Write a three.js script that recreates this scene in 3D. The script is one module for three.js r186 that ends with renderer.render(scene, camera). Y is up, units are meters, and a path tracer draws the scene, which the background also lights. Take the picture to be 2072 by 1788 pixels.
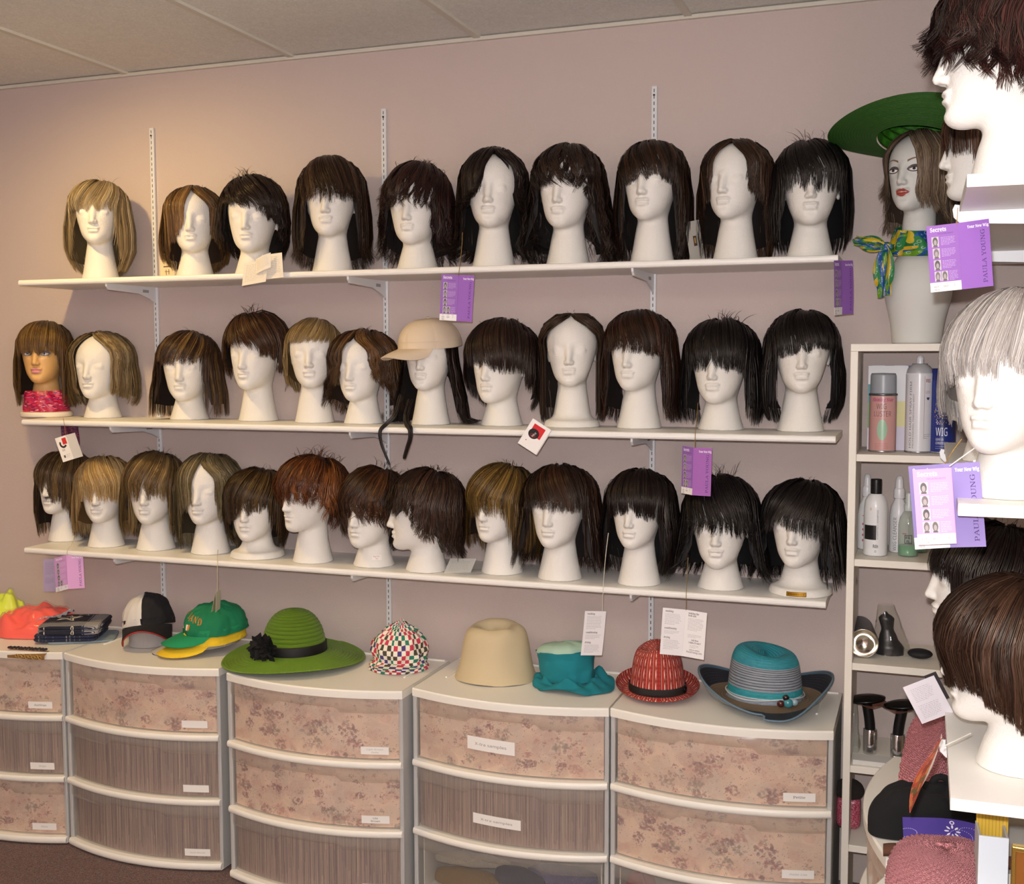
import * as THREE from 'three';
import { mergeGeometries, mergeVertices, toCreasedNormals } from 'three/addons/utils/BufferGeometryUtils.js';
import { RoundedBoxGeometry } from 'three/addons/geometries/RoundedBoxGeometry.js';
import { RectAreaLightUniformsLib } from 'three/addons/lights/RectAreaLightUniformsLib.js';
import { ImprovedNoise } from 'three/addons/math/ImprovedNoise.js';

// ------------------------------------------------------------------ camera, lights, exposure
const scene = new THREE.Scene();
const renderer = new THREE.WebGLRenderer({ antialias: true });
renderer.toneMapping = THREE.LinearToneMapping;
renderer.toneMappingExposure = 1.27;
renderer.shadowMap.enabled = true;
renderer.shadowMap.type = THREE.PCFSoftShadowMap;
RectAreaLightUniformsLib.init();

const FOCAL = 2317, YAW = THREE.MathUtils.degToRad(19.77), PITCH = THREE.MathUtils.degToRad(4.29), ROLL = THREE.MathUtils.degToRad(-0.15);
const EYE = new THREE.Vector3(0, 1.515, 3.145);
const camera = new THREE.PerspectiveCamera(2 * THREE.MathUtils.radToDeg(Math.atan(894 / FOCAL)), 2072 / 1788, 0.05, 30);
camera.position.copy(EYE);
const FWD = new THREE.Vector3(-Math.sin(YAW) * Math.cos(PITCH), -Math.sin(PITCH), -Math.cos(YAW) * Math.cos(PITCH));
const R0 = new THREE.Vector3(Math.cos(YAW), 0, -Math.sin(YAW));
const U0 = new THREE.Vector3().crossVectors(R0, FWD);
const RIGHT = R0.clone().multiplyScalar(Math.cos(ROLL)).addScaledVector(U0, Math.sin(ROLL));
const UP = U0.clone().multiplyScalar(Math.cos(ROLL)).addScaledVector(R0, -Math.sin(ROLL));
camera.quaternion.setFromRotationMatrix(new THREE.Matrix4().makeBasis(RIGHT, UP, FWD.clone().negate()));
camera.updateMatrixWorld(true);
scene.background = new THREE.Color(0x000000);

// the built-in flash of the photographer's camera, just above its lens
const flash = new THREE.PointLight(0xf8f5f8, 8.3, 0, 2);
flash.name = 'camera_flash';
flash.position.copy(EYE).addScaledVector(UP, 0.055).addScaledVector(RIGHT, -0.02).addScaledVector(FWD, -0.02);
flash.castShadow = true; flash.shadow.mapSize.set(2048, 2048); flash.shadow.radius = 0.6; flash.shadow.bias = -0.0005;
scene.add(flash);

// two fluorescent ceiling troffers behind the camera (their fittings are built with the ceiling)
const TROFFERS = [[-2.46 + 0.305, 2.44 + 0.61], [-0.62 + 0.305, 2.44 + 0.61]];
for (const [x, z] of TROFFERS) {
  const l = new THREE.RectAreaLight(0xfff3da, 2.7, 0.55, 1.15);
  l.position.set(x, 2.40, z); l.lookAt(x, 0, z); l.name = 'troffer_light';
  scene.add(l);
}
// one warm ceiling downlight over the left end of the shelves
const DOWNLIGHT = [-2.42, 2.43, 0.86];
const warm = new THREE.SpotLight(0xffd88e, 2.5, 0, 1.35, 0.6, 2);
warm.name = 'downlight_lamp';
warm.position.set(DOWNLIGHT[0], DOWNLIGHT[1] - 0.03, DOWNLIGHT[2]);
warm.target.position.set(-2.25, 0.6, 0.2);
warm.castShadow = true; warm.shadow.mapSize.set(2048, 2048); warm.shadow.radius = 2.5; warm.shadow.bias = -0.0005;
scene.add(warm, warm.target);

// ------------------------------------------------------------------ helpers
const V = (x, y, z) => new THREE.Vector3(x, y, z);
const rad = THREE.MathUtils.degToRad;
function rng(seed) { let a = seed >>> 0; return () => { a = (a + 0x6d2b79f5) | 0; let t = Math.imul(a ^ (a >>> 15), 1 | a); t = (t + Math.imul(t ^ (t >>> 7), 61 | t)) ^ t; return ((t ^ (t >>> 14)) >>> 0) / 4294967296; }; }
const clamp = (v, a, b) => Math.min(b, Math.max(a, v));
const mix = (a, b, t) => a + (b - a) * t;
const sstep = (a, b, v) => { const t = clamp((v - a) / (b - a), 0, 1); return t * t * (3 - 2 * t); };
const noise = new ImprovedNoise();
const taken = new Map();
function numbered(name) { const n = taken.get(name) || 0; taken.set(name, n + 1); return n ? name + '_' + String(n).padStart(3, '0') : name; }
function tag(o, label, category, group, kind) {
  if (label) o.userData.label = label;
  if (category) o.userData.category = category;
  if (group) o.userData.group = group;
  if (kind) o.userData.kind = kind;
  return o;
}
function thing(name, label, category, pos = [0, 0, 0], turn = 0, group) {
  const o = new THREE.Group(); o.name = numbered(name); scene.add(o);
  o.position.set(...pos); o.rotation.y = turn;
  return tag(o, label, category, group);
}
function part(name, geo, mat, parent) {
  const g = Array.isArray(geo) ? merge(geo) : geo;
  const m = new THREE.Mesh(g, mat); m.name = parent ? name : numbered(name);
  m.castShadow = m.receiveShadow = true;
  (parent || scene).add(m);
  return m;
}
function struct(name, geo, mat, parent) { const m = part(name, geo, mat, parent); m.userData.kind = 'structure'; return m; }
function merge(list) {
  const keepColor = list.every((g) => g.attributes.color);
  return mergeGeometries(list.map((g) => {
    const h = g.index ? g.toNonIndexed() : g.clone();
    for (const k of Object.keys(h.attributes)) if (!['position', 'normal', 'uv'].includes(k) && !(k === 'color' && keepColor)) h.deleteAttribute(k);
    if (!h.attributes.uv) h.setAttribute('uv', new THREE.BufferAttribute(new Float32Array(h.attributes.position.count * 2), 2));
    h.morphAttributes = {};
    return h;
  }));
}
// box geometry with uv in metres
function box(w, h, d, x = 0, y = 0, z = 0) {
  const g = new THREE.BoxGeometry(w, h, d), n = g.attributes.normal, p = g.attributes.position, uv = g.attributes.uv;
  g.translate(x, y, z);
  for (let i = 0; i < p.count; i++) {
    const ax = Math.abs(n.getX(i)), ay = Math.abs(n.getY(i));
    if (ax > 0.5) uv.setXY(i, p.getZ(i), p.getY(i)); else if (ay > 0.5) uv.setXY(i, p.getX(i), p.getZ(i)); else uv.setXY(i, p.getX(i), p.getY(i));
  }
  return g;
}
function rbox(w, h, d, x = 0, y = 0, z = 0, r = 0.003, s = 2) { const g = new RoundedBoxGeometry(w, h, d, s, Math.min(r, w / 2.01, h / 2.01, d / 2.01)); g.translate(x, y, z); return g; }
function lathe(pts, seg = 32) { return new THREE.LatheGeometry(pts.map((p) => new THREE.Vector2(p[0], p[1])), seg); }
function tube(pts, r, seg = 24, rs = 6, closed = false) { return new THREE.TubeGeometry(new THREE.CatmullRomCurve3(pts.map((p) => (Array.isArray(p) ? V(...p) : p)), closed), seg, r, rs, closed); }
function extrude(pts, depth, bevel = 0) {
  const s = new THREE.Shape(pts.map((p) => new THREE.Vector2(p[0], p[1])));
  return new THREE.ExtrudeGeometry(s, { depth, bevelEnabled: bevel > 0, bevelSize: bevel, bevelThickness: bevel, bevelSegments: 2, curveSegments: 10 });
}
// grid surface from f(u, v) -> [x, y, z]; uv follow u, v times (su, sv)
function grid(f, nu, nv, su = 1, sv = 1, closeU = false) {
  const pos = [], uv = [], idx = [];
  for (let j = 0; j <= nv; j++) for (let i = 0; i <= nu; i++) { const p = f(i / nu, j / nv); pos.push(p[0], p[1], p[2]); uv.push((i / nu) * su, (j / nv) * sv); }
  for (let j = 0; j < nv; j++) for (let i = 0; i < nu; i++) { const a = j * (nu + 1) + i, b = a + 1, c = a + nu + 1, d = c + 1; idx.push(a, b, d, a, d, c); }
  const g = new THREE.BufferGeometry();
  g.setAttribute('position', new THREE.Float32BufferAttribute(pos, 3));
  g.setAttribute('uv', new THREE.Float32BufferAttribute(uv, 2));
  g.setIndex(idx); g.computeVertexNormals();
  if (closeU) { // weld the seam's normals
    const n = g.attributes.normal;
    for (let j = 0; j <= nv; j++) { const a = j * (nu + 1), b = a + nu; const x = n.getX(a) + n.getX(b), y = n.getY(a) + n.getY(b), z = n.getZ(a) + n.getZ(b), l = Math.hypot(x, y, z) || 1; n.setXYZ(a, x / l, y / l, z / l); n.setXYZ(b, x / l, y / l, z / l); }
  }
  return g;
}
// a closed sheet of thickness t from the same kind of function (both faces and the rims)
function slab(f, nu, nv, t, su = 1, sv = 1) {
  const top = grid(f, nu, nv, su, sv), n = top.attributes.normal, p = top.attributes.position;
  const back = top.clone(), q = back.attributes.position;
  for (let i = 0; i < p.count; i++) q.setXYZ(i, p.getX(i) - n.getX(i) * t, p.getY(i) - n.getY(i) * t, p.getZ(i) - n.getZ(i) * t);
  const bi = back.index.array; for (let i = 0; i < bi.length; i += 3) { const k = bi[i]; bi[i] = bi[i + 1]; bi[i + 1] = k; }
  const bn = back.attributes.normal; for (let i = 0; i < bn.count; i++) bn.setXYZ(i, -bn.getX(i), -bn.getY(i), -bn.getZ(i));
  const W = nu + 1, ring = [];
  for (let i = 0; i <= nu; i++) ring.push(i);
  for (let j = 1; j <= nv; j++) ring.push(j * W + nu);
  for (let i = nu - 1; i >= 0; i--) ring.push(nv * W + i);
  for (let j = nv - 1; j >= 0; j--) ring.push(j * W);
  const pos = [], uv = [], tu = top.attributes.uv;
  for (let k = 0; k + 1 < ring.length; k++) {
    const a = ring[k], b = ring[k + 1], A = [p.getX(a), p.getY(a), p.getZ(a)], B = [p.getX(b), p.getY(b), p.getZ(b)], C = [q.getX(a), q.getY(a), q.getZ(a)], D = [q.getX(b), q.getY(b), q.getZ(b)];
    pos.push(...A, ...C, ...B, ...B, ...C, ...D);
    for (const m of [a, a, b, b, a, b]) uv.push(tu.getX(m), tu.getY(m));
  }
  const rim = new THREE.BufferGeometry(); rim.setAttribute('position', new THREE.Float32BufferAttribute(pos, 3)); rim.setAttribute('uv', new THREE.Float32BufferAttribute(uv, 2)); rim.computeVertexNormals();
  return merge([top, back, rim]);
}
function xf(g, { p = [0, 0, 0], r = [0, 0, 0], s = 1 } = {}) { const m = new THREE.Matrix4().compose(V(...p), new THREE.Quaternion().setFromEuler(new THREE.Euler(...r)), Array.isArray(s) ? V(...s) : V(s, s, s)); g.applyMatrix4(m); return g; }
function lerpKeys(keys, x) {
  if (x <= keys[0][0]) return keys[0][1];
  for (let i = 1; i < keys.length; i++) if (x <= keys[i][0]) { const t = (x - keys[i - 1][0]) / (keys[i][0] - keys[i - 1][0]); return mix(keys[i - 1][1], keys[i][1], t * t * (3 - 2 * t)); }
  return keys[keys.length - 1][1];
}
// where the line of sight through a point of the frame (2072 x 1788) meets a plane x, y or z = value: the survey of the photograph
function at(px, py, axis, value) {
  const d = FWD.clone().multiplyScalar(FOCAL).addScaledVector(RIGHT, px - 1036).addScaledVector(UP, -(py - 894));
  return EYE.clone().addScaledVector(d, (value - EYE[axis]) / d[axis]);
}

// ------------------------------------------------------------------ textures and materials
function canvasTex(w, h, draw, opts = {}) {
  const c = document.createElement('canvas'); c.width = w; c.height = h; const x = c.getContext('2d'); draw(x, w, h);
  const t = new THREE.CanvasTexture(c); t.colorSpace = opts.data ? THREE.NoColorSpace : THREE.SRGBColorSpace;
  t.magFilter = THREE.LinearFilter; t.wrapS = t.wrapT = THREE.RepeatWrapping; if (opts.repeat) t.repeat.set(...opts.repeat);
  return t;
}
function dataTex(n, f, { srgb = true, repeat } = {}) {
  const a = new Uint8Array(n * n * 4);
  for (let j = 0; j < n; j++) for (let i = 0; i < n; i++) { const c = f(i / n, j / n); const k = (j * n + i) * 4; if (typeof c === 'number') { a[k] = a[k + 1] = a[k + 2] = clamp(c * 255, 0, 255); } else { a[k] = clamp(c[0], 0, 255); a[k + 1] = clamp(c[1], 0, 255); a[k + 2] = clamp(c[2], 0, 255); } a[k + 3] = 255; }
  const t = new THREE.DataTexture(a, n, n); t.colorSpace = srgb ? THREE.SRGBColorSpace : THREE.NoColorSpace;
  t.magFilter = THREE.LinearFilter; t.minFilter = THREE.LinearMipmapLinearFilter; t.wrapS = t.wrapT = THREE.RepeatWrapping; if (repeat) t.repeat.set(...repeat); t.needsUpdate = true;
  return t;
}
const M = (color, roughness = 0.6, extra = {}) => new THREE.MeshStandardMaterial({ color, roughness, ...extra });
const P = (color, roughness = 0.6, extra = {}) => new THREE.MeshPhysicalMaterial({ color, roughness, ...extra });
const rT = rng(11);
// fine value noise (tileable by wrapping)
function speckle(n, seed, amp, base = 0.5, blur = 1) {
  const r = rng(seed), a = new Float32Array(n * n); for (let i = 0; i < n * n; i++) a[i] = r();
  return (u, v) => { const i = Math.floor(u * n) % n, j = Math.floor(v * n) % n; let s = 0, c = 0; for (let y = 0; y <= blur; y++) for (let x = 0; x <= blur; x++) { s += a[((j + y) % n) * n + ((i + x) % n)]; c++; } return base + amp * (s / c - 0.5); };
}

// ------------------------------------------------------------------ the room
const wallBump = dataTex(256, speckle(256, 5, 1, 0.5, 1), { srgb: false, repeat: [4, 4] });
const paint = M(0xcbbbb4, 0.7, { bumpMap: wallBump, bumpScale: 0.0006 });
const carpetTex = (() => { const r = rng(77), a = []; for (let i = 0; i < 256 * 256; i++) a.push(r(), r()); return dataTex(256, (u, v) => { const k = (Math.floor(v * 256) * 256 + Math.floor(u * 256)) * 2; const s = a[k], h = a[k + 1]; return [74 + s * 60 + (h > 0.85 ? 30 : 0), 60 + s * 52 + (h < 0.12 ? 18 : 0), 58 + s * 48 + (h < 0.2 ? 16 : 0)]; }, { repeat: [2.2, 2.2] }); })();
const carpet = M(0xffffff, 0.98, { map: carpetTex, bumpMap: carpetTex, bumpScale: 0.004 });
const tileTex = (() => { const f = speckle(256, 21, 26, 226, 1), g = speckle(64, 22, 8, 0, 1); return dataTex(256, (u, v) => { const s = f(u, v) + g(u, v); return [s, s - 1, s - 10]; }, { repeat: [1.6, 1.6] }); })();
const tileMat = M(0xffffff, 0.95, { map: tileTex, bumpMap: tileTex, bumpScale: 0.0006 });
const barMat = M(0xd6d2c4, 0.7);
const X0 = -4.5, X1 = 0.3, Z1 = 5.0, H = 2.43;
struct('floor', box(X1 - X0 + 0.3, 0.12, Z1 + 0.3, (X0 + X1) / 2, -0.06, Z1 / 2), carpet);
struct('wall_back', box(X1 - X0 + 0.3, H + 0.3, 0.12, (X0 + X1) / 2, H / 2 + 0.1, -0.06), paint);
struct('wall_right', box(0.12, H + 0.3, Z1, X1 + 0.06, H / 2 + 0.1, Z1 / 2), paint);
struct('wall_left', box(0.12, H + 0.3, Z1, X0 - 0.06, H / 2 + 0.1, Z1 / 2), paint);
struct('wall_rear', box(X1 - X0 + 0.3, H + 0.3, 0.12, (X0 + X1) / 2, H / 2 + 0.1, Z1 + 0.06), paint);
struct('baseboard_back', rbox(X1 - X0, 0.09, 0.012, (X0 + X1) / 2, 0.045, 0.006, 0.003), M(0x6b5a55, 0.7));
const ceiling = new THREE.Group(); ceiling.name = 'ceiling'; ceiling.userData.kind = 'structure'; scene.add(ceiling);
struct('roof_deck', box(X1 - X0 + 0.3, 0.08, Z1 + 0.3, (X0 + X1) / 2, H + 0.2, Z1 / 2), M(0xbdb8ae, 0.9), ceiling);
{
  const G = 0.61, xs = [], zs = [0, 1.22, 2.44, 3.66, 4.88];
  for (let x = -0.62 + G * 2; x > X0 - G; x -= G) xs.push(x);
  for (const x of xs) if (x > X0 && x < X1) struct('t_bar', box(0.02, 0.008, Z1, x, H - 0.001, Z1 / 2), barMat, ceiling);
  for (const z of zs.slice(1)) struct('t_bar', box(X1 - X0, 0.012, 0.024, (X0 + X1) / 2, H - 0.0045, z), barMat, ceiling);
  struct('wall_angle', box(X1 - X0, 0.010, 0.012, (X0 + X1) / 2, H - 0.006, 0.006), barMat, ceiling);
  for (const x of xs) for (let k = 0; k < zs.length; k++) {
    const a = Math.max(x - G, X0), b = Math.min(x, X1), z0 = zs[k], z1 = zs[k + 1] || Z1;
    if (b - a < 0.02 || TROFFERS.some(([tx, tz]) => tx > a && tx < b && tz > z0 && tz < z1)) continue;
    const hole = DOWNLIGHT[0] > a && DOWNLIGHT[0] < b && DOWNLIGHT[2] > z0 && DOWNLIGHT[2] < z1;
    const g = box(b - a - 0.004, 0.016, z1 - z0 - 0.004, (a + b) / 2, H + 0.011, (z0 + z1) / 2);
    struct('tile', g, tileMat, ceiling);
  }
}
for (const [x, z] of TROFFERS) {
  const t = thing('ceiling_troffer', x < -1 ? 'long fluorescent ceiling troffer set among the tiles further from the stand' : 'long fluorescent ceiling troffer set among the tiles nearer the stand', 'ceiling light', [x, 0, z]);
  part('housing', [box(0.6, 0.012, 0.03, 0, H, -0.59), box(0.6, 0.012, 0.03, 0, H, 0.59), box(0.03, 0.012, 1.15, -0.285, H, 0), box(0.03, 0.012, 1.15, 0.285, H, 0)], M(0xe6e4de, 0.5), t);
  part('diffuser', box(0.54, 0.006, 1.15, 0, H + 0.012, 0), M(0xf4f0e6, 0.5, { emissive: 0xffe8c8, emissiveIntensity: 1.2 }), t);
}
{
  const t = thing('ceiling_downlight', 'small round warm downlight under the ceiling above the shelves', 'ceiling light', DOWNLIGHT);
  part('trim_ring', lathe([[0.05, 0.0], [0.085, -0.004], [0.088, 0.0], [0.085, 0.003]], 32), M(0xe8e4dc, 0.4), t);
  part('glowing_lens', lathe([[0, -0.012], [0.03, -0.011], [0.05, -0.004], [0.05, 0]], 24), M(0xffe0b0, 0.4, { emissive: 0xffc27c, emissiveIntensity: 6 }), t);
}

// ------------------------------------------------------------------ wall shelving
const SHELF_Y = [1.757, 1.318, 0.907], SHELF_D = 0.255, T = 0.0175;
const shelfTex = dataTex(128, (u, v) => { const s = rT(); return s < 0.004 ? [205, 198, 186] : [240 + s * 6, 237 + s * 6, 228 + s * 6]; });
const shelfMat = M(0xf4f2ec, 0.42, { bumpMap: wallBump, bumpScale: 0.0002 });
const steel = M(0xe2e4e6, 0.4, { metalness: 0.1 });
function shelfBoard(w, d) { // bull-nosed front edge
  const s = [[0, 0], [d - 0.006, 0], [d - 0.002, 0.002], [d, 0.006], [d, T - 0.006], [d - 0.002, T - 0.002], [d - 0.006, T], [0, T]];
  const g = extrude(s.map(([z, y]) => [z, y - T]), w, 0);
  g.rotateY(-Math.PI / 2); g.translate(w, 0, 0); // profile x -> z, extrusion -> x
  return g;
}
function bracketGeo(len, hWall) { // side profile: z out from the wall, y down from the shelf's underside; a small upturned tip
  const p = [[0, 0.004], [len - 0.004, 0], [len - 0.004, 0.010], [len + 0.002, 0.011], [len + 0.005, 0.004], [len + 0.003, -0.008], [len - 0.006, -0.017], [0.08, -hWall * 0.62], [0.03, -hWall], [0, -hWall * 1.35], [-0.004, -hWall * 1.3]];
  const g = extrude(p, 0.0045, 0.0008); g.rotateY(-Math.PI / 2); g.translate(0.00225, 0, 0);
  return g;
}
const UPRIGHTS = [-2.358, -1.531, -0.7115];
const ends = [[-2.6875, -0.2015], [-2.6935, -0.1995], [-2.701, -0.216]];
const ordinal = ['top', 'middle', 'bottom'];
const slotTex = canvasTex(32, 1024, (x, w, h) => { x.fillStyle = '#fff'; x.fillRect(0, 0, w, h); x.fillStyle = '#54504e'; for (let i = 0; i < 28; i++) x.fillRect(13, i * 36.5 + 8, 6, 20); });
UPRIGHTS.forEach((ux, i) => {
  const t = thing('shelf_upright', 'slotted white steel wall upright, ' + ['first from the tan mannequin', 'one behind the beige cap', 'nearest the tall bookcase'][i], 'shelf upright', [ux, 0.56, 0]);
  const h = 2.25 - 0.56;
  part('channel', [rbox(0.0165, h, 0.009, 0, h / 2, 0.0055, 0.002, 1)], steel, t);
  const f = new THREE.PlaneGeometry(0.0125, h - 0.01); f.translate(0, h / 2, 0.01005);
  const uv = f.attributes.uv; for (let k = 0; k < uv.count; k++) uv.setY(k, uv.getY(k) * 3.5);
  part('slotted_face', f, M(0xe2e4e6, 0.45, { map: slotTex }), t);
  for (const y of [h - 0.025, 0.9, 0.3]) { const s = new THREE.CylinderGeometry(0.003, 0.003, 0.002, 10); s.rotateX(Math.PI / 2); s.translate(0, y, 0.011); part('screw', s, M(0x4a4542, 0.4, { metalness: 0.6 }), t); }
});
const where = ['over the tan mannequin end', 'in the middle', 'at the bookcase end'];
SHELF_Y.forEach((y, r) => {
  const [a, b] = ends[r];
  const s = thing('wall_shelf', 'long white laminate wall shelf, ' + ordinal[r] + ' of the three on the back wall', 'shelf', [a, y, 0]);
  part('board', shelfBoard(b - a, SHELF_D), shelfMat, s);
  UPRIGHTS.forEach((ux, i) => {
    const t = thing('shelf_bracket', 'white steel bracket under the ' + ordinal[r] + ' back shelf ' + where[i], 'shelf bracket', [ux, y - T - 0.0005, 0.0115], 0, 'brackets under the back wall shelves');
    part('arm', bracketGeo(0.232, 0.036), steel, t);
    const st = new THREE.PlaneGeometry(0.03, 0.009); st.rotateY(Math.PI / 2); st.translate(0.0034, -0.014, 0.05);
    part('paper_label', st, M(0x9a9ca0, 0.7), t);
  });
});
// the stand on the right wall: the same shelves, running towards the camera
const NEAR_Z = [0.02, 0.30, 0.30], NEAR_END = 1.47, NEAR_X = 0.048;
[1.757, 1.312, 0.897].forEach((y, r) => {
  const s = thing('side_wall_shelf', 'white laminate shelf on the side wall, ' + ['highest, above the purple booklet', 'middle one, holding the silver wig', 'lowest one, above the pink knitwear'][r], 'shelf', [X1, y, NEAR_Z[r]], -Math.PI / 2);
  part('board', rbox(NEAR_END - NEAR_Z[r], T, X1 - NEAR_X, (NEAR_END - NEAR_Z[r]) / 2, -T / 2, (X1 - NEAR_X) / 2, 0.001, 1), shelfMat, s);
  [0.42, 1.19].forEach((z, i) => {
    const t = thing('side_shelf_bracket', 'white bracket with an upturned tip under the ' + ['highest', 'middle', 'lowest'][r] + ' side shelf, ' + (i ? 'nearer its free end' : 'nearer the back wall'), 'shelf bracket', [X1 - 0.012, y - T - 0.0005, z], -Math.PI / 2, 'brackets under the side wall shelves');
    part('arm', bracketGeo(X1 - 0.012 - NEAR_X + 0.006, 0.04), steel, t);
  });
});
[0.42, 1.19].forEach((z, i) => { const u = thing('side_shelf_upright', 'slotted white upright on the side wall, ' + (i ? 'nearer the camera' : 'nearer the corner'), 'shelf upright', [X1, 0.7, z]); part('channel', rbox(0.01, 1.5, 0.0165, -0.006, 0.75, 0, 0.002, 1), steel, u); });

// ------------------------------------------------------------------ drawer units
function floralTex(seed, w = 1024, h = 384, pale = 0) {
  return canvasTex(w, h, (x) => {
    const r = rng(seed);
    x.fillStyle = '#ecd0bc'; x.fillRect(0, 0, w, h);
    for (let i = 0; i < 260; i++) { x.fillStyle = ['rgba(226,200,178,.35)', 'rgba(205,170,156,.35)', 'rgba(222,206,190,.3)', 'rgba(196,178,166,.25)'][i % 4]; x.beginPath(); x.ellipse(r() * w, r() * h, 20 + r() * 60, 14 + r() * 40, r() * 3, 0, 7); x.fill(); }
    const bloom = (cx, cy, R, cols, n, dots) => {
      for (let i = 0; i < n; i++) { const a = r() * 6.283, d = Math.sqrt(r()) * R; x.fillStyle = cols[Math.floor(r() * cols.length)]; x.beginPath(); x.ellipse(cx + Math.cos(a) * d, cy + Math.sin(a) * d * 0.85, 2 + r() * R * 0.3, 2 + r() * R * 0.2, r() * 3, 0, 7); x.fill(); }
      for (let i = 0; i < dots; i++) { const a = r() * 6.283, d = R * (0.7 + r() * 0.9); x.fillStyle = cols[0]; x.fillRect(cx + Math.cos(a) * d, cy + Math.sin(a) * d, 2 + r() * 5, 2 + r() * 6); }
    };
    const mauve = ['rgba(150,104,108,.5)', 'rgba(126,96,98,.5)', 'rgba(172,126,122,.45)', 'rgba(140,116,112,.45)'], grey = ['rgba(128,118,112,.4)', 'rgba(150,134,126,.4)', 'rgba(176,156,142,.4)'], rose = ['rgba(186,140,132,.4)', 'rgba(200,158,146,.4)', 'rgba(166,120,118,.4)'];
    for (let i = 0; i < 26 - pale * 6; i++) bloom(r() * w, r() * h, 16 + r() * 34, [mauve, mauve, grey, rose][Math.floor(r() * 4)], 34, 16);
    for (let i = 0; i < 70; i++) bloom(r() * w, r() * h, 5 + r() * 12, [mauve, grey, rose][i % 3], 9, 9);
    for (let i = 0; i < 900; i++) { x.fillStyle = i % 3 ? 'rgba(140,106,104,.55)' : 'rgba(236,214,190,.6)'; x.fillRect(r() * w, r() * h, 1 + r() * 5, 1 + r() * 5); }
  });
}
function stripeTex(seed, w = 1024, h = 256) {
  return canvasTex(w, h, (x) => {
    const r = rng(seed); x.fillStyle = '#9e8a84'; x.fillRect(0, 0, w, h);
    for (let i = 0; i < 620; i++) { const k = r(); x.fillStyle = k < 0.5 ? 'rgba(108,88,88,.4)' : k < 0.85 ? 'rgba(156,138,126,.4)' : 'rgba(206,184,150,.45)'; const px = r() * w, y0 = r() * h * 0.5 - 20; x.fillRect(px, r() < 0.6 ? 0 : y0, 1 + r() * (k < 0.8 ? 8 : 3), h * (0.4 + r() * 0.7)); }
    for (let i = 0; i < 120; i++) { x.strokeStyle = r() < 0.5 ? 'rgba(214,190,158,.35)' : 'rgba(92,74,78,.4)'; x.lineWidth = 1 + r() * 2; x.beginPath(); const px = r() * w; x.moveTo(px, 0); x.quadraticCurveTo(px + (r() - 0.5) * 14, h / 2, px + (r() - 0.5) * 22, h); x.stroke(); }
  });
}
const FLORAL = [floralTex(3), floralTex(8), floralTex(19, 1024, 384, 1), floralTex(41)].map((map) => M(0xffffff, 0.85, { map }));
const STRIPE = [stripeTex(4), stripeTex(9)].map((map) => M(0xffffff, 0.8, { map }));
const plastic = M(0xf1eee4, 0.38), sidePlastic = M(0xb9b9b6, 0.45);
const clearFront = P(0xf6f3ee, 0.16, { transmission: 0.9, thickness: 0, ior: 1.45, side: THREE.DoubleSide });
const clearLip = P(0xf4f0ea, 0.22, { transmission: 0.84, thickness: 0, ior: 1.45, side: THREE.DoubleSide });
const UW = 0.556, UD = 0.333, BOW = 0.052;
const bow = (x, w = UW) => BOW * (1 - Math.pow((2 * x) / w, 2));
function bowBar(w, h, z, y, d = 0.03) { // a bow-fronted rail
  const f = (u, v) => { const x = (u - 0.5) * w, s = Math.sin(v * Math.PI), yy = y + h / 2 - v * h; return [x, yy, z + bow(x, w) + 0.004 * Math.pow(s, 0.5)]; };
  const front = grid((u, v) => f(u, 1 - v), 24, 6);
  const top = grid((u, v) => { const x = (u - 0.5) * w; return [x, y + h / 2, z - d * v + bow(x, w) * (1 - v)]; }, 24, 1);
  const bot = grid((u, v) => { const x = (u - 0.5) * w; return [x, y - h / 2, z - d * (1 - v) + bow(x, w) * v]; }, 24, 1);
  const e1 = box(0.001, h, d, -w / 2 + 0.0005, y, z - d / 2), e2 = box(0.001, h, d, w / 2 - 0.0005, y, z - d / 2);
  return [front, top, bot, e1, e2];
}
function noteTex(lines, opts = {}) {
  return canvasTex(256, 96, (x, w, h) => { x.fillStyle = opts.bg || '#efece6'; x.fillRect(0, 0, w, h); x.fillStyle = opts.ink || '#5a5652'; x.textAlign = 'center'; x.font = opts.font || 'italic 34px serif'; lines.forEach((l, i) => x.fillText(l, w / 2, h / 2 + 12 + (i - (lines.length - 1) / 2) * 36)); });
}
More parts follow.
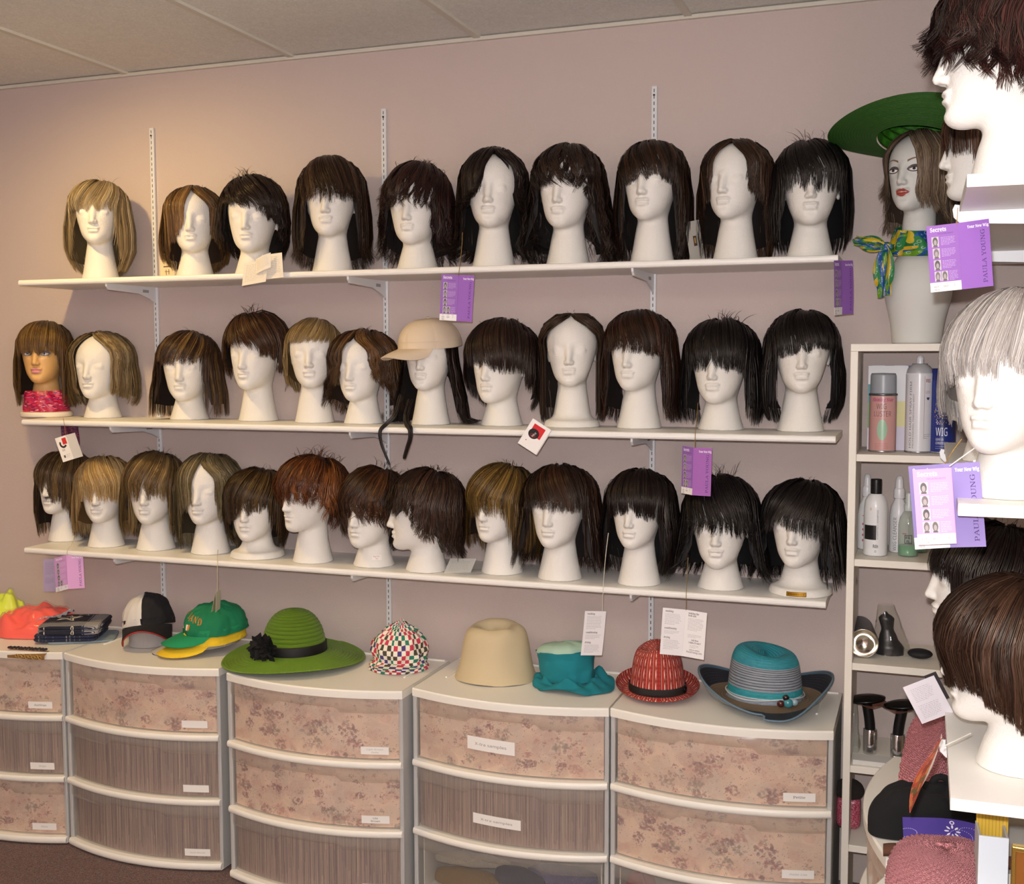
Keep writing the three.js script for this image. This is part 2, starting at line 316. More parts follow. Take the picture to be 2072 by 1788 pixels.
function drawerUnit(t, drawers) {
  const top = 0.609;
  // top slab: flat panel with a bowed front, rounded lip and a shallow sunken tray
  const W = UW, prof = (u) => { const x = (u - 0.5) * W; return [x, UD + bow(x, W)]; };
  const slabTop = grid((u, v) => { const [x, z] = prof(u); return [x, top, 0.004 + (z - 0.004 - 0.004) * (1 - v)]; }, 28, 3);
  const slabFront = grid((u, v) => { const [x, z] = prof(u); const q = v * Math.PI / 2; return v < 0.5 ? [x, top - 0.004 * (1 - Math.cos((1 - v * 2) * 0)) - 0.004 * v * 2, z - 0.004 + 0.004 * Math.sin(v * Math.PI)] : [x, top - 0.004 - (v - 0.5) * 2 * 0.018, z]; }, 28, 6).scale(1, 1, 1);
  const fi = slabFront.index.array; for (let i = 0; i < fi.length; i += 3) { const k = fi[i]; fi[i] = fi[i + 1]; fi[i + 1] = k; } slabFront.computeVertexNormals();
  const under = grid((u, v) => { const [x, z] = prof(u); return [x, top - 0.022, 0.004 + (z - 0.004) * v]; }, 28, 1);
  part('top_panel', [slabTop, slabFront, under, box(0.001, 0.022, UD - 0.004, -W / 2 + 0.0005, top - 0.011, UD / 2 + 0.002), box(0.001, 0.022, UD - 0.004, W / 2 - 0.0005, top - 0.011, UD / 2 + 0.002), box(W, 0.022, 0.003, 0, top - 0.011, 0.003)], plastic, t);
  part('top_rim', [rbox(W - 0.02, 0.006, 0.008, 0, top + 0.002, 0.012, 0.002), rbox(0.006, 0.005, UD * 0.52, -W / 2 + 0.05, top + 0.0015, UD * 0.38, 0.002), rbox(0.006, 0.005, UD * 0.52, W / 2 - 0.05, top + 0.0015, UD * 0.38, 0.002)], plastic, t);
  for (const s of [-1, 1]) part('side_panel', [box(0.006, top - 0.03, UD - 0.01, s * (W / 2 - 0.004), (top - 0.03) / 2 + 0.008, UD / 2), rbox(0.012, top - 0.03, 0.012, s * (W / 2 - 0.006), (top - 0.03) / 2 + 0.008, UD - 0.008, 0.003)], sidePlastic, t);
  part('back_panel', box(W - 0.02, top - 0.04, 0.004, 0, top / 2, 0.006), sidePlastic, t);
  const pitch = 0.1935, r0 = top - 0.022;
  for (let k = 0; k < 3; k++) part('rail', bowBar(W - 0.004, k === 2 ? 0.02 : 0.018, UD + 0.004, r0 - pitch * (k + 1) + 0.009, 0.05), plastic, t);
  for (let k = 0; k < 3; k++) {
    const d = drawers[k], y1 = r0 - pitch * k - 0.002, y0 = r0 - pitch * (k + 1) + 0.019, hh = y1 - y0, w = W - 0.026;
    const drawer = part('drawer', grid((u, v) => { const x = (u - 0.5) * w; return [x, y0 + v * hh, UD - 0.012 + bow(x, W) + 0.003 * Math.sin(v * 3.1)]; }, 26, 4), clearFront, t);
    part('handle_lip', grid((u, v) => { const x = (u - 0.5) * w, lip = 0.042 - 0.013 * (sstep(0.2, 0.17, Math.abs(u - 0.5))), yb = y1 - lip; return [x, yb + v * (y1 - yb), UD - 0.006 + bow(x, W) + 0.003 * Math.sin(v * 3.1) - 0.0055 * Math.pow(1 - v, 8)]; }, 60, 8), clearLip, drawer);
    if (d.liner) part('paper_liner', grid((u, v) => { const x = (u - 0.5) * (w - 0.006); return [x, y0 + 0.002 + v * (hh - 0.004), UD - 0.021 + bow(x, W)]; }, 26, 2, 1, 1), d.liner, drawer);
    else part('tray', [box(w, 0.003, UD - 0.04, 0, y0 + 0.003, UD / 2), box(0.003, hh * 0.9, UD - 0.04, -w / 2 + 0.01, y0 + hh * 0.45, UD / 2), box(0.003, hh * 0.9, UD - 0.04, w / 2 - 0.01, y0 + hh * 0.45, UD / 2)], M(0xd6d4cc, 0.5), drawer);
    if (d.note) {
      const [u0, v0, nw, nh] = d.at || [0.88, 0.1, 0.075, 0.022];
      const g = grid((u, v) => { const x = (u0 - 0.5) * w + (u - 0.5) * nw; return [x, y0 + v0 * hh + v * nh + (d.slope || 0) * (u - 0.5), UD - 0.0095 + bow(x, W) + 0.003 * Math.sin((v0 + v * nh / hh) * 3.1)]; }, 8, 1);
      part('paper_note', g, M(0xffffff, 0.8, { map: noteTex(d.note, d.style) }), drawer);
    }
  }
}
const F = (i, note, o = {}) => ({ liner: FLORAL[i], note, ...o }), S = (i, note, o = {}) => ({ liner: STRIPE[i], note, ...o });
const faint = { ink: '#b9b5ae' };
const centre = [0.44, 0.34, 0.136, 0.036];
const UNITS = [
  [-2.756, 0.0, [F(0, ['HalfWigs'], { style: { font: 'italic 30px serif' } }), S(0, ['Wigs'], { style: faint }), F(2, ['Hats'], { style: faint })], 'white three-drawer plastic unit under the coral bandana'],
  [-2.192, 0.0, [F(1, [' '], { style: faint }), S(1, [' '], { style: faint }), S(0, ['Dark Blonde'], { style: { ...faint, font: 'italic 26px serif' } })], 'white three-drawer plastic unit under the green cap, two streaky drawers at its base'],
  [-1.591, 0.028, [F(3, ['Light Brown', 'Petite'], { style: { ...faint, font: 'italic 26px serif' } }), F(0, ['Lite', 'Brown'], { style: { font: '30px sans-serif' } }), S(1, ['Dark Brown'], { style: { font: '28px sans-serif' } })], 'white three-drawer plastic unit under the lime straw hat'],
  [-1.0235, -0.012, [F(2, ['X-tra samples'], { at: centre, slope: -0.004, style: { font: '28px sans-serif', ink: '#8a8884' } }), S(0, ['X-tra samples'], { at: [0.47, 0.3, 0.136, 0.028], slope: -0.004, style: { font: '28px sans-serif', ink: '#8a8884' } }), { note: null }], 'white three-drawer plastic unit under the beige felt hat, knitwear showing in its lowest drawer'],
  [-0.464, -0.016, [F(1, ['Petite'], { style: { font: '36px serif', ink: '#3c3a38' } }), F(3, ['Petite Lite'], { style: { ...faint, font: 'italic 30px serif' } }), { note: null }], 'white three-drawer plastic unit under the red striped hat, beside the tall bookcase'],
];
UNITS.forEach(([x, dz, drawers, label]) => { const t = thing('drawer_unit', label, 'drawer unit', [x, 0, 0.018 + dz]); drawerUnit(t, drawers); });
// two more units on the side wall, fronts to the room
const sideUnits = [[0.745, 'beige drawer unit on the side wall, the one further from the camera'], [1.375, 'beige drawer unit on the side wall, the one nearer the camera']];
for (const [z, label] of sideUnits) { const t = thing('side_drawer_unit', label, 'drawer unit', [X1 - 0.012, 0, z], -Math.PI / 2); drawerUnit(t, [F(0), F(1), S(0)]); }

// ------------------------------------------------------------------ tall bookcase beside the drawer units
const laminate = M(0xefe9dc, 0.5);
const BX0 = -0.168, BX1 = 0.286, BF = 0.262, BT = 0.018;
const BS = [1.524, 1.267, 1.010, 0.752, 0.494, 0.292, 0.06];
{
  const t = thing('tall_bookcase', 'tall narrow open white bookcase in the corner, holding cans and bottles', 'bookcase', [BX0, 0, 0]);
  const g = rbox(BT, 1.524, BF - 0.012, BT / 2, 0.762, BF / 2 + 0.006, 0.0015, 1);
  part('side_panel', g, laminate, t);
  part('side_panel', rbox(BT, 1.524, BF - 0.012, BX1 - BX0 - BT / 2, 0.762, BF / 2 + 0.006, 0.0015, 1), laminate, t);
  BS.forEach((y, i) => part(i ? 'shelf' : 'top_panel', rbox(BX1 - BX0 - 2 * BT + (i ? 0 : 2 * BT), BT, BF - 0.014, (BX1 - BX0) / 2, i ? y : y + BT / 2, BF / 2 + 0.005, 0.0015, 1), laminate, t));
}

// ------------------------------------------------------------------ heads: one smooth surface drawn round a distance field (centimetres, chin at y = 0, face to +z)
const len3 = (x, y, z) => Math.sqrt(x * x + y * y + z * z);
const ell = (x, y, z, cx, cy, cz, a, b, c) => { const X = x - cx, Y = y - cy, Z = z - cz, k0 = len3(X / a, Y / b, Z / c), k1 = len3(X / (a * a), Y / (b * b), Z / (c * c)); return k1 < 1e-6 ? -Math.min(a, b, c) : (k0 * (k0 - 1)) / k1; };
const smin = (a, b, k) => { const h = Math.max(k - Math.abs(a - b), 0) / k; return Math.min(a, b) - h * h * k * 0.25; };
const smax = (a, b, k) => -smin(-a, -b, k);
function cone(x, y, z, ax, ay, az, bx, by, bz, ra, rb) { const bax = bx - ax, bay = by - ay, baz = bz - az, X = x - ax, Y = y - ay, Z = z - az; const t = clamp((X * bax + Y * bay + Z * baz) / (bax * bax + bay * bay + baz * baz), 0, 1); return len3(X - bax * t, Y - bay * t, Z - baz * t) - mix(ra, rb, t); }
// opts: neck (cm below the chin), flare ('round' or 'plinth'), eyes ('closed', 'open'), bust
function headField(o) {
  const N = o.neck;
  return (x, y, z) => {
    const ax = Math.abs(x);
    let d = smin(ell(x, y, z, 0, 12.2, -0.9, 7.1, 7.0, 9.0), ell(x, y, z, 0, 8.0, 1.7, 5.9, 7.6, 6.9), 2.2);
    d = smin(d, ell(ax, y, z, 1.2, 3.2, 3.9, 2.6, 2.8, 3.5), 2.4); // jaw
    d = smin(d, ell(x, y, z, 0, 1.3, 6.5, 1.9, 1.6, 2.0), 2.2); // chin
    // neck, leaning forward a little from a wider base
    const h = y + N; // height over the base
    const nk = clamp(h / (N + 1), 0, 1), nr = mix(o.bust ? 4.6 : 5.9, 3.75, Math.pow(nk, 0.8)) + Math.max(0, y) * 0.12;
    let n = len3(x, 0, z + 0.5 + 0.12 * clamp(y + 3, 0, 9)) - nr;
    n = smax(n, y - 7, 1) * 0.94;
    if (o.flare === 'plinth') n = smin(n, smax(len3(x, 0, z + 0.4) - (7.8 - 0.25 * h), h - 1.9, 0.8), 2.2);
    d = smin(d, n, 1.7);
    if (o.bust) { d = smin(d, ell(x, y, z, 0, -N - 5.5, -0.8, 7.6, 6.5, 6.6), 3.5); d = smin(d, len3(x, 0, (z + 0.7) * 1.08) - mix(5.4, 8.3, sstep(-22, -7, h)) + 0.5 * (h + 5 + Math.sqrt((h + 5) * (h + 5) + 20)), 4.5); }
    // face
    d = smax(d, -ell(ax, y, z, 2.75, 9.5, 9.7, 2.1, 1.45, 1.75), 1.5); // sockets
    d = smin(d, ell(ax, y, z, 2.75, 9.35, o.eyes === 'open' ? 6.85 : 6.75, 1.5, 0.85, 1.0), 0.7); // lids
    d = smin(d, cone(x, y, z, 0, 10.2, 7.95, 0, 6.4, 9.5, 0.5, 0.72), 1.3); // nose
    d = smin(d, ell(ax, y, z, 0.78, 6.15, 8.75, 0.5, 0.5, 0.65), 0.6); // wings
    d = smin(d, ell(ax, y, z, 0.55, 4.35, 8.2, 1.15, 0.48, 0.75), 0.6); // upper lip
    d = smin(d, ell(x, y, z, 0, 3.35, 8.1, 1.4, 0.58, 0.85), 0.6); // lower lip
    d = smax(d, -ell(x, y, z, 0, 3.87, 9.3, 1.7, 0.22, 0.62), 0.5); // the line of the mouth
    d = smax(d, -ell(x, y, z, 0, 2.35, 9.3, 1.5, 0.5, 0.8), 0.8); // hollow over the chin
    d = smin(d, ell(ax, y, z, 6.45, 8.4, -1.8, 0.6, 2.2, 1.3), 0.8); // ears
    if (o.bust) d = smax(d, -(h + 21), 0.8); else d = smax(d, -h, 0.5);
    return d;
  };
}
// dual contouring on a grid (one vertex per crossed cell, pulled onto the surface, normals from the field)
function surfaceOf(f, lo, hi, c) {
  const nx = Math.ceil((hi[0] - lo[0]) / c) + 1, ny = Math.ceil((hi[1] - lo[1]) / c) + 1, nz = Math.ceil((hi[2] - lo[2]) / c) + 1;
  const v = new Float32Array(nx * ny * nz), I = (i, j, k) => (k * ny + j) * nx + i;
  for (let k = 0; k < nz; k++) for (let j = 0; j < ny; j++) for (let i = 0; i < nx; i++) v[I(i, j, k)] = f(lo[0] + i * c, lo[1] + j * c, lo[2] + k * c);
  const cell = new Int32Array(nx * ny * nz).fill(-1), pos = [], nor = [], idx = [];
  const grad = (x, y, z) => { const e = 0.06; return [f(x + e, y, z) - f(x - e, y, z), f(x, y + e, z) - f(x, y - e, z), f(x, y, z + e) - f(x, y, z - e)].map((q) => q / (2 * e)); };
  for (let k = 0; k < nz - 1; k++) for (let j = 0; j < ny - 1; j++) for (let i = 0; i < nx - 1; i++) {
    let s = 0, m = 0, px = 0, py = 0, pz = 0; const q = [];
    for (let t = 0; t < 8; t++) { const w = v[I(i + (t & 1), j + ((t >> 1) & 1), k + (t >> 2))]; q.push(w); if (w < 0) m |= 1 << t; }
    if (m === 0 || m === 255) continue;
    for (const [a, b] of [[0, 1], [2, 3], [4, 5], [6, 7], [0, 2], [1, 3], [4, 6], [5, 7], [0, 4], [1, 5], [2, 6], [3, 7]]) if ((q[a] < 0) !== (q[b] < 0)) { const t = q[a] / (q[a] - q[b]); px += mix(a & 1, b & 1, t); py += mix((a >> 1) & 1, (b >> 1) & 1, t); pz += mix(a >> 2, b >> 2, t); s++; }
    let x = lo[0] + (i + px / s) * c, y = lo[1] + (j + py / s) * c, z = lo[2] + (k + pz / s) * c, g = grad(x, y, z);
    for (let it = 0; it < 2; it++) { const w = f(x, y, z), l = g[0] * g[0] + g[1] * g[1] + g[2] * g[2] || 1, st = clamp(w / l, -c * 0.5, c * 0.5); x -= g[0] * st; y -= g[1] * st; z -= g[2] * st; }
    g = grad(x, y, z); const l = len3(...g) || 1;
    cell[I(i, j, k)] = pos.length / 3; pos.push(x, y, z); nor.push(g[0] / l, g[1] / l, g[2] / l);
  }
  const quad = (a, b, cc, d, flip) => { if (a < 0 || b < 0 || cc < 0 || d < 0) return; if (flip) idx.push(a, cc, b, a, d, cc); else idx.push(a, b, cc, a, cc, d); };
  for (let k = 1; k < nz - 1; k++) for (let j = 1; j < ny - 1; j++) for (let i = 1; i < nx - 1; i++) {
    const a = v[I(i, j, k)] < 0;
    if (a !== v[I(i + 1, j, k)] < 0) quad(cell[I(i, j - 1, k - 1)], cell[I(i, j, k - 1)], cell[I(i, j, k)], cell[I(i, j - 1, k)], !a);
    if (a !== v[I(i, j + 1, k)] < 0) quad(cell[I(i - 1, j, k - 1)], cell[I(i - 1, j, k)], cell[I(i, j, k)], cell[I(i, j, k - 1)], !a);
    if (a !== v[I(i, j, k + 1)] < 0) quad(cell[I(i - 1, j - 1, k)], cell[I(i, j - 1, k)], cell[I(i, j, k)], cell[I(i - 1, j, k)], !a);
  }
  const g = new THREE.BufferGeometry();
  g.setAttribute('position', new THREE.Float32BufferAttribute(pos, 3)); g.setAttribute('normal', new THREE.Float32BufferAttribute(nor, 3)); g.setIndex(idx);
  return g;
}
const headCache = new Map();
function headGeo(o, c = 0.42) {
  const key = JSON.stringify([o, c]);
  if (!headCache.has(key)) {
    const r = 9.5, g = surfaceOf(headField(o), [-r, (o.bust ? -o.neck - 22 : -o.neck - 1), -12], [r, 20.5, 13], c);
    g.translate(0, o.bust ? o.neck + 21 : o.neck, 0); g.scale(0.01, 0.01, 0.01);
    const p = g.attributes.position, uv = new Float32Array(p.count * 2); for (let i = 0; i < p.count; i++) { uv[2 * i] = Math.atan2(p.getX(i), p.getZ(i)) * 0.08; uv[2 * i + 1] = p.getY(i); }
    g.setAttribute('uv', new THREE.BufferAttribute(uv, 2));
    headCache.set(key, g);
  }
  return headCache.get(key);
}
const foamBump = (() => { const n = 256, r = rng(91), cells = []; for (let i = 0; i < 1100; i++) cells.push([r() * n, r() * n, 2.5 + r() * 2.5]); const a = new Float32Array(n * n); for (const [cx, cy, R] of cells) for (let y = -6; y <= 6; y++) for (let x = -6; x <= 6; x++) { const d = Math.hypot(x, y) / R; if (d < 1) { const k = ((Math.floor(cy + y) + n) % n) * n + ((Math.floor(cx + x) + n) % n); a[k] = Math.max(a[k], Math.sqrt(1 - d * d)); } } return dataTex(n, (u, v) => a[Math.floor(v * n) * n + Math.floor(u * n)], { srgb: false, repeat: [9, 9] }); })();
const foamMat = P(0xe9e6df, 0.62, { bumpMap: foamBump, bumpScale: 0.00016 });

// ------------------------------------------------------------------ wigs: a lining and some thousand flat strands laid along a flow over the skull (centimetres in the head's own space)
const hairMat = P(0xffffff, 0.34, { vertexColors: true, side: THREE.DoubleSide, specularIntensity: 0.8, specularColor: 0xfff0e0 });
const liningMat = P(0xffffff, 0.75, { vertexColors: true, side: THREE.DoubleSide });
const lin = (h) => { const c = new THREE.Color(h); return [c.r, c.g, c.b]; };
const CY = 12.0, CZ = -0.8;
/* wig options (cm, degrees; 0 deg is the face, +90 the head's own left = viewer's right)
   vol: [side, top, front, back] extra thickness; ends: [[deg, y], ...] where strands end; prof: [[y, k], ...] horizontal scale below the brow
   open: [left deg, right deg] parted fringe; part: offset of the crown; sweep: deg; flip, wave, waveLen, chop (cm), spike: [n, length], cols: [dark, mid, light], hi: share of light locks, root: dark roots 0..1, floor: lowest y */
function wigFlow(o) {
  const [vs, vt, vf, vb] = o.vol || [1.6, 1.6, 1.0, 1.4];
  const ax = 7.3 + vs, ay = 7.4 + vt, azf = 9.1 + vf, azb = 9.0 + vb;
  const pole = V((o.part || 0), 1, o.poleZ === undefined ? -0.3 : o.poleZ).normalize();
  const ends = o.ends, prof = o.prof || [[-30, 1], [14, 1]];
  const endAt = (deg) => lerpKeys(ends, deg);
  const opL = o.open ? o.open[0] : 0, opR = o.open ? o.open[1] : 0, o0 = o.openFrom || 0.35;
  const dir = V(0, 0, 0), q = V(0, 0, 0);
  // deg: azimuth of the strand; u: 0 crown .. 1 brow level; drop: cm below the brow level; k: layer scale
  function place(deg, u, drop, k, out) {
    const t = sstep(o0, 1.0, u);
    let d = deg;
    if (deg >= 0) d = mix(deg, opR + deg * (180 - opR) / 180, t); else d = -mix(-deg, opL + -deg * (180 - opL) / 180, t);
    const fr = Math.max(0, 1 - Math.abs(deg) / 75);
    d += (o.sweep || 0) * fr * u * u;
    const a = rad(d);
    q.set(Math.sin(a), 0, Math.cos(a));
    const w = pole.angleTo(q), s = Math.sin(w) || 1;
    dir.copy(pole).multiplyScalar(Math.sin((1 - u) * w) / s).addScaledVector(q, Math.sin(u * w) / s);
    const az = dir.z > 0 ? azf : azb;
    let x = dir.x * ax * k, y = CY + dir.y * ay * k, z = CZ + dir.z * az * k;
    if (drop > 0) { let m = lerpKeys(prof, CY - drop); if (fr > 0.2) m = Math.min(m, 1) - 0.02 * Math.min(drop, 4) * Math.min(1, fr * 1.6); x *= m; z = CZ + (z - CZ) * m; y -= drop; }
    return out.set(x, y, z);
  }
  return { place, endAt, ax, ay, azf };
}
function makeWig(o) {
  const r = rng(o.seed || 1), F = wigFlow(o), out = { side: null };
  const cols = o.cols.map(lin), hi = o.hi === undefined ? 0.15 : o.hi;
  const bufs = { hair: { p: [], n: [], c: [], i: [] }, fringe: { p: [], n: [], c: [], i: [] }, fly: { p: [], n: [], c: [], i: [] } };
  const floorY = o.floor === undefined ? -99 : o.floor;
  const pt = V(0, 0, 0), tan = V(0, 0, 0), nrm = V(0, 0, 0), sd = V(0, 0, 0), e = V(0, 0, 0);
  function ribbon(B, pts, w0, w1, roll, ca, cb, cm) {
    const n = pts.length, base = B.p.length / 3;
    for (let i = 0; i < n; i++) {
      const a = pts[Math.max(0, i - 1)], b = pts[Math.min(n - 1, i + 1)];
      tan.subVectors(b, a).normalize();
      nrm.set(pts[i].x, (pts[i].y - CY) * (pts[i].y > CY ? 1 : 0.15), pts[i].z - CZ).normalize();
      nrm.addScaledVector(tan, -nrm.dot(tan)).normalize();
      sd.crossVectors(tan, nrm).normalize();
      const c = Math.cos(roll), s = Math.sin(roll);
      e.copy(sd).multiplyScalar(c).addScaledVector(nrm, s); nrm.multiplyScalar(c).addScaledVector(sd, -s);
      const t = i / (n - 1), w = 0.5 * (t < 0.15 ? mix(w0 * 0.6, w0, t / 0.15) : t > 0.55 ? mix(w0, w1, (t - 0.55) / 0.45) : w0);
      for (const g of [-1, 1]) {
        B.p.push((pts[i].x + g * e.x * w) * 0.01, (pts[i].y + g * e.y * w) * 0.01, (pts[i].z + g * e.z * w) * 0.01);
        const nx = nrm.x * 0.75 + g * e.x * 0.66, ny = nrm.y * 0.75 + g * e.y * 0.66, nz = nrm.z * 0.75 + g * e.z * 0.66, l = len3(nx, ny, nz) || 1;
        B.n.push(nx / l, ny / l, nz / l);
        const k = cm(t); B.c.push(mix(ca[0], cb[0], k), mix(ca[1], cb[1], k), mix(ca[2], cb[2], k));
      }
      if (i) { const v = base + i * 2; B.i.push(v - 2, v - 1, v, v - 1, v + 1, v); }
    }
  }
  const fd = o.field;
  const out1 = (p, m) => { // keep clear of the head
    for (let it = 0; it < 2; it++) { const d = fd(p.x, p.y, p.z); if (d >= m) return; const g = 0.1; let gx = fd(p.x + g, p.y, p.z) - d, gy = fd(p.x, p.y + g, p.z) - d, gz = fd(p.x, p.y, p.z + g) - d; const l = len3(gx, gy, gz) || 1, st = Math.min(m - d, 2); p.x += gx / l * st; p.y += gy / l * st; p.z += gz / l * st; }
  };
  const locks = o.locks || 150, per = o.per || 12, NP = o.np || 10, chop = (o.chop === undefined ? 1.2 : o.chop) * 0.8;
  const wave = o.wave || 0, wl = o.waveLen || 7, flip = o.flip || 0, flipLen = o.flipLen || 5;
  for (let L = 0; L < locks; L++) {
    const deg0 = ((L + r() * 1.4) / locks) * 360 - 180, layer = r(), u0 = 0.02 + Math.pow(r(), 1.3) * (Math.abs(deg0) < 55 ? 0.3 : 0.62);
    const lc = (r() - 0.5) * 2, ph = r() * 6.28, light = r() < hi, tone = Math.pow(r(), 1.4), amp = wave * (0.6 + 0.8 * r()), fl = flip * (0.4 + 1.0 * r()), dsw = (r() - 0.5) * (o.mess || 6), wlen = wl * (0.8 + 0.5 * r());
    const front = Math.abs(deg0) < 50, np2 = front ? Math.round(per * 1.6) : per;
    for (let s = 0; s < np2; s++) {
      const off = (r() - 0.5) * (o.spread || 9), lay = clamp(layer + (r() - 0.5) * 0.35, 0, 1), k = 1 - 0.11 * (1 - lay);
      const frK = Math.abs(deg0) < 48 ? 1.15 : 1;
      const yEnd = F.endAt(clamp(deg0 + off * 0.5, -180, 180)) + (lc * chop * 0.6 + (r() - 0.35) * chop * 0.9) * frK + (1 - lay) * -0.2;
      const deg = deg0 + off, clump = o.clump === undefined ? 0.3 : o.clump;
      // arc length over the skull, then straight down
      const arc = 14 * (1 - u0);
      let drop = CY - yEnd, uEnd = 1;
      if (drop < 0) { uEnd = 1 - clamp(Math.asin(clamp(-drop / F.ay, 0, 0.98)) / 1.57, 0, 0.75); drop = 0; }
      const total = arc * (uEnd - u0) / (1 - u0) + drop;
      const pts = [], tw = (r() - 0.5) * 3, fz = (r() - 0.5) * 0.4;
      for (let i = 0; i < NP; i++) {
        const t = i / (NP - 1), dist = t * total, aLen = total - drop;
        const u = dist < aLen ? u0 + (uEnd - u0) * (dist / aLen) : uEnd, dr = Math.max(0, dist - aLen);
        let dd = deg0 + (deg - deg0) * (1 - clump * t * t) + (dsw + tw) * t * t;
        if (o.open) dd = deg0 < 0 ? Math.min(dd, -0.05) : Math.max(dd, 0.05);
        let kk = k * (1 - 0.10 * Math.pow(1 - clamp(t / 0.16, 0, 1), 2)) * (1 + (o.puff || 0) * Math.sin(Math.min(1, t * 1.4) * 3.14));
        F.place(clamp(dd, -179.9, 179.9), u, dr, kk, pt);
        const ramp = sstep(0.15, 1, t), hx = pt.x, hz = pt.z - CZ, hl = Math.hypot(hx, hz) || 1, ox = hx / hl, oz = hz / hl;
        const w = amp * ramp * Math.sin((dist / wlen) * 6.28 + ph), w2 = amp * 0.7 * ramp * Math.cos((dist / wlen) * 6.28 + ph);
        pt.x += oz * w + ox * w2 + ox * fz * ramp; pt.z += -ox * w + oz * w2 + oz * fz * ramp;
        if (flip) { const q2 = clamp((dist - (total - flipLen)) / flipLen, 0, 1.2); pt.x += ox * fl * q2 * q2; pt.z += oz * fl * q2 * q2; pt.y += Math.abs(fl) * 0.45 * q2 * q2 * q2; }
        if (pt.y < floorY + 0.25) { const over = floorY + 0.25 - pt.y; pt.y = floorY + 0.15 + lay * 0.8 + 0.05 * over; pt.x += ox * over * 0.75 + oz * over * 0.2 * lc; pt.z += oz * over * 0.75 - ox * over * 0.2 * lc; }
        if (o.maxX !== undefined) { if (pt.x > o.maxX) pt.x = o.maxX + (pt.x - o.maxX) * 0.3; } if (o.minX !== undefined) { if (pt.x < o.minX) pt.x = o.minX + (pt.x - o.minX) * 0.3; }
        if (o.field) out1(pt, 0.32 + 0.25 * lay);
        pts.push(pt.clone());
      }
      const tn = clamp(0.25 + tone * 0.45 + (r() - 0.5) * 0.6, 0, 1), lt = light ? 0.05 + r() * 0.5 : r() < hi * 0.9 ? r() * 0.6 : 0, base0 =  [0, 1, 2].map((q) => mix(cols[0][q], cols[1][q], tn)), base = base0.map((q, m) => mix(q, cols[2][m], lt));
      const v = 0.85 + r() * 0.3, col = base.map((q) => q * v), rt = cols[0];
      const isFr = Math.abs(deg0) < 62 && yEnd > 4.5;
      ribbon(isFr ? bufs.fringe : bufs.hair, pts, (o.width || 0.24) * (front ? 0.66 : 1) * (0.7 + 0.6 * r()), 0.05, (r() - 0.5) * 1.0, rt, col, (t) => (o.root ? clamp(mix(1 - o.root, 1, sstep(0.08, 0.42, t)), 0, 1) : 1));
    }
  }
  // stray hairs standing off the crown
  const [ns, sl] = o.spike || [26, 1.6];
  for (let i = 0; i < ns * 0.65; i++) {
    const deg = r() * 360 - 180, u = r() * (o.spikeU || 0.5), pts = [], L2 = sl * (0.35 + 1.1 * r()), lean = (r() - 0.5) * 2, lz = (r() - 0.5) * 2;
    for (let j = 0; j < 7; j++) { const t = j / 6; F.place(deg, u, 0, 0.93, pt); nrm.set(pt.x, (pt.y - CY) * 1.2, pt.z - CZ).normalize(); pt.addScaledVector(nrm, L2 * (t * 1.35 - t * t * 0.6)); pt.x += lean * L2 * t * t * 0.9; pt.z += lz * L2 * t * t * 0.6; pts.push(pt.clone()); }
    const cc = [0, 1, 2].map((q) => mix(cols[0][q], cols[1][q], r()));
    ribbon(bufs.fly, pts, o.spikeW || 0.1, 0.02, (r() - 0.5) * 2, cc, cc, () => 1);
  }
  const toGeo = (B) => { if (!B.i.length) return null; const g = new THREE.BufferGeometry(); g.setAttribute('position', new THREE.Float32BufferAttribute(B.p, 3)); g.setAttribute('normal', new THREE.Float32BufferAttribute(B.n, 3)); g.setAttribute('color', new THREE.Float32BufferAttribute(B.c, 3)); g.setIndex(B.i); return g; };
  // lining: the same flow without its strands, a little inside them
  const nphi = 60, nt = 14, lp = [], lcol = [], li = [], dk = cols[0].map((q) => q * 0.8);
  for (let a = 0; a <= nphi; a++) {
    let deg = -180 + (a / nphi) * 360; if (o.open && a === nphi / 2 - 1) deg = -0.05; if (o.open && a === nphi / 2) deg = 0.05;
    const yE = F.endAt(deg), fr = Math.abs(deg) < 62 && yE > 4.5;
    let drop = CY - yE, uEnd = 1; if (drop < 0) { uEnd = 1 - clamp(Math.asin(clamp(-drop / F.ay, 0, 0.98)) / 1.57, 0, 0.75); drop = 0; }
    const total = (14 * uEnd + drop) * (fr ? (o.frLine || 0.5) : 0.9), aLen = 14 * uEnd;
    for (let j = 0; j <= nt; j++) { const dist = (j / nt) * total; F.place(clamp(deg, -179.99, 179.99), dist < aLen ? (dist / 14) : uEnd, Math.max(0, dist - aLen), 0.875, pt); if (pt.y < floorY + 0.2) pt.y = floorY + 0.2; if (o.field) out1(pt, 0.42); lp.push(pt.x * 0.01, pt.y * 0.01, pt.z * 0.01); lcol.push(...dk); }
  }
  const mid = nphi / 2;
  for (let a = 0; a < nphi; a++) for (let j = 0; j < nt; j++) { if (o.open && a === mid - 1) continue; const b = a * (nt + 1) + j, c = b + nt + 1; li.push(b, c, c + 1, b, c + 1, b + 1); }
  const lg = new THREE.BufferGeometry(); lg.setAttribute('position', new THREE.Float32BufferAttribute(lp, 3)); lg.setAttribute('color', new THREE.Float32BufferAttribute(lcol, 3)); lg.setIndex(li); lg.computeVertexNormals();
  return { lining: lg, hair: toGeo(bufs.hair), fringe: toGeo(bufs.fringe), fly: toGeo(bufs.fly) };
}
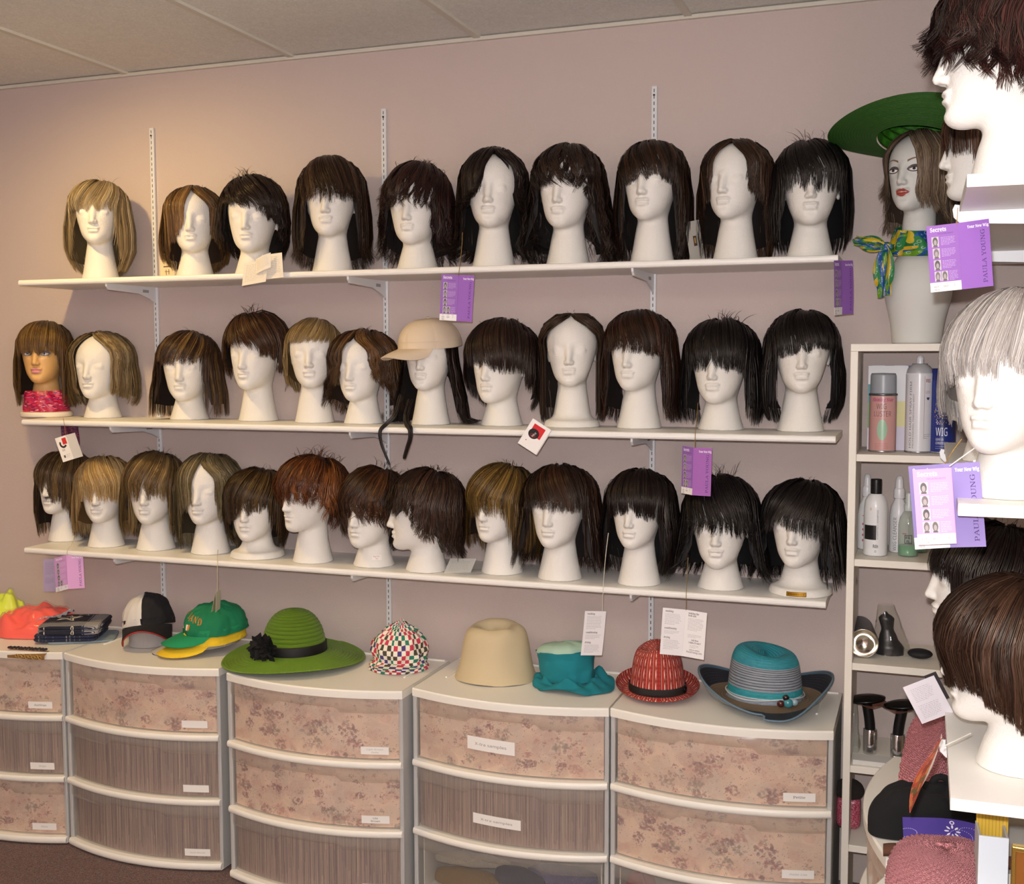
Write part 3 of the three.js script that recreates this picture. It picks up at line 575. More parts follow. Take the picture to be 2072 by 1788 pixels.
function placeWig(name, label, category, opts, head, scale, tilt = 0) { // head: {pos, neck (m), yaw}
  const G = makeWig(opts), w = thing(name, label, category, [head.pos.x, head.pos.y + head.neck, head.pos.z], head.yaw);
  w.scale.setScalar(scale); w.rotation.order = 'YXZ'; w.rotation.x = tilt;
  part('lining', G.lining, liningMat, w);
  if (G.hair) part('hair', G.hair, hairMat, w);
  if (G.fringe) part('fringe', G.fringe, hairMat, w);
  if (G.fly) part('flyaway_hair', G.fly, hairMat, w).userData.kind = 'stuff';
  return w;
}

// ------------------------------------------------------------------ cloth, straw and caps
let _straw = null;
function strawTex() { // plaited straw
  if (!_straw) { const n = 128; _straw = dataTex(n, (u, v) => { const a = Math.sin((u * 16 + Math.floor(v * 8) * 0.5) * 6.283), b = Math.abs(((v * 8) % 1) - 0.5) * 2; return clamp(0.5 + 0.35 * a * (1 - b) - 0.3 * b * b, 0, 1); }, { srgb: false }); }
  return _straw;
}
let _sc = null;
function strawColor() { if (!_sc) { const f = speckle(128, 31, 1, 0.5, 0); _sc = dataTex(128, (u, v) => { const a = Math.sin((u * 16 + Math.floor(v * 8) * 0.5) * 6.283), b = Math.abs(((v * 8) % 1) - 0.5) * 2, k = 205 + 40 * a * (1 - b) - 110 * Math.pow(b, 5) + (f(u, v) - 0.5) * 60; return [k, k, k * 0.96]; }); } return _sc; }
let _weave = null;
function weaveTex() { if (!_weave) { const f = speckle(128, 63, 0.7, 0.5, 0); _weave = dataTex(128, (u, v) => clamp(0.5 + 0.2 * Math.sin(u * 6.283 * 32) * Math.sin(v * 6.283 * 32) + (f(u, v) - 0.5) * 0.5, 0, 1), { srgb: false, repeat: [3, 3] }); } return _weave; }
const cotton = (c, rough = 0.85) => M(c, rough, { bumpMap: weaveTex(), bumpScale: 0.0004, side: THREE.DoubleSide });
/* a six-panel cap: o.crown (material or list of six), o.bill, o.under, o.edge; r, rz, height in metres; soft: slump of the crown */
function baseballCap(name, label, pos, turn, o) {
  const t = thing(name, label, 'cap', pos, turn);
  t.rotation.set(o.tilt || 0, turn, o.roll || 0, 'YXZ');
  const r = o.r || 0.088, rz = o.rz || 0.1, H2 = o.height || 0.1, soft = o.soft || 0, sq = o.squash || 0;
  const surf = (a, v) => { // a: azimuth, v: 0 rim .. 1 top
    const e = v * Math.PI / 2, c = Math.pow(Math.cos(e), 0.8), front = Math.max(0, Math.cos(a));
    const lump = soft * (0.5 * noise.noise(Math.sin(a) * 2.2 + 5, v * 3.1 + turn, Math.cos(a) * 2.2) + 0.25 * noise.noise(Math.sin(a) * 5, v * 7 + turn, Math.cos(a) * 5 + 3));
    return [Math.sin(a) * (r * c + lump * c), H2 * Math.pow(Math.sin(e), 0.92) * (1 - sq * (0.5 - 0.5 * Math.cos(a)) * v) + front * 0.006 * (1 - v) + lump * 0.8 * v, Math.cos(a) * (rz * c + lump * c)];
  };
  for (let k = 0; k < 6; k++) { // panels, their seams drawn in
    const a0 = k * Math.PI / 3, m = Array.isArray(o.crown) ? o.crown[k] : o.crown;
    part('panel', grid((u, v) => { const p = surf(a0 + u * Math.PI / 3, v), d = Math.min(u, 1 - u) * (1 - v), q = 1 - 0.016 * Math.exp(-d * d * 900) * (v < 0.97 ? 1 : 0); return [p[0] * q, p[1], p[2] * q]; }, 14, 14), m, t);
  }
  part('button', new THREE.SphereGeometry(0.007, 12, 8).scale(1, 0.6, 1).translate(0, H2 * (1 - sq * 0) + 0.001, 0), o.button || (Array.isArray(o.crown) ? o.crown[0] : o.crown), t);
  const L = o.billLen || 0.07, A = o.billAngle || 1.1, curve = o.curve === undefined ? 0.028 : o.curve;
  const bf = (u, v) => { const a = (u - 0.5) * 2 * A, k = 1 - Math.pow(Math.abs(u - 0.5) * 2, 2.6), x = Math.sin(a) * r * 0.985, z = Math.cos(a) * rz * 0.985; const e = L * k * v; return [x * (1 + 0.10 * v * k), 0.005 - curve * Math.pow(Math.abs(u - 0.5) * 2, 2) * ((o.root || 0.06) + 0.94 * v * Math.pow(Math.max(0, k), o.bk || 0.5)) - 0.012 * v * v * k, z + e]; };
  const b = part('bill', slab(bf, 28, 8, 0.003), o.bill, t);
  if (o.under) part('bill_underside', grid((u, v) => { const p = bf(1 - u, v); return [p[0], p[1] - 0.0036, p[2]]; }, 28, 8), o.under, b);
  if (o.edge) part('bill_edge', tube([...Array(15)].map((_, i) => { const p = bf(i / 14, 1); return [p[0], p[1] - 0.0015, p[2] + 0.0008]; }), 0.0022, 40, 6), o.edge, b);
  part('sweatband', grid((u, v) => { const a = u * 6.2832, p = surf(a, 0); return [p[0] * 0.985, p[1] + v * 0.022 - 0.001, p[2] * 0.985]; }, 48, 2, 1, 1, true), o.band || o.bill, t);
  return t;
}

// ------------------------------------------------------------------ foam heads and wigs on the three back shelves
// [shelf, x, z, turn (deg), size, neck (cm), height of the hair over the skull (cm)]
const HEADS = [
  [0, -2.470, 0.135, 27, 0.99, 11.5, 1.3],
  [0, -2.115, 0.135, 27, 1.01, 7.5, 1.1],
  [0, -1.904, 0.135, 17, 1.06, 6.5, 2.9],
  [0, -1.640, 0.135, 17, 1.06, 10.0, 3.1],
  [0, -1.368, 0.135, 6, 1.06, 7.0, 3.1],
  [0, -1.135, 0.135, 11, 1.06, 10.5, 1.9],
  [0, -0.920, 0.135, -1, 1.06, 9.5, 2.6],
  [0, -0.687, 0.135, -5, 1.03, 11.0, 1.3],
  [0, -0.468, 0.135, -13, 1.02, 10.5, 1.1],
  [0, -0.279, 0.135, 5, 1.04, 8.0, 1.7],
  [1, -2.745, 0.085, 22, 1.00, 11.5, 1.1],
  [1, -2.520, 0.085, 11, 1.05, 6.5, 1.3],
  [1, -2.185, 0.085, 18, 1.06, 6.0, 1.3],
  [1, -1.934, 0.085, 4, 1.06, 9.5, 3.5],
  [1, -1.718, 0.116, 20, 1.02, 10.5, 0.9],
  [1, -1.556, 0.117, 2, 1.01, 7.0, 1.5],
  [1, -1.345, 0.102, 4, 0.98, 10.5, 0.5],
  [1, -1.133, 0.085, -8, 1.06, 6.5, 3.2],
  [1, -0.922, 0.085, 11, 1.01, 11.5, 1.3],
  [1, -0.732, 0.085, -7, 1.06, 10.0, 1.3],
  [1, -0.509, 0.085, -5, 1.06, 7.0, 1.9],
  [1, -0.300, 0.085, 6, 1.04, 10.0, 1.3],
  [2, -2.687, 0.084, 3, 0.99, 10.0, 1.3],
  [2, -2.478, 0.136, 21, 1.01, 8.5, 1.3],
  [2, -2.290, 0.131, 17, 1.06, 8.5, 1.8],
  [2, -2.083, 0.136, 11, 1.05, 9.5, 1.3],
  [2, -1.906, 0.149, 10, 1.06, 5.5, 1.3],
  [2, -1.706, 0.167, -20, 1.04, 9.5, 2.1],
  [2, -1.504, 0.165, -8, 1.06, 6.0, 2.5],
  [2, -1.329, 0.185, -64, 1.06, 6.0, 2.7],
  [2, -1.110, 0.150, -13, 1.03, 9.5, 1.5],
  [2, -0.930, 0.177, -3, 1.06, 9.0, 1.6],
  [2, -0.707, 0.178, -5, 1.00, 10.5, 1.3],
  [2, -0.492, 0.159, 1, 1.06, 6.0, 3.2],
  [2, -0.287, 0.160, -9, 1.04, 7.5, 1.7],];
const shelfTop = (r) => SHELF_Y[r] + 0.0002;
function foamAt(d, label, opts = {}) { // d: {x, y, z, yaw, s, neck, vt}
  const h = thing('foam_mannequin', label, 'foam head', [d.x, d.y, d.z], rad(d.yaw));
  h.scale.setScalar(d.s);
  const o = { neck: d.neck, flare: opts.flare || 'round' };
  part('face_and_neck', headGeo(o, opts.cell || 0.42), foamMat, h);
  return { pos: V(d.x, d.y, d.z), neck: d.neck * 0.01 * d.s, yaw: rad(d.yaw), s: d.s, floor: -d.neck, field: headField(o), vt: d.vt, group: h };
}
const headData = (i) => { const [r, x, z, yaw, s, neck, vt] = HEADS[i]; return { x, y: shelfTop(r), z, yaw, s, neck, vt }; };
const foamHead = (i, label, opts) => foamAt(headData(i), label, opts);
// end heights by azimuth: fringe inside +-fr deg, sides, back; separate left and right where they differ
function endsOf({ fr = 48, fringe = 9.5, fringeL, fringeR, side = -4, sideL, sideR, back = -7, ear }) {
  const fl = fringeL === undefined ? fringe : fringeL, fR = fringeR === undefined ? fringe : fringeR, sl = sideL === undefined ? side : sideL, sr = sideR === undefined ? side : sideR;
  return [[-180, back], [-125, mix(back, sl, 0.4)], [-90, sl], [-(fr + 12), ear === undefined ? sl : ear], [-fr, fl], [-12, mix(fl, fringe, 0.5)], [0, fringe], [12, mix(fR, fringe, 0.5)], [fr, fR], [fr + 12, ear === undefined ? sr : ear], [90, sr], [125, mix(back, sr, 0.4)], [180, back]];
}
const BLACK = ['#0b090a', '#171214', '#2a201e'], DARK = ['#140d0b', '#2a1b15', '#4a3022'], BROWN = ['#1d120c', '#3a2518', '#6b4a30'], CHEST = ['#24130b', '#4a2a18', '#7d4c2c'], HONEY = ['#3d2a18', '#6f4f2c', '#b08a52'], BLOND = ['#74603e', '#ae9468', '#e6d6b0'], GOLD = ['#7a5c36', '#bb985e', '#eed4a0'], ASH = ['#4a3f2b', '#7c6c4a', '#b5a47c'];
const bobIn = [[-12, 0.7], [-7, 0.94], [-2, 1.12], [4, 1.13], [9, 1.05], [12, 1]], straight = [[-12, 0.94], [-6, 1.02], [0, 1.1], [6, 1.08], [12, 1]], wide = [[-12, 1.1], [-5, 1.22], [1, 1.19], [7, 1.08], [12, 1]], nape = [[-8, 0.72], [-3, 0.82], [2, 0.95], [7, 1.02], [12, 1]], tuck = [[-8, 0.7], [-2, 0.86], [3, 1.0], [8, 1.05], [12, 1]];
// one row per head: label of the head, label of the wig, flow
const STYLES = [
  // top shelf
  ['plain white foam head, first on the top shelf, alone beside the wall upright', 'shoulder-length dark-rooted blond bob with a thin fringe, first on the top shelf', { vol: [2.0, 0, 1.0, 1.8], ends: endsOf({ fringe: 10.2, side: -8.5, back: -10 }), prof: bobIn, cols: BLOND, hi: 0.3, root: 0.6, chop: 1.4, frLine: 0.4, spike: [36, 2.5], flip: -0.7 }],
  ['white foam head under the chin-length caramel wig, beige tag standing next to it', 'caramel bob with dark roots parted over the forehead, beside a beige tag', { vol: [1.4, 0, 0.9, 1.2], ends: endsOf({ fringe: 8, fringeL: 2, fringeR: 1, side: -3, back: -6.5 }), open: [10, 40], openFrom: 0.45, part: 0.0, prof: bobIn, cols: ['#382414', '#7c5a32', '#b8905a'], hi: 0.25, root: 0.9, chop: 1.2, flip: -0.5 }],
  ['white foam head with bare forehead corner behind the open white cards', 'short dark brown curly wig with a fringe swept across one eye, behind white cards', { vol: [2.1, 0, 1.5, 2.0], ends: endsOf({ fr: 50, fringe: 10.5, fringeL: 13.5, fringeR: 8, side: 1.5, back: -2.5, ear: 3 }), sweep: 34, part: -0.3, prof: nape, cols: DARK, hi: 0.12, wave: 0.5, waveLen: 5, chop: 1.6, spike: [105, 2.8], spikeW: 0.13, mess: 10, poleZ: -0.1 }],
  ['tall-necked foam head under the layered brown wig, fourth along the top shelf', 'layered brown wig with wispy fringe and flicked ends, fourth along the top shelf', { vol: [1.8, 0, 1.3, 1.8], ends: endsOf({ fringe: 9.3, side: -7, back: -9.5 }), prof: straight, cols: BROWN, hi: 0.08, chop: 2.2, flip: 1.6, flipLen: 4.5, frLine: 0.5, spike: [21, 1.4] }],
  ['short-necked foam head below the tousled wig beside the second upright', 'tousled choppy reddish-brown wig with curled tips, in front of the second upright', { vol: [2.0, 0, 1.6, 1.9], ends: endsOf({ fringe: 9.6, side: -3, back: -6 }), prof: [[-8, 0.95], [-2, 1.03], [4, 1.06], [12, 1]], cols: ['#160c0c', '#301a17', '#4e2c24'], hi: 0.12, wave: 0.7, waveLen: 5, chop: 3.2, spike: [135, 2.3], spikeW: 0.13, flip: 1.6, flipLen: 3.5, clump: 0.85, mess: 14 }],
  ['white foam head half hidden by long dark hair, purple booklet hung below it', 'long dark brown wig parted over one eye with upturned ends, above the purple booklet', { vol: [1.7, 0, 0.9, 1.5], ends: endsOf({ fringe: 9, fringeL: 2.5, fringeR: -5, side: -7.5, back: -9.5 }), open: [8, 48], openFrom: 0.4, part: 0.12, prof: [[-12, 1.25], [-6, 1.12], [0, 1.08], [7, 1.06], [12, 1]], cols: ['#120c0b', '#251815', '#3e2a22'], hi: 0.12, chop: 1.2, flip: 3.4, flipLen: 4.5, wave: 0.25, waveLen: 9, spike: [15, 0.9] }],
  ['white foam head framed by big dark waves, small chin, middle of the top shelf', 'long wavy dark brown wig with parted wisps on the brow, widest on the top shelf', { vol: [2.0, 0, 1.2, 1.7], ends: endsOf({ fringe: 11.3, fringeL: 9.5, fringeR: 9.5, side: -8, back: -9.3 }), prof: [[-12, 1.2], [-5, 1.32], [1, 1.2], [7, 1.08], [12, 1]], cols: ['#130d0b', '#281a15', '#4a3226'], hi: 0.16, wave: 1.3, waveLen: 8, chop: 1.6, sweep: 6, frLine: 0.55, spike: [33, 1.4] }],
  ['white foam head under straight split bangs in front of the third upright', 'long straight chestnut-black wig with split bangs, in front of the third upright', { vol: [1.5, 0, 1.1, 1.5], ends: endsOf({ fringe: 10.8, fringeL: 8.6, fringeR: 8.6, side: -9.5, back: -11 }), prof: straight, cols: ['#150d0a', '#2c1b13', '#52321f'], hi: 0.16, chop: 1.0, wave: 0.3, waveLen: 10, frLine: 0.45, spike: [12, 0.9] }],
  ['white foam head with forehead and one eye bare, grey card tucked beside its hair', 'long brown wig with coppery strands parted off the face, grey card beside it', { vol: [1.4, 0, 1.0, 1.4], ends: endsOf({ fringe: 9, fringeL: 1, fringeR: 3, side: -9, back: -10.5 }), open: [20, 40], openFrom: 0.35, part: 0.05, prof: straight, cols: ['#1c110b', '#38241a', '#6e4a31'], hi: 0.24, chop: 1.2, wave: 0.35, waveLen: 10, spike: [12, 0.9] }],
  ['short-necked white foam head, last on the top shelf before the mannequin bust', 'short spiky black wig with long wisps on the brow, last on the top shelf', { vol: [2.0, 0, 1.4, 1.8], ends: endsOf({ fringe: 8.2, fringeL: 8.2, fringeR: 8.0, side: -3.5, back: -7 }), prof: [[-8, 0.9], [-3, 1.02], [4, 1.06], [12, 1]], cols: BLACK, hi: 0.05, chop: 2.0, frLine: 0.5, spike: [54, 3.7], spikeU: 0.35, clump: 0.7 }],
  // middle shelf
  null, // the tan mannequin
  ['white foam head turned away from the tan mannequin, bare forehead', 'highlighted light brown bob swept off the forehead, next to the tan mannequin', { vol: [2.5, 0, 1.2, 2.2], ends: endsOf({ fringe: 1, fringeR: -0.5, side: -2.8, back: -4.5 }), open: [34, 44], openFrom: 0.25, part: -0.15, prof: [[-6, 0.9], [-2, 1.08], [4, 1.1], [12, 1]], cols: ['#54422c', '#8f764c', '#d2bc8c'], hi: 0.32, chop: 1.0, flip: -1.3, flipLen: 4, spike: [15, 1.1], wave: 0.2 }],
  ['white foam head under straight highlighted bangs in front of the first upright', 'highlighted brown bob with straight bangs, in front of the first upright', { vol: [1.7, 0, 1.1, 1.7], ends: endsOf({ fringe: 11.0, side: -4.5, back: -6 }), prof: wide, cols: ['#241710', '#4a3220', '#a98248'], hi: 0.26, chop: 1.4, frLine: 0.75, spike: [21, 1.5] }],
  ['tall-necked white foam head below the short auburn-brown wig', 'short auburn-brown wig with a high swept-over crown, tallest on the middle shelf', { vol: [2.0, 0, 1.9, 2.0], ends: endsOf({ fr: 55, fringe: 12.2, fringeL: 13, fringeR: 8.5, side: 3.5, back: -2, ear: 5 }), sweep: 26, part: -0.25, prof: nape, cols: ['#24150c', '#4a2d18', '#7c5532'], hi: 0.18, chop: 1.8, spike: [60, 2.5], spikeW: 0.13, mess: 12, poleZ: 0.1 }],
  ['tall-necked white foam head with closed eyes clear under a sparse blond fringe', 'smooth blond-brown cropped wig with a short sparse fringe, bare neck', { vol: [1.3, 0, 0.8, 1.1], ends: endsOf({ fr: 48, fringe: 13.2, side: 1, back: -3.5, ear: 0.5 }), prof: tuck, cols: ['#66502e', '#9c8050', '#d4ba86'], hi: 0.25, chop: 1.0, frLine: 0.8, spike: [12, 0.9] }],
  ['short-necked white foam head under the curly-ended wig left of the beige cap', 'mid-brown shoulder wig with curling ends, between the blond crop and the beige cap', { vol: [2.3, 0, 1.3, 2.0], ends: endsOf({ fringe: 8, fringeL: 4, fringeR: 2, side: -3, back: -6 }), open: [14, 34], openFrom: 0.5, prof: bobIn, cols: ['#2e1c10', '#553820', '#8d6538'], hi: 0.2, chop: 2.0, flip: 1.2, flipLen: 3.5, wave: 0.5, waveLen: 6, spike: [33, 1.6] }],
  ['long-necked white foam head wearing the beige cap', 'long straight dark brown hair hanging from under the beige cap, tails over the shelf edge', { vol: [0.55, 0, 0.5, 0.5], ends: endsOf({ fr: 60, fringe: 13.5, side: -14, back: -13, ear: -10 }), prof: [[-12, 1.5], [-4, 1.36], [2, 1.2], [8, 1.05], [12, 1]], cols: ['#140d0b', '#261813', '#3e281e'], hi: 0.1, chop: 1.5, wave: 0.3, waveLen: 10, spike: [0, 1.1] }],
  ['short-necked white foam head right of the beige cap, brow half covered', 'short dark brown wig with feathered side fringe, right of the beige cap', { vol: [2.1, 0, 1.4, 2.4], ends: endsOf({ fr: 55, fringe: 9.2, fringeL: 10.5, fringeR: 8.2, side: 2, back: -4.5, ear: 4 }), sweep: 16, prof: nape, cols: ['#150d0b', '#2a1a14', '#452c20'], hi: 0.12, chop: 2.0, frLine: 0.6, spike: [39, 1.8] }],
  ['white foam head on a wide base with the whole forehead bare, red card hung below', 'long straight ash-brown wig combed back from a bare forehead, above the red card', { vol: [1.6, 0, 1.0, 1.5], ends: endsOf({ fringe: -8, side: -10, back: -11 }), open: [62, 62], openFrom: 0.12, poleZ: 0.15, prof: straight, cols: ['#2a1e16', '#46352a', '#6b5442'], hi: 0.2, chop: 1.4, spike: [12, 0.8] }, { flare: 'plinth' }],
  ['white foam head with straight dark bangs in front of the third upright, middle shelf', 'long dark chestnut wig with thick straight bangs, in front of the third upright', { vol: [1.7, 0, 1.2, 1.6], ends: endsOf({ fringe: 9.6, fringeR: 8.2, side: -8, back: -10 }), prof: straight, cols: ['#1a0f0b', '#331d14', '#5c3522'], hi: 0.2, chop: 1.4, flip: 1.2, flipLen: 4, frLine: 0.7, spike: [12, 0.9] }],
  ['short-necked white foam head under the spiky black crop, second from the bookcase', 'layered black crop with arching wisps on the crown, magenta tag hung below', { vol: [2.0, 0, 1.3, 1.8], ends: endsOf({ fringe: 9.6, fringeL: 8.2, fringeR: 7.8, side: -4.5, back: -6.5 }), sweep: 10, prof: straight, cols: BLACK, hi: 0.05, chop: 1.8, frLine: 0.55, spike: [51, 3.4], spikeU: 0.3, spikeW: 0.16 }],
  ['tall-necked white foam head at the bookcase end of the middle shelf', 'smooth black chin-tapered bob with side bangs, last on the middle shelf', { vol: [1.9, 0, 1.2, 1.6], ends: endsOf({ fringe: 11.2, fringeL: 8.8, fringeR: 10.2, side: -6.5, back: -9 }), prof: bobIn, part: 0.1, cols: BLACK, hi: 0.05, chop: 0.9, frLine: 0.75, spike: [9, 0.8] }],
  // bottom shelf
  ['white foam head turned to the wall end, first on the bottom shelf', 'streaked dark-blond long wig under the folded white tag, first on the bottom shelf', { vol: [1.6, 0, 1.2, 1.8], ends: endsOf({ fringe: 8, fringeL: 9.5, fringeR: 2, side: -8, back: -9.5 }), sweep: -10, prof: straight, cols: ['#2a1e12', '#59432a', '#a08250'], hi: 0.28, chop: 2.0, frLine: 0.5, spike: [39, 2.3] }],
  ['white foam head with eyes hidden below a feathery golden fringe', 'feathered golden blond wig, second on the bottom shelf', { vol: [1.7, 0, 1.4, 1.6], ends: endsOf({ fringe: 7.6, side: -3.5, back: -7 }), prof: straight, cols: GOLD, hi: 0.35, root: 0.4, chop: 2.6, frLine: 0.45, spike: [27, 1.4] }],
  ['white foam head with brow covered by brown-gold fringe, third on the bottom shelf', 'rooted brown-gold wig with loose crown wisps, third on the bottom shelf', { vol: [1.6, 0, 1.3, 1.6], ends: endsOf({ fringe: 8.2, side: -3, back: -6.5 }), prof: straight, cols: ['#3a2a18', '#785e38', '#c0a068'], hi: 0.3, root: 0.6, chop: 2.2, frLine: 0.5, spike: [45, 2.3] }],
  ['tall-necked white foam head between long olive-blond curtains of hair', 'long olive ash-blond wig parted in thin curtains, string hanging below it', { vol: [1.8, 0, 1.2, 1.8], ends: endsOf({ fringe: 7, fringeL: 3, fringeR: -3, side: -7.5, back: -9 }), open: [8, 34], openFrom: 0.5, prof: straight, cols: ASH, hi: 0.2, chop: 2.2, wave: 0.2, waveLen: 9, frLine: 0.5, spike: [18, 1.1] }],
  ['white foam head with bold nose and lips on a round flared foot', 'short brown wig with gold streaks swept over one eye, on the flared-foot head', { vol: [1.5, 0, 1.3, 1.4], ends: endsOf({ fringe: 7.5, fringeL: 5, fringeR: 9.5, side: -1, back: -4.5, ear: 2 }), sweep: -14, part: 0.2, prof: nape, cols: ['#1e140c', '#3c2a18', '#8a6a38'], hi: 0.28, chop: 1.8, frLine: 0.7, spike: [27, 1.6] }, { flare: 'plinth' }],
  ['white foam head in three-quarter profile under the copper wig', 'tousled copper-auburn short wig with a loop of hair on top', { vol: [2.2, 0, 2.2, 2.0], ends: endsOf({ fr: 60, fringe: 8.5, side: 5, back: -1, ear: 4 }), sweep: -8, prof: nape, cols: ['#2a140a', '#663519', '#aa6830'], hi: 0.22, wave: 0.5, waveLen: 5, chop: 2.4, spike: [105, 3.2], spikeW: 0.13, mess: 16 }],
  ['white foam head with red ink on its neck, lock of hair curled on the cheek', 'dark brown wig with coppery fringe over the nose, curl on the cheek', { vol: [1.7, 0, 1.5, 1.6], ends: endsOf({ fringe: 8, fringeL: 2, fringeR: 7, side: 2.5, back: -3, ear: 4 }), sweep: -12, part: 0.25, prof: nape, cols: ['#1a0f0b', '#38200f', '#6e4424'], hi: 0.22, wave: 0.5, waveLen: 6, chop: 2.2, flip: -1.0, frLine: 0.6, spike: [60, 3.0] }],
  ['white foam head in full profile, nose towards the copper wig', 'short dark brown layered wig seen in profile with a flicked nape', { vol: [1.8, 0, 1.8, 1.6], ends: endsOf({ fr: 54, fringe: 10, side: 3, back: -3.5, ear: 6.5 }), prof: [[-6, 0.85], [0, 0.86], [5, 0.98], [12, 1]], cols: ['#1a100c', '#34211a', '#543828'], hi: 0.14, wave: 0.5, waveLen: 5, chop: 2.0, flip: 1.2, flipLen: 3, spike: [90, 1.6], spikeW: 0.13, mess: 12 }],
  ['white foam head under the gold-streaked wig, grey card lying beside it', 'gold-streaked brown wig with a full wispy fringe, grey card lying beside it', { vol: [1.9, 0, 1.8, 1.7], ends: endsOf({ fringe: 7.8, side: -2.5, back: -7 }), prof: straight, cols: ['#2c1f10', '#5c4422', '#b18c44'], hi: 0.32, chop: 2.6, frLine: 0.5, spike: [39, 1.6] }],
  ['tall-necked white foam head under thick level dark bangs, bottom shelf', 'dark brown long layered wig with thick level bangs, bottom shelf', { vol: [1.8, 0, 1.3, 1.8], ends: endsOf({ fringe: 9.6, side: -6, back: -9 }), prof: wide, cols: ['#170e0b', '#2e1c14', '#54341f'], hi: 0.16, chop: 1.6, flip: 1.0, flipLen: 4, frLine: 0.85, spike: [18, 1.1] }],
  ['tall-necked white foam head with a string hanging past its cheek', 'smooth black-brown long wig with side bangs, string hanging in front', { vol: [1.9, 0, 1.3, 1.9], ends: endsOf({ fringe: 10.6, fringeL: 8.2, fringeR: 7.2, side: -6.5, back: -9.8 }), sweep: 6, prof: bobIn, cols: ['#0e0a0a', '#1d1412', '#35241e'], hi: 0.08, chop: 1.2, frLine: 0.7, spike: [12, 0.9] }],
  ['short-necked white foam head under the black shag, partly behind the magenta tag', 'shaggy black wig with flicked ends and upright crown tufts, behind the magenta tag', { vol: [2.2, 0, 1.4, 2.0], ends: endsOf({ fringe: 9, fringeL: 9, fringeR: 7, side: -3.5, back: -5.5 }), prof: wide, cols: BLACK, hi: 0.04, chop: 2.6, flip: 1.8, flipLen: 4, frLine: 0.5, spike: [51, 3.9], spikeU: 0.25, clump: 0.8 }],
  ['white foam head on a round flared foot with a gold label', 'black wig with heavy bangs split at the middle, on the gold-labelled head', { vol: [2.1, 0, 1.5, 1.8], ends: endsOf({ fringe: 10.8, fringeL: 7.4, fringeR: 7.2, side: -4.5, back: -7 }), prof: wide, cols: BLACK, hi: 0.05, chop: 1.6, flip: 0.9, flipLen: 3.5, frLine: 0.7, spike: [18, 1.1] }, { flare: 'plinth' }],
];
const WIDER = { 3: 0.9, 5: 0.5, 9: 0.3, 14: 0.1, 15: 1.3, 17: 1.3, 21: 0.3, 27: 1.9, 31: 1.2, 34: 0.8 };
const HEAD = [];
STYLES.forEach((s, i) => {
  if (!s) { HEAD.push(null); return; }
  const h = foamHead(i, s[0], s[3] || {}); HEAD.push(h);
  const o = { ...s[2], seed: 100 + i, floor: h.floor, field: h.field }; o.vol = [...o.vol]; o.vol[1] = h.vt; if (i !== 16) { o.vol[0] += WIDER[i] === undefined ? 0.6 : WIDER[i]; o.vol[3] += 0.4; } if (!o.open && o.sweep === undefined) { o.sweep = i % 2 ? 24 : -24; if (o.part === undefined) o.part = i % 2 ? -0.12 : 0.12; }
  if (i === 16) o.vol[1] = 0.3;
  placeWig('wig', s[1], 'wig', o, h, h.s);
});

// ------------------------------------------------------------------ heads on the side shelves (they face the room) and the painted mannequins
const SIDE = {
  top: foamAt({ x: 0.108, y: 1.7572, z: 1.35, yaw: -84, s: 1.05, neck: 8, vt: 2.6 }, 'large white foam head in profile on the highest side shelf, nearest the camera', { cell: 0.37 }),
  topMid: foamAt({ x: 0.118, y: 1.7572, z: 0.72, yaw: -80, s: 1.0, neck: 6, vt: 1.4 }, 'white foam head in profile behind the purple booklet on the highest side shelf', {}),
  topFar: foamAt({ x: 0.172, y: 1.7572, z: 0.36, yaw: -72, s: 1.0, neck: 8, vt: 1.4 }, 'white foam head furthest back on the highest side shelf', {}),
  mid: foamAt({ x: 0.118, y: 1.3122, z: 1.36, yaw: -27, s: 1.06, neck: 6.5, vt: 2.4 }, 'white foam head below the silver wig, brightest of all', { cell: 0.37 }),
  midFar: foamAt({ x: 0.125, y: 1.3122, z: 0.78, yaw: -70, s: 1.0, neck: 8, vt: 1.4 }, 'white foam head with handwriting on its neck, behind the silver wig', {}),
  low: foamAt({ x: 0.142, y: 0.8972, z: 1.30, yaw: -88, s: 1.06, neck: 6.5, vt: 2.0 }, 'white foam head below the glossy brown bob on the lowest side shelf', { cell: 0.37 }),
  lowFar: foamAt({ x: 0.115, y: 0.8972, z: 0.84, yaw: -84, s: 1.03, neck: 9.5, vt: 1.6 }, 'white foam head in profile behind the glossy brown bob', {}),
};
const sideWig = (k, label, o, tilt) => { const h = SIDE[k]; o.vol[1] = h.vt; return placeWig('wig', label, 'wig', { ...o, field: h.field, floor: h.floor }, h, h.s, tilt); };
sideWig('top', 'shaggy auburn-black wig with red curling tips, on the large profile head', { seed: 301, vol: [2.6, 0, 2.6, 2.4], ends: endsOf({ fr: 50, fringe: 9.2, fringeR: 7.5, fringeL: 8, side: 3, back: -6, ear: 4.5 }), prof: [[-8, 1.0], [0, 1.02], [6, 1.06], [12, 1]], cols: ['#120a0a', '#24110f', '#4e211c'], hi: 0.16, wave: 0.7, waveLen: 6, chop: 3, flip: 1.6, flipLen: 4, clump: 0.6, mess: 16, spike: [60, 2], per: 24, width: 0.2, locks: 190, frLine: 0.85 });
sideWig('topMid', 'straight chestnut wig with a full fringe, half hidden by the auburn-black one', { seed: 302, vol: [1.8, 0, 1.6, 1.6], ends: endsOf({ fringe: 8.6, side: -3, back: -6, ear: 2 }), prof: straight, cols: ['#22120b', '#4a2a1a', '#74482e'], hi: 0.2, chop: 1.4 });
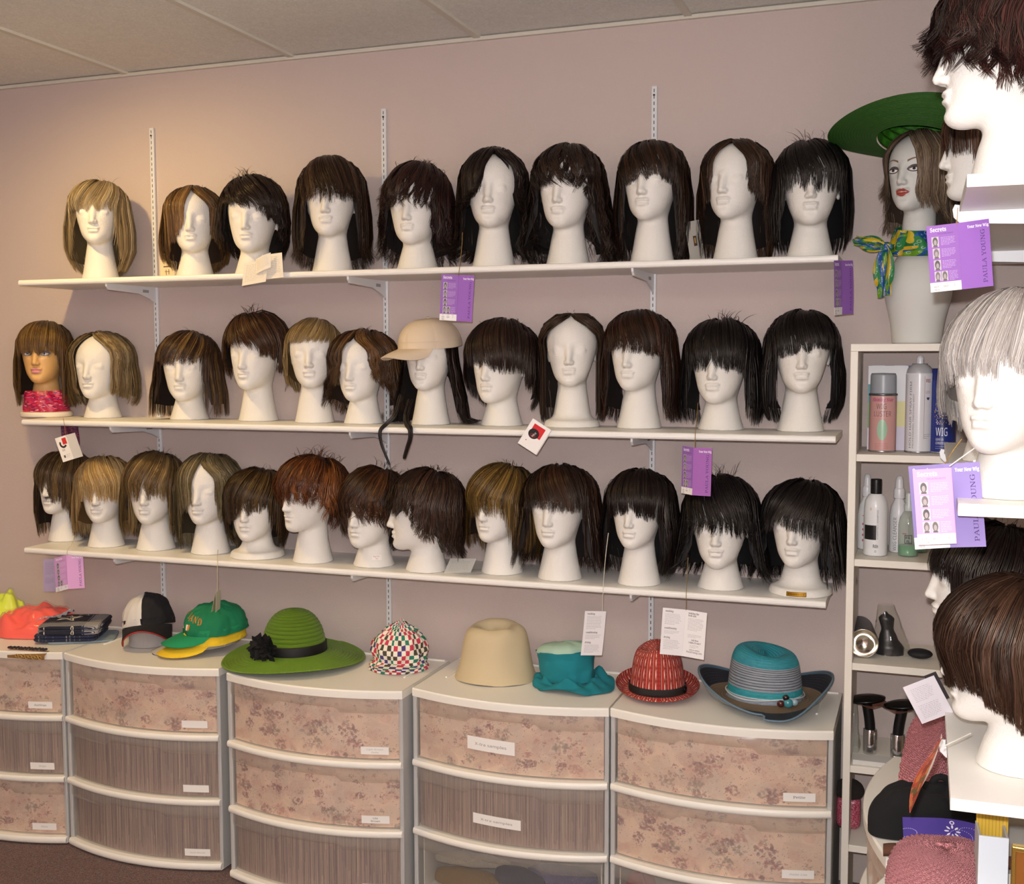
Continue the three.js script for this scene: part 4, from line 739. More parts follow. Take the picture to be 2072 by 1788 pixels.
sideWig('topFar', 'short rust-brown wig with dark tips, furthest back on the highest side shelf', { seed: 303, vol: [1.6, 0, 1.4, 1.6], ends: endsOf({ fringe: 8.5, side: 3, back: -2, ear: 5 }), prof: nape, cols: ['#1c100a', '#5a3018', '#8a5428'], hi: 0.2, chop: 2 });
sideWig('mid', 'short silver-grey wig with feathered fringe, brightest of all', { seed: 304, vol: [2.0, 0, 1.7, 1.8], ends: endsOf({ fr: 50, fringe: 10.8, fringeL: 9.4, fringeR: 11.2, side: 4.5, sideL: 4, back: -1, ear: 5.5 }), sweep: -12, prof: nape, cols: ['#8c847d', '#b5aea8', '#e2ddd8'], hi: 0.35, root: 0.45, chop: 2.2, frLine: 0.5, spike: [30, 1.2], per: 22, width: 0.17, locks: 190, clump: 0.7 });
sideWig('midFar', 'pale ash wig hidden behind the silver one', { seed: 305, vol: [1.6, 0, 1.2, 1.6], ends: endsOf({ fringe: 9, side: 3, back: -2, ear: 5 }), prof: nape, cols: ['#5a4a38', '#94805f', '#c4b08c'], hi: 0.2, chop: 2 });
sideWig('low', 'glossy chestnut-brown bob covering the face to the lips, lowest side shelf', { seed: 306, vol: [2.3, 0, 2.0, 2.0], ends: endsOf({ fr: 50, fringe: 5.6, side: 0.5, back: -7, ear: 4.0 }), prof: [[-8, 0.8], [-2, 0.95], [4, 1.05], [12, 1]], sweep: 0, cols: ['#1a0f0a', '#382318', '#5e4232'], hi: 0.3, chop: 0.8, clump: 0.25, frLine: 0.85, per: 22, width: 0.18, locks: 190, wave: 0.25, waveLen: 10, flip: -0.8 }, 0.1);
sideWig('lowFar', 'long smooth black-brown wig behind the glossy brown bob', { seed: 307, vol: [2.2, 0, 1.6, 2.0], ends: endsOf({ fr: 40, fringe: 10.5, side: -3, back: -8, ear: -1 }), prof: straight, cols: ['#0c0808', '#1a1110', '#35241c'], hi: 0.12, chop: 1.2, frLine: 0.8 });

function surfZ(f, x, y) { let a = 2, b = 13; for (let i = 0; i < 30; i++) { const m = (a + b) / 2; if (f(x, y, m) < 0) a = m; else b = m; } return a; }
// painted make-up: small patches that follow the face
function paintedFace(parent, f, lift, lipColor, iris, browColor, shadow) {
  const toM = (x, y, z) => [x * 0.01, (y + lift) * 0.01, z * 0.01];
  const eyeTex = canvasTex(256, 128, (x, w, h) => {
    x.fillStyle = '#efe8e2'; x.fillRect(0, 0, w, h);
    x.fillStyle = iris; x.beginPath(); x.arc(w * 0.5, h * 0.42, 44, 0, 7); x.fill();
    x.fillStyle = '#0c0a0a'; x.beginPath(); x.arc(w * 0.5, h * 0.42, 20, 0, 7); x.fill();
    x.strokeStyle = '#1a1210'; x.lineWidth = 22; x.beginPath(); x.moveTo(0, 6); x.lineTo(w, 6); x.stroke(); x.lineWidth = 8; x.beginPath(); x.moveTo(0, h - 3); x.lineTo(w, h - 3); x.stroke();
  });
  const eyeMat = M(0xffffff, 0.25, { map: eyeTex });
  for (const s of [-1, 1]) {
    part('painted_eyelid', grid((u, v) => { const x = s * 2.75 + (u - 0.5) * 3.4, y = 9.35 + (v - 0.4) * 1.8 * Math.pow(Math.max(0, 1 - Math.pow(2 * u - 1, 2)), 0.6); return toM(x, y, surfZ(f, x, y) + 0.03); }, 18, 8), M(shadow, 0.5), parent);
    part('painted_eye', grid((u, v) => { const x = s * 2.75 + (u - 0.5) * 2.5, y = 9.3 + (v - 0.5) * 0.95 * Math.pow(Math.max(0, 1 - Math.pow(2 * u - 1, 2)), 0.6); return toM(x, y, surfZ(f, x, y) + 0.07); }, 18, 8), eyeMat, parent);
    part('painted_brow', grid((u, v) => { const x = s * (1.2 + u * 3.4), y = 11.3 + 0.7 * Math.sin(u * 2.4) + (v - 0.5) * 0.5 * (1 - u * 0.7); return toM(x, y, surfZ(f, x, y) + 0.04); }, 14, 2), M(browColor, 0.7), parent);
  }
  part('painted_lips', grid((u, v) => { const a = 2 * u - 1, x = a * 1.75, top = 4.85 - 0.9 * Math.pow(Math.abs(a), 1.6) - 0.22 * Math.exp(-a * a * 40), bot = 2.85 + 1.0 * Math.pow(Math.abs(a), 2); const y = mix(bot, top, v); return toM(x, y, surfZ(f, x, y) + 0.05); }, 24, 12), P(lipColor, 0.35, { clearcoat: 0.4 }), parent);
}
{ // tan mannequin at the end of the middle shelf
  const d = { ...headData(10) }; d.neck -= 1.8; d.y += 0.018;
  const m = thing('tan_mannequin', 'tan mannequin head with blue eyes and pink lips on a round cream base', 'mannequin head', [d.x, shelfTop(1), d.z], rad(d.yaw));
  const o = { neck: d.neck, flare: 'round', eyes: 'open' }, f = headField(o);
  part('round_base', lathe([[0, 0], [0.079, 0], [0.082, 0.004], [0.082, 0.014], [0.079, 0.018], [0, 0.018]], 48), M(0xf2e6d2, 0.5), m);
  const g = new THREE.Group(); g.position.y = 0.018; g.name = 'head_group';
  const face = part('face_and_neck', headGeo(o, 0.36).clone().translate(0, 0.018, 0), P(0xdcae6e, 0.5), m);
  paintedFace(face, f, d.neck + 1.8, 0xd58a94, '#5a86b0', 0x4a3420, 0x6a8098);
  const h = { pos: V(d.x, d.y, d.z), neck: d.neck * 0.01, yaw: rad(d.yaw) };
  placeWig('wig', 'golden brown wig with thick bangs, on the tan mannequin', 'wig', { seed: 110, vol: [1.8, 1.2, 1.3, 1.8], ends: endsOf({ fringe: 9.6, side: -7.5, back: -9 }), prof: straight, cols: ['#3a2816', '#76552e', '#ad8748'], hi: 0.3, chop: 1.3, frLine: 0.85, spike: [12, 1], field: f, floor: -d.neck + 0.5 }, h, d.s);
  // scarf round its neck
  const sc = thing('neck_scarf', 'magenta and red sequined scarf round the tan mannequin neck', 'scarf', [d.x, shelfTop(1) + 0.0185, d.z], rad(d.yaw));
  const scTex = canvasTex(256, 128, (x, w, h2) => { const r = rng(71); x.fillStyle = '#b01848'; x.fillRect(0, 0, w, h2); for (let i = 0; i < 500; i++) { x.fillStyle = ['#d8205a', '#8a1a66', '#c83030', '#e05a78', '#6a1450', '#e8a0a8'][Math.floor(r() * 6)]; x.fillRect(r() * w, r() * h2, 3 + r() * 14, 2 + r() * 5); } });
  part('wrap', grid((u, v) => { const a = u * 6.2832, rr = 0.062 + 0.006 * Math.sin(v * 3.14) + 0.003 * Math.sin(a * 5 + v * 9) + 0.0022 * Math.sin(a * 11 + v * 4) + (1 - v) * 0.008; return [Math.sin(a) * rr, v * 0.068, Math.cos(a) * rr - 0.004]; }, 80, 10, 2, 1, true), P(0xffffff, 0.4, { map: scTex, side: THREE.DoubleSide }), sc);
  const tl = thing('hanging_scarf', 'purple patterned scarf end hanging below the middle shelf', 'scarf', [-2.63, shelfTop(1) - T - 0.001, 0.11]);
  const tTex = canvasTex(128, 256, (x, w, h2) => { const r = rng(72); x.fillStyle = '#5a1c3c'; x.fillRect(0, 0, w, h2); for (let i = 0; i < 90; i++) { x.strokeStyle = ['#8a3050', '#3c3a5c', '#a04058', '#7c6a80'][i % 4]; x.lineWidth = 3; x.beginPath(); x.arc(r() * w, r() * h2, 4 + r() * 14, 0, 5); x.stroke(); } });
  part('cloth', slab((u, v) => [(u - 0.5) * 0.062 + 0.004 * Math.sin(v * 5), -(1 - v) * 0.105, 0.006 * Math.sin(u * 9 + v * 3)], 20, 8, 0.0012), M(0xffffff, 0.7, { map: tTex, side: THREE.DoubleSide }), tl);
}
// flared-foot head: its gold label
{ const h = HEAD[34], lab = part('gold_label', grid((u, v) => { const a = (u - 0.5) * 0.62 + 0.12, r = 0.0775 + (v < 0.5 ? 0.0006 : 0); return [Math.sin(a) * r, 0.004 + v * 0.011, Math.cos(a) * r - 0.004]; }, 14, 3), M(0xb89a3e, 0.35, { metalness: 0.7, map: canvasTex(256, 64, (x, w, hh) => { x.fillStyle = '#f0d890'; x.fillRect(0, 0, w, hh); x.strokeStyle = '#8a6a20'; x.lineWidth = 4; x.strokeRect(4, 4, w - 8, hh - 8); x.fillStyle = '#8a6a20'; for (let i = 0; i < 10; i++) x.fillRect(24 + i * 21, 24, 12, 16); }) }), h.group); lab.scale.setScalar(1); }
// red ink note on the neck of one head
{ const h = HEAD[28]; const t = canvasTex(128, 64, (x, w, hh) => { x.fillStyle = '#efece6'; x.fillRect(0, 0, w, hh); x.fillStyle = '#b0504a'; x.font = '24px sans-serif'; x.fillText('Wig Fox', 14, 26); x.font = '20px sans-serif'; x.fillText('Bm', 50, 52); }); part('ink_note', grid((u, v) => { const a = 0.75 + (u - 0.5) * 0.5, y = 0.022 + v * 0.014, k = 0.059 - 0.33 * y * 0.6; return [Math.sin(a) * (k + 0.0012), y, Math.cos(a) * (k + 0.0012) - 0.005]; }, 8, 2), M(0xffffff, 0.6, { map: t }), h.group); }
{ const h = SIDE.midFar; const t = canvasTex(256, 96, (x, w, hh) => { x.fillStyle = '#efece6'; x.fillRect(0, 0, w, hh); x.fillStyle = '#1e1e22'; x.font = 'italic 60px serif'; x.fillText('pkins', 40, 62); }); part('ink_note', grid((u, v) => { const a = 0.75 + (u - 0.5) * 0.9, y = 0.03 + v * 0.02, k = 0.0600 - 0.24 * y; return [Math.sin(a) * (k + 0.001), y, Math.cos(a) * (k + 0.001) - 0.005]; }, 8, 2), M(0xffffff, 0.6, { map: t }), h.group); }

{ // painted display bust on the bookcase
  const x = -0.022, z = 0.125, y = 1.5425, s = 0.985, yaw = rad(-27), neck = 12;
  const b = thing('mannequin_bust', 'pale mannequin bust with made-up eyes and red lips standing on the bookcase', 'mannequin bust', [x, y, z], yaw);
  b.scale.setScalar(s);
  const o = { neck, bust: true, eyes: 'open' }, f = headField(o);
  const body = part('face_and_torso', headGeo(o, 0.4), P(0xdcdcd6, 0.6), b);
  paintedFace(body, f, neck + 21, 0xa8483e, '#39444c', 0x8a6c58, 0x5c5054);
  const h = { pos: V(x, y, z), neck: (neck + 21) * 0.01 * s, yaw };
  placeWig('wig', 'ash-brown layered wig with a parted fringe, on the made-up mannequin bust', 'wig', { seed: 330, vol: [1.6, 1.0, 1.1, 1.6], ends: endsOf({ fringe: 2, fringeL: 4, fringeR: -1, side: -5, back: -9 }), open: [40, 24], openFrom: 0.35, part: -0.12, prof: straight, cols: ['#4a3a2e', '#846c56', '#bba68c'], hi: 0.35, chop: 2.0, flip: 1.4, flipLen: 4, wave: 0.3, spike: [8, 0.8], field: f, floor: -12 }, h, s);
  // green straw hat tipped back on the wig
  const hat = thing('green_straw_hat', 'wide dark green straw hat tipped back on the mannequin bust', 'hat', [x, y + (neck + 21 + 15.5) * 0.01 * s, z - 0.03]);
  hat.rotation.set(-0.26, yaw + 0.25, -0.10, 'YXZ'); hat.position.y += 0.004; hat.position.z += 0.105;
  const straw = M(0x4a9a2c, 0.5, { side: THREE.DoubleSide, map: strawColor(), bumpMap: strawTex(), bumpScale: 0.002 });
  const brim = []; for (let i = 0; i <= 34; i++) { const r = 0.098 + i * 0.0033; brim.push([r, -0.004 + 0.010 * Math.sin(i / 34 * 1.6) + (i % 2 ? 0.0012 : 0)]); }
  part('brim', grid((u, v) => { const a = u * 6.2832, k = v * 34, i = Math.min(33, Math.floor(k)), t = k - i, r = mix(brim[i][0], brim[i + 1][0], t), yy = mix(brim[i][1], brim[i + 1][1], t) + 0.022 * v * v * Math.sin(a * 2 + 0.6); return [Math.sin(a) * r * 1.02, yy, Math.cos(a) * r]; }, 72, 68, 24, 10, true), straw, hat);
  const cr = []; for (let i = 0; i <= 30; i++) { const t = i / 30, a = t * Math.PI / 2; cr.push([0.098 * Math.cos(a * 0.985) + (i % 2 ? 0.0012 : 0) + 0.0004, 0.095 * Math.pow(Math.sin(a), 0.85)]); }
  part('crown', lathe(cr, 48), straw, hat);
  // scarf knotted at its throat
  const st = canvasTex(512, 256, (q, w, hh) => { const r = rng(73); q.fillStyle = '#1f6a3c'; q.fillRect(0, 0, w, hh); for (let i = 0; i < 60; i++) { q.fillStyle = ['#1c4f96', '#2a66b4', '#d0a818', '#6a9a24', '#2f8248', '#c8b020'][Math.floor(r() * 6)]; q.beginPath(); q.ellipse(r() * w, r() * hh, 20 + r() * 60, 14 + r() * 34, r() * 3, 0, 7); q.fill(); } for (let i = 0; i < 40; i++) { q.strokeStyle = 'rgba(222,236,230,.75)'; q.lineWidth = 4; q.beginPath(); q.arc(r() * w, r() * hh, 5 + r() * 12, 0, 4 + r() * 2); q.stroke(); } });
  const sm = P(0xffffff, 0.42, { map: st, side: THREE.DoubleSide });
  const k = thing('silk_scarf', 'blue, green and yellow silk scarf knotted at the mannequin bust throat', 'scarf', [x, y + (21 + 3.6) * 0.01 * s, z], yaw);
  part('collar', grid((u, v) => { const a = u * 6.2832, rr = 0.052 + 0.022 * (1 - v) + 0.0035 * Math.sin(a * 7 + v * 6) + 0.002 * Math.sin(a * 13); return [Math.sin(a) * rr, -0.02 + v * 0.062 + 0.012 * Math.cos(a + 2.6), Math.cos(a) * rr * 1.02 - 0.002]; }, 84, 10, 2, 1, true), sm, k);
  const kx = -0.045, kz = 0.066;
  const kn = new THREE.SphereGeometry(0.015, 16, 12); kn.scale(1.1, 0.85, 0.9); kn.translate(kx, -0.006, kz + 0.004); part('knot', kn, sm, k);
  const tail = (len, wid, dx, dy, dz, ph) => slab((u, v) => { const t = 1 - v, w2 = wid * Math.pow(Math.sin(Math.min(1, t * 1.15 + 0.08) * 2.7), 0.7) + 0.004; return [kx + dx * t * len + (u - 0.5) * w2 * (Math.abs(dy) > 0.6 ? 1 : 0.35), -0.006 + dy * t * len + (u - 0.5) * w2 * (Math.abs(dy) > 0.6 ? 0.2 : 1), kz + 0.012 + dz * t * len + 0.007 * Math.sin(u * 8 + ph + t * 3)]; }, 18, 16, 0.001);
  part('tail', tail(0.125, 0.05, 0.06, -0.97, 0.1, 0), sm, k); part('tail', tail(0.085, 0.034, -0.9, 0.25, 0.15, 1), sm, k);
}
{ // beige cap on the long straight wig
  const h = HEAD[16];
  baseballCap('baseball_hat', 'plain beige cotton baseball cap worn over long dark hair, middle shelf', [h.pos.x, h.pos.y + h.neck + 0.121 * h.s, h.pos.z - 0.004], h.yaw - 0.45, { crown: cotton(0xdccab0), bill: cotton(0xdccab0), button: cotton(0xd0bea4), tilt: 0.12, r: 0.086, rz: 0.1, height: 0.085, curve: 0.05, billLen: 0.078, billAngle: 0.95 });
  // two tails of hair falling over the shelf's edge
  const w = thing('hair_tail', 'pair of thin dark hair tails hanging over the middle shelf edge', 'wig hair', [0, 0, 0]);
  const r = rng(55), mk = (pts, n, spread) => { const out = []; for (let i = 0; i < n; i++) { const o = [(r() - 0.5), (r() - 0.5), (r() - 0.5)]; out.push(tube(pts.map((p, k) => [p.x + o[0] * spread * (1 - 0.6 * k / (pts.length - 1)), p.y + o[1] * spread * 0.6, p.z + o[2] * spread * (1 - 0.6 * k / (pts.length - 1))]), 0.0012, 22, 4)); } return out; };
  const hm = P(0x1c120e, 0.4);
  const y1 = shelfTop(1);
  const A = (px, py, z) => at(px, py, 'z', z);
  part('tail', mk([A(812, 800, 0.2), A(800, 838, 0.235), V(A(782, 856, 0.25).x, y1 + 0.008, 0.25), A(770, 870, 0.266), A(772, 895, 0.266), A(781, 920, 0.264), A(788, 938, 0.262)], 26, 0.012), hm, w);
  part('tail', mk([A(830, 810, 0.2), A(822, 842, 0.235), V(A(824, 858, 0.25).x, y1 + 0.008, 0.25), A(830, 868, 0.267), A(830, 885, 0.267), A(824, 905, 0.264), A(818, 925, 0.262)], 30, 0.016), hm, w);
}

// ------------------------------------------------------------------ tags, booklets and cards
function portrait(x, px, py, w, h, k) { x.fillStyle = '#c4bec2'; x.fillRect(px, py, w, h); x.fillStyle = ['#645e60', '#7a7274', '#5a5456', '#706a6a'][k % 4]; x.beginPath(); x.ellipse(px + w / 2, py + h * 0.46, w * 0.36, h * 0.42, 0, 0, 7); x.fill(); x.fillStyle = '#a8a0a0'; x.beginPath(); x.ellipse(px + w / 2, py + h * 0.56, w * 0.2, h * 0.26, 0, 0, 7); x.fill(); x.fillStyle = '#6a6464'; x.fillRect(px + w * 0.2, py + h * 0.84, w * 0.6, h * 0.16); }
function lines(x, px, py, w, n, step, color, seed) { const r = rng(seed); x.fillStyle = color; for (let i = 0; i < n; i++) { let q = px; const end = px + w * (i === n - 1 ? 0.6 : 0.85 + r() * 0.15); while (q < end) { const l = 6 + r() * 20; x.fillRect(q, py + i * step, Math.min(l, end - q), 2.2); q += l + 5; } } }
function secretsLeft(bg, ink, code) {
  return canvasTex(320, 512, (x, w, h) => {
    x.fillStyle = bg; x.fillRect(0, 0, w, h);
    x.fillStyle = '#fff'; x.font = 'bold 46px serif'; x.fillText('Secrets', 34, 50); x.fillStyle = ink; x.font = '15px serif'; x.fillText('FOR LASTING BEAUTY', 110, 72);
    for (let i = 0; i < 3; i++) { portrait(x, 44 + i * 4, 88 + i * 90, 74, 78, i); lines(x, 140, 96 + i * 90, 150, 6, 11, 'rgba(255,255,255,.75)', 30 + i); }
    portrait(x, 52, 356, 66, 76, 1); portrait(x, 124, 356, 66, 76, 3); lines(x, 204, 360, 92, 7, 11, 'rgba(255,255,255,.75)', 40);
    x.fillStyle = '#f6f3f0'; x.fillRect(0, 440, w, 72); x.fillStyle = '#8a8686'; x.font = '12px sans-serif'; x.fillText('STYLE', 44, 456); x.fillText('COLOR', 140, 456); x.fillText('SIZE', 240, 456);
    x.fillStyle = '#3c3a3c'; x.font = '19px sans-serif'; x.fillText(code[0], 36, 480); x.fillText(code[1], 132, 480); x.fillText(code[2], 246, 478); x.fillText(code[3], 40, 504);
  });
}
function secretsRight(bg) {
  return canvasTex(320, 512, (x, w, h) => {
    x.fillStyle = bg; x.fillRect(0, 0, w, h); x.fillStyle = '#fff'; x.font = 'bold 30px serif'; x.fillText('Your New Wig', 96, 52);
    x.save(); x.translate(268, 480); x.rotate(-Math.PI / 2); x.fillStyle = '#4a2f6c'; x.font = '60px serif'; x.fillText('PAULA YOUNG', 0, 0, 410); x.restore();
  });
}
function careText(seed, heads) {
  return canvasTex(320, 512, (x, w, h) => { x.fillStyle = '#efecec'; x.fillRect(0, 0, w, h); let y = 40; for (const [t, n] of heads) { if (t) { x.fillStyle = '#3e3a3a'; x.font = 'bold 27px serif'; for (const l of t.split('|')) { x.fillText(l, 40, y); y += 28; } } lines(x, 40, y - 8, 236, n, 14, 'rgba(90,86,88,.8)', seed + y); y += n * 14 + 32; } });
}
const paper = (map) => M(0xffffff, 0.72, { map });
const plainPaper = (c) => M(c, 0.75);
const front = (w, h, curl = 0, n = 6) => grid((u, v) => [u * w, -(1 - v) * h, curl * Math.sin(u * Math.PI)], n, 2);
/* a folded booklet hanging open or half open: pos is the top of its fold */
function booklet(label, pos, rot, w, h, left, right, openL, openR, group) {
  const t = thing('folded_booklet', label, 'booklet', [pos.x, pos.y, pos.z], 0, group);
  t.rotation.set(...rot, 'YXZ');
  const leaf = (sign, open, map, name) => {
    const g = slab((u, v) => { const d = sign < 0 ? (1 - u) * w : u * w; return [sign * d * Math.cos(open), -(1 - v) * h, d * Math.sin(open) + 0.0012 * Math.sin(v * 3.14) * u]; }, 5, 4, 0.0005);
    part(name, g, paper(map), t);
  };
  if (left) leaf(-1, openL, left, 'front_leaf');
  if (right) leaf(1, openR, right, 'back_leaf');
  return t;
}
function card(name, label, pos, rot, w, h, map, category = 'card', extra) { // single card; pos is its top centre
  const t = thing(name, label, category, [pos.x, pos.y, pos.z]); t.rotation.set(...rot, 'YXZ');
  part('sheet', slab((u, v) => [(u - 0.5) * w, -(1 - v) * h, 0.002 * Math.sin(v * 2.5)], 4, 4, 0.0006), map.isTexture ? paper(map) : map, t);
  if (extra) extra(t);
  return t;
}
function string(label, pts, color = 0xcfc0a0, r = 0.0009) { const m = part('tag_string', tube(pts, r, 28, 5), M(color, 0.7)); tag(m, label, 'string'); return m; }
const purpleL = secretsLeft('#9a68bc', '#4a2f6c', ['A4233', 'GB207', 'S', 'ERICA']), purpleR = secretsRight('#9a66c0');
const pinkL = secretsLeft('#dca4d8', '#8a5a92', ['4.50B', 'M', '290', 'OLIVIA']), pinkR = secretsRight('#dda8da');
const EDGE = 0.262; // just in front of the shelves' front edges
booklet('purple open booklet hung below the top shelf, photographs down one leaf', at(928, 556, 'z', EDGE), [0, 0.12, -0.06], 0.046, 0.124, purpleL, purpleR, 0.18, 0.12);
string('thin cord of the purple booklet below the top shelf', [at(936, 470, 'z', 0.235), at(934, 505, 'z', 0.255), at(931, 530, 'z', EDGE + 0.001), at(928, 558, 'z', EDGE + 0.001)], 0x8a6a30);
booklet('narrow purple booklet seen almost edge-on at the free end of the top shelf', at(1703, 527, 'z', 0.24), [0, 1.18, 0.06], 0.05, 0.13, purpleL, purpleR, 0.1, 0.1);
booklet('magenta-purple half-open booklet hung below the middle shelf beside the black shag', at(1403, 905, 'z', EDGE), [0, 0.25, -0.02], 0.048, 0.122, purpleL, secretsRight('#a566b4'), -1.02, 0.3);
string('thin cord of the magenta booklet below the middle shelf', [at(1412, 815, 'z', 0.2), at(1410, 845, 'z', 0.25), at(1407, 872, 'z', EDGE + 0.001), at(1406, 906, 'z', EDGE + 0.001)], 0x8a6a30);
booklet('pale pink booklet hung below the bottom shelf at its wall end', at(134, 1123, 'z', EDGE), [0, 0.62, 0.02], 0.05, 0.108, pinkL, pinkR, 0.9, 0.05);
string('short cord of the pale pink booklet below the bottom shelf', [at(150, 1085, 'z', 0.22), at(144, 1103, 'z', 0.258), at(137, 1112, 'z', EDGE + 0.001), at(135, 1126, 'z', EDGE + 0.001)]);
card('lavender_card', 'lavender text card hanging beside the pale pink booklet', at(103, 1131, 'z', 0.25), [0, 0.5, -0.03], 0.045, 0.104, canvasTex(200, 400, (x, w, h) => { x.fillStyle = '#a898b8'; x.fillRect(0, 0, w, h); lines(x, 26, 40, 120, 12, 13, 'rgba(90,80,110,.8)', 5); lines(x, 26, 230, 120, 6, 13, 'rgba(90,80,110,.8)', 6); }));
// red and white tags
const redTag = canvasTex(256, 320, (x, w, h) => { x.fillStyle = '#f4f1ec'; x.fillRect(0, 0, w, h); x.fillStyle = '#d42026'; x.fillRect(52, 34, 150, 128); x.fillStyle = '#1c1212'; x.beginPath(); x.ellipse(104, 138, 66, 56, 0, 0, 7); x.fill(); x.fillStyle = '#5a1a1c'; x.beginPath(); x.ellipse(104, 160, 40, 26, 0, 0, 7); x.fill(); x.fillStyle = '#e8e4e0'; x.save(); x.translate(120, 150); x.rotate(-1.2); x.font = 'bold 26px serif'; x.fillText('NICE', -30, 0); x.restore(); x.fillStyle = '#d42026'; x.beginPath(); x.arc(62, 238, 6, 0, 7); x.fill(); });
card('red_tag', 'white card with a red square and dark oval, hung askew below the middle shelf', at(1097, 858, 'z', EDGE + 0.004), [0, 0.15, -0.56], 0.058, 0.078, redTag, 'tag', (t) => part('back_sheet', slab((u, v) => [(u - 0.5) * 0.058 + 0.0015, -(1 - v) * 0.078 - 0.0005, -0.004 - 0.003 * (1 - v)], 2, 2, 0.0006), plainPaper(0xe8e5df), t));
{ const t = booklet('white folded tag with a red corner, above the first bottom-shelf wig', at(133, 880, 'z', EDGE + 0.006), [0.05, 0.2, 0.30], 0.036, 0.078, canvasTex(160, 288, (x, w, h) => { x.fillStyle = '#efebe4'; x.fillRect(0, 0, w, h); x.fillStyle = '#c8282a'; x.fillRect(84, 22, 60, 74); x.fillStyle = '#2a1a14'; x.beginPath(); x.arc(86, 84, 40, 0.6, 3.8); x.lineWidth = 22; x.strokeStyle = '#2a1a14'; x.stroke(); x.fillStyle = '#55504c'; x.font = '30px serif'; x.fillText('XH', 44, 168); x.fillRect(40, 216, 24, 30); lines(x, 76, 214, 60, 3, 16, '#55504c', 3); }), canvasTex(64, 64, (x) => { x.fillStyle = '#e2ded8'; x.fillRect(0, 0, 64, 64); }), 0.15, -1.2); }
string('fine red thread of the folded white tag at the wall end', [at(128, 846, 'z', 0.24), at(130, 858, 'z', EDGE + 0.004), at(132, 870, 'z', EDGE + 0.006), at(133, 882, 'z', EDGE + 0.006)], 0xa06050, 0.0007);
// white leaflets under the bottom shelf
booklet('wide white care leaflet printed in two columns, hung below the bottom shelf', at(1387, 1233, 'z', EDGE + 0.004), [0, 0.04, -0.06], 0.0575, 0.122, careText(50, [['washing', 9], ['conditioning', 3], ['drying', 8]]), canvasTex(320, 512, (x, w, h) => { x.fillStyle = '#f1eeee'; x.fillRect(0, 0, w, h); x.fillStyle = '#3e3a3a'; x.font = 'bold 27px serif'; x.fillText('making the', 50, 40); x.fillText('look last', 50, 66); lines(x, 50, 86, 236, 10, 14, 'rgba(90,86,88,.8)', 61); lines(x, 60, 262, 210, 3, 14, 'rgba(90,86,88,.8)', 62); x.fillStyle = '#3e3a3a'; x.font = 'bold 26px serif'; x.textAlign = 'center'; x.fillText('toll free', 170, 330); x.fillText('1-800-473-4617', 170, 358); lines(x, 96, 376, 150, 3, 13, 'rgba(90,86,88,.8)', 63); x.font = 'bold 22px serif'; x.fillText('visit us online', 170, 436); x.font = 'bold 27px serif'; x.fillText('PaulaYoung.com', 170, 462); }), 0.16, 0.16);
string('brown cord of the wide white leaflet below the bottom shelf', [at(1392, 1128, 'z', 0.22), at(1391, 1160, 'z', 0.25), at(1389, 1190, 'z', EDGE + 0.003), at(1388, 1234, 'z', EDGE + 0.005)], 0x8a7440);
card('care_leaflet', 'single white care leaflet turned sideways, hanging over the teal hat', at(1205, 1236, 'z', EDGE + 0.01), [0, 0.72, -0.1], 0.062, 0.118, careText(80, [['washing', 11], ['conditioning', 4], ['drying', 7]]), 'leaflet');
string('pale string crossing the black-brown wig down to the sideways leaflet', [at(1231, 1078, 'z', 0.24), at(1226, 1120, 'z', 0.25), at(1221, 1180, 'z', EDGE + 0.002), at(1219, 1236, 'z', EDGE + 0.008)], 0xd8d2c4);
card('edge_on_tag', 'cream tag seen edge-on hanging above the green cap', at(440, 1196, 'z', EDGE + 0.004), [0, 1.9, 0], 0.05, 0.058, plainPaper(0xd8d2b8), 'tag', (t) => part('back_sheet', slab((u, v) => [(u - 0.5) * 0.05, -(1 - v) * 0.058, -0.012 * (1 - v)], 2, 2, 0.0006), plainPaper(0xc8c2a4), t));
string('fine string of the edge-on tag above the green cap', [at(441, 1112, 'z', 0.2), at(440, 1128, 'z', 0.25), at(440, 1150, 'z', EDGE + 0.004), at(440, 1198, 'z', EDGE + 0.004)]);
// loose cards on the shelves
{
  const t = thing('open_card', 'pair of open cream cards leaning on the top shelf edge below the curly wig', 'card', [at(536, 552, 'z', EDGE + 0.003).x, SHELF_Y[0] + 0.03, EDGE + 0.004]);
  const tx = canvasTex(200, 200, (x, w, h) => { x.fillStyle = '#efe7d6'; x.fillRect(0, 0, w, h); lines(x, 20, 24, 160, 11, 14, 'rgba(150,140,120,.7)', 9); });
  part('front_sheet', slab((u, v) => [-0.063 + u * 0.082 - 0.01 * (1 - v), -0.068 + v * 0.064 + u * 0.01, 0.006 + 0.004 * u], 4, 4, 0.0006), paper(tx), t);
  part('back_sheet', slab((u, v) => [-0.008 + u * 0.066 + 0.004 * (1 - v), -0.052 + v * 0.07 + u * 0.006, 0.001], 4, 4, 0.0006), paper(tx), t);
  part('folded_flap', slab((u, v) => [-0.022 + u * 0.05, -0.036 + v * 0.042 + 0.018 * u, 0.011 + 0.006 * Math.sin(u * 3)], 6, 4, 0.0006), paper(tx), t);
}
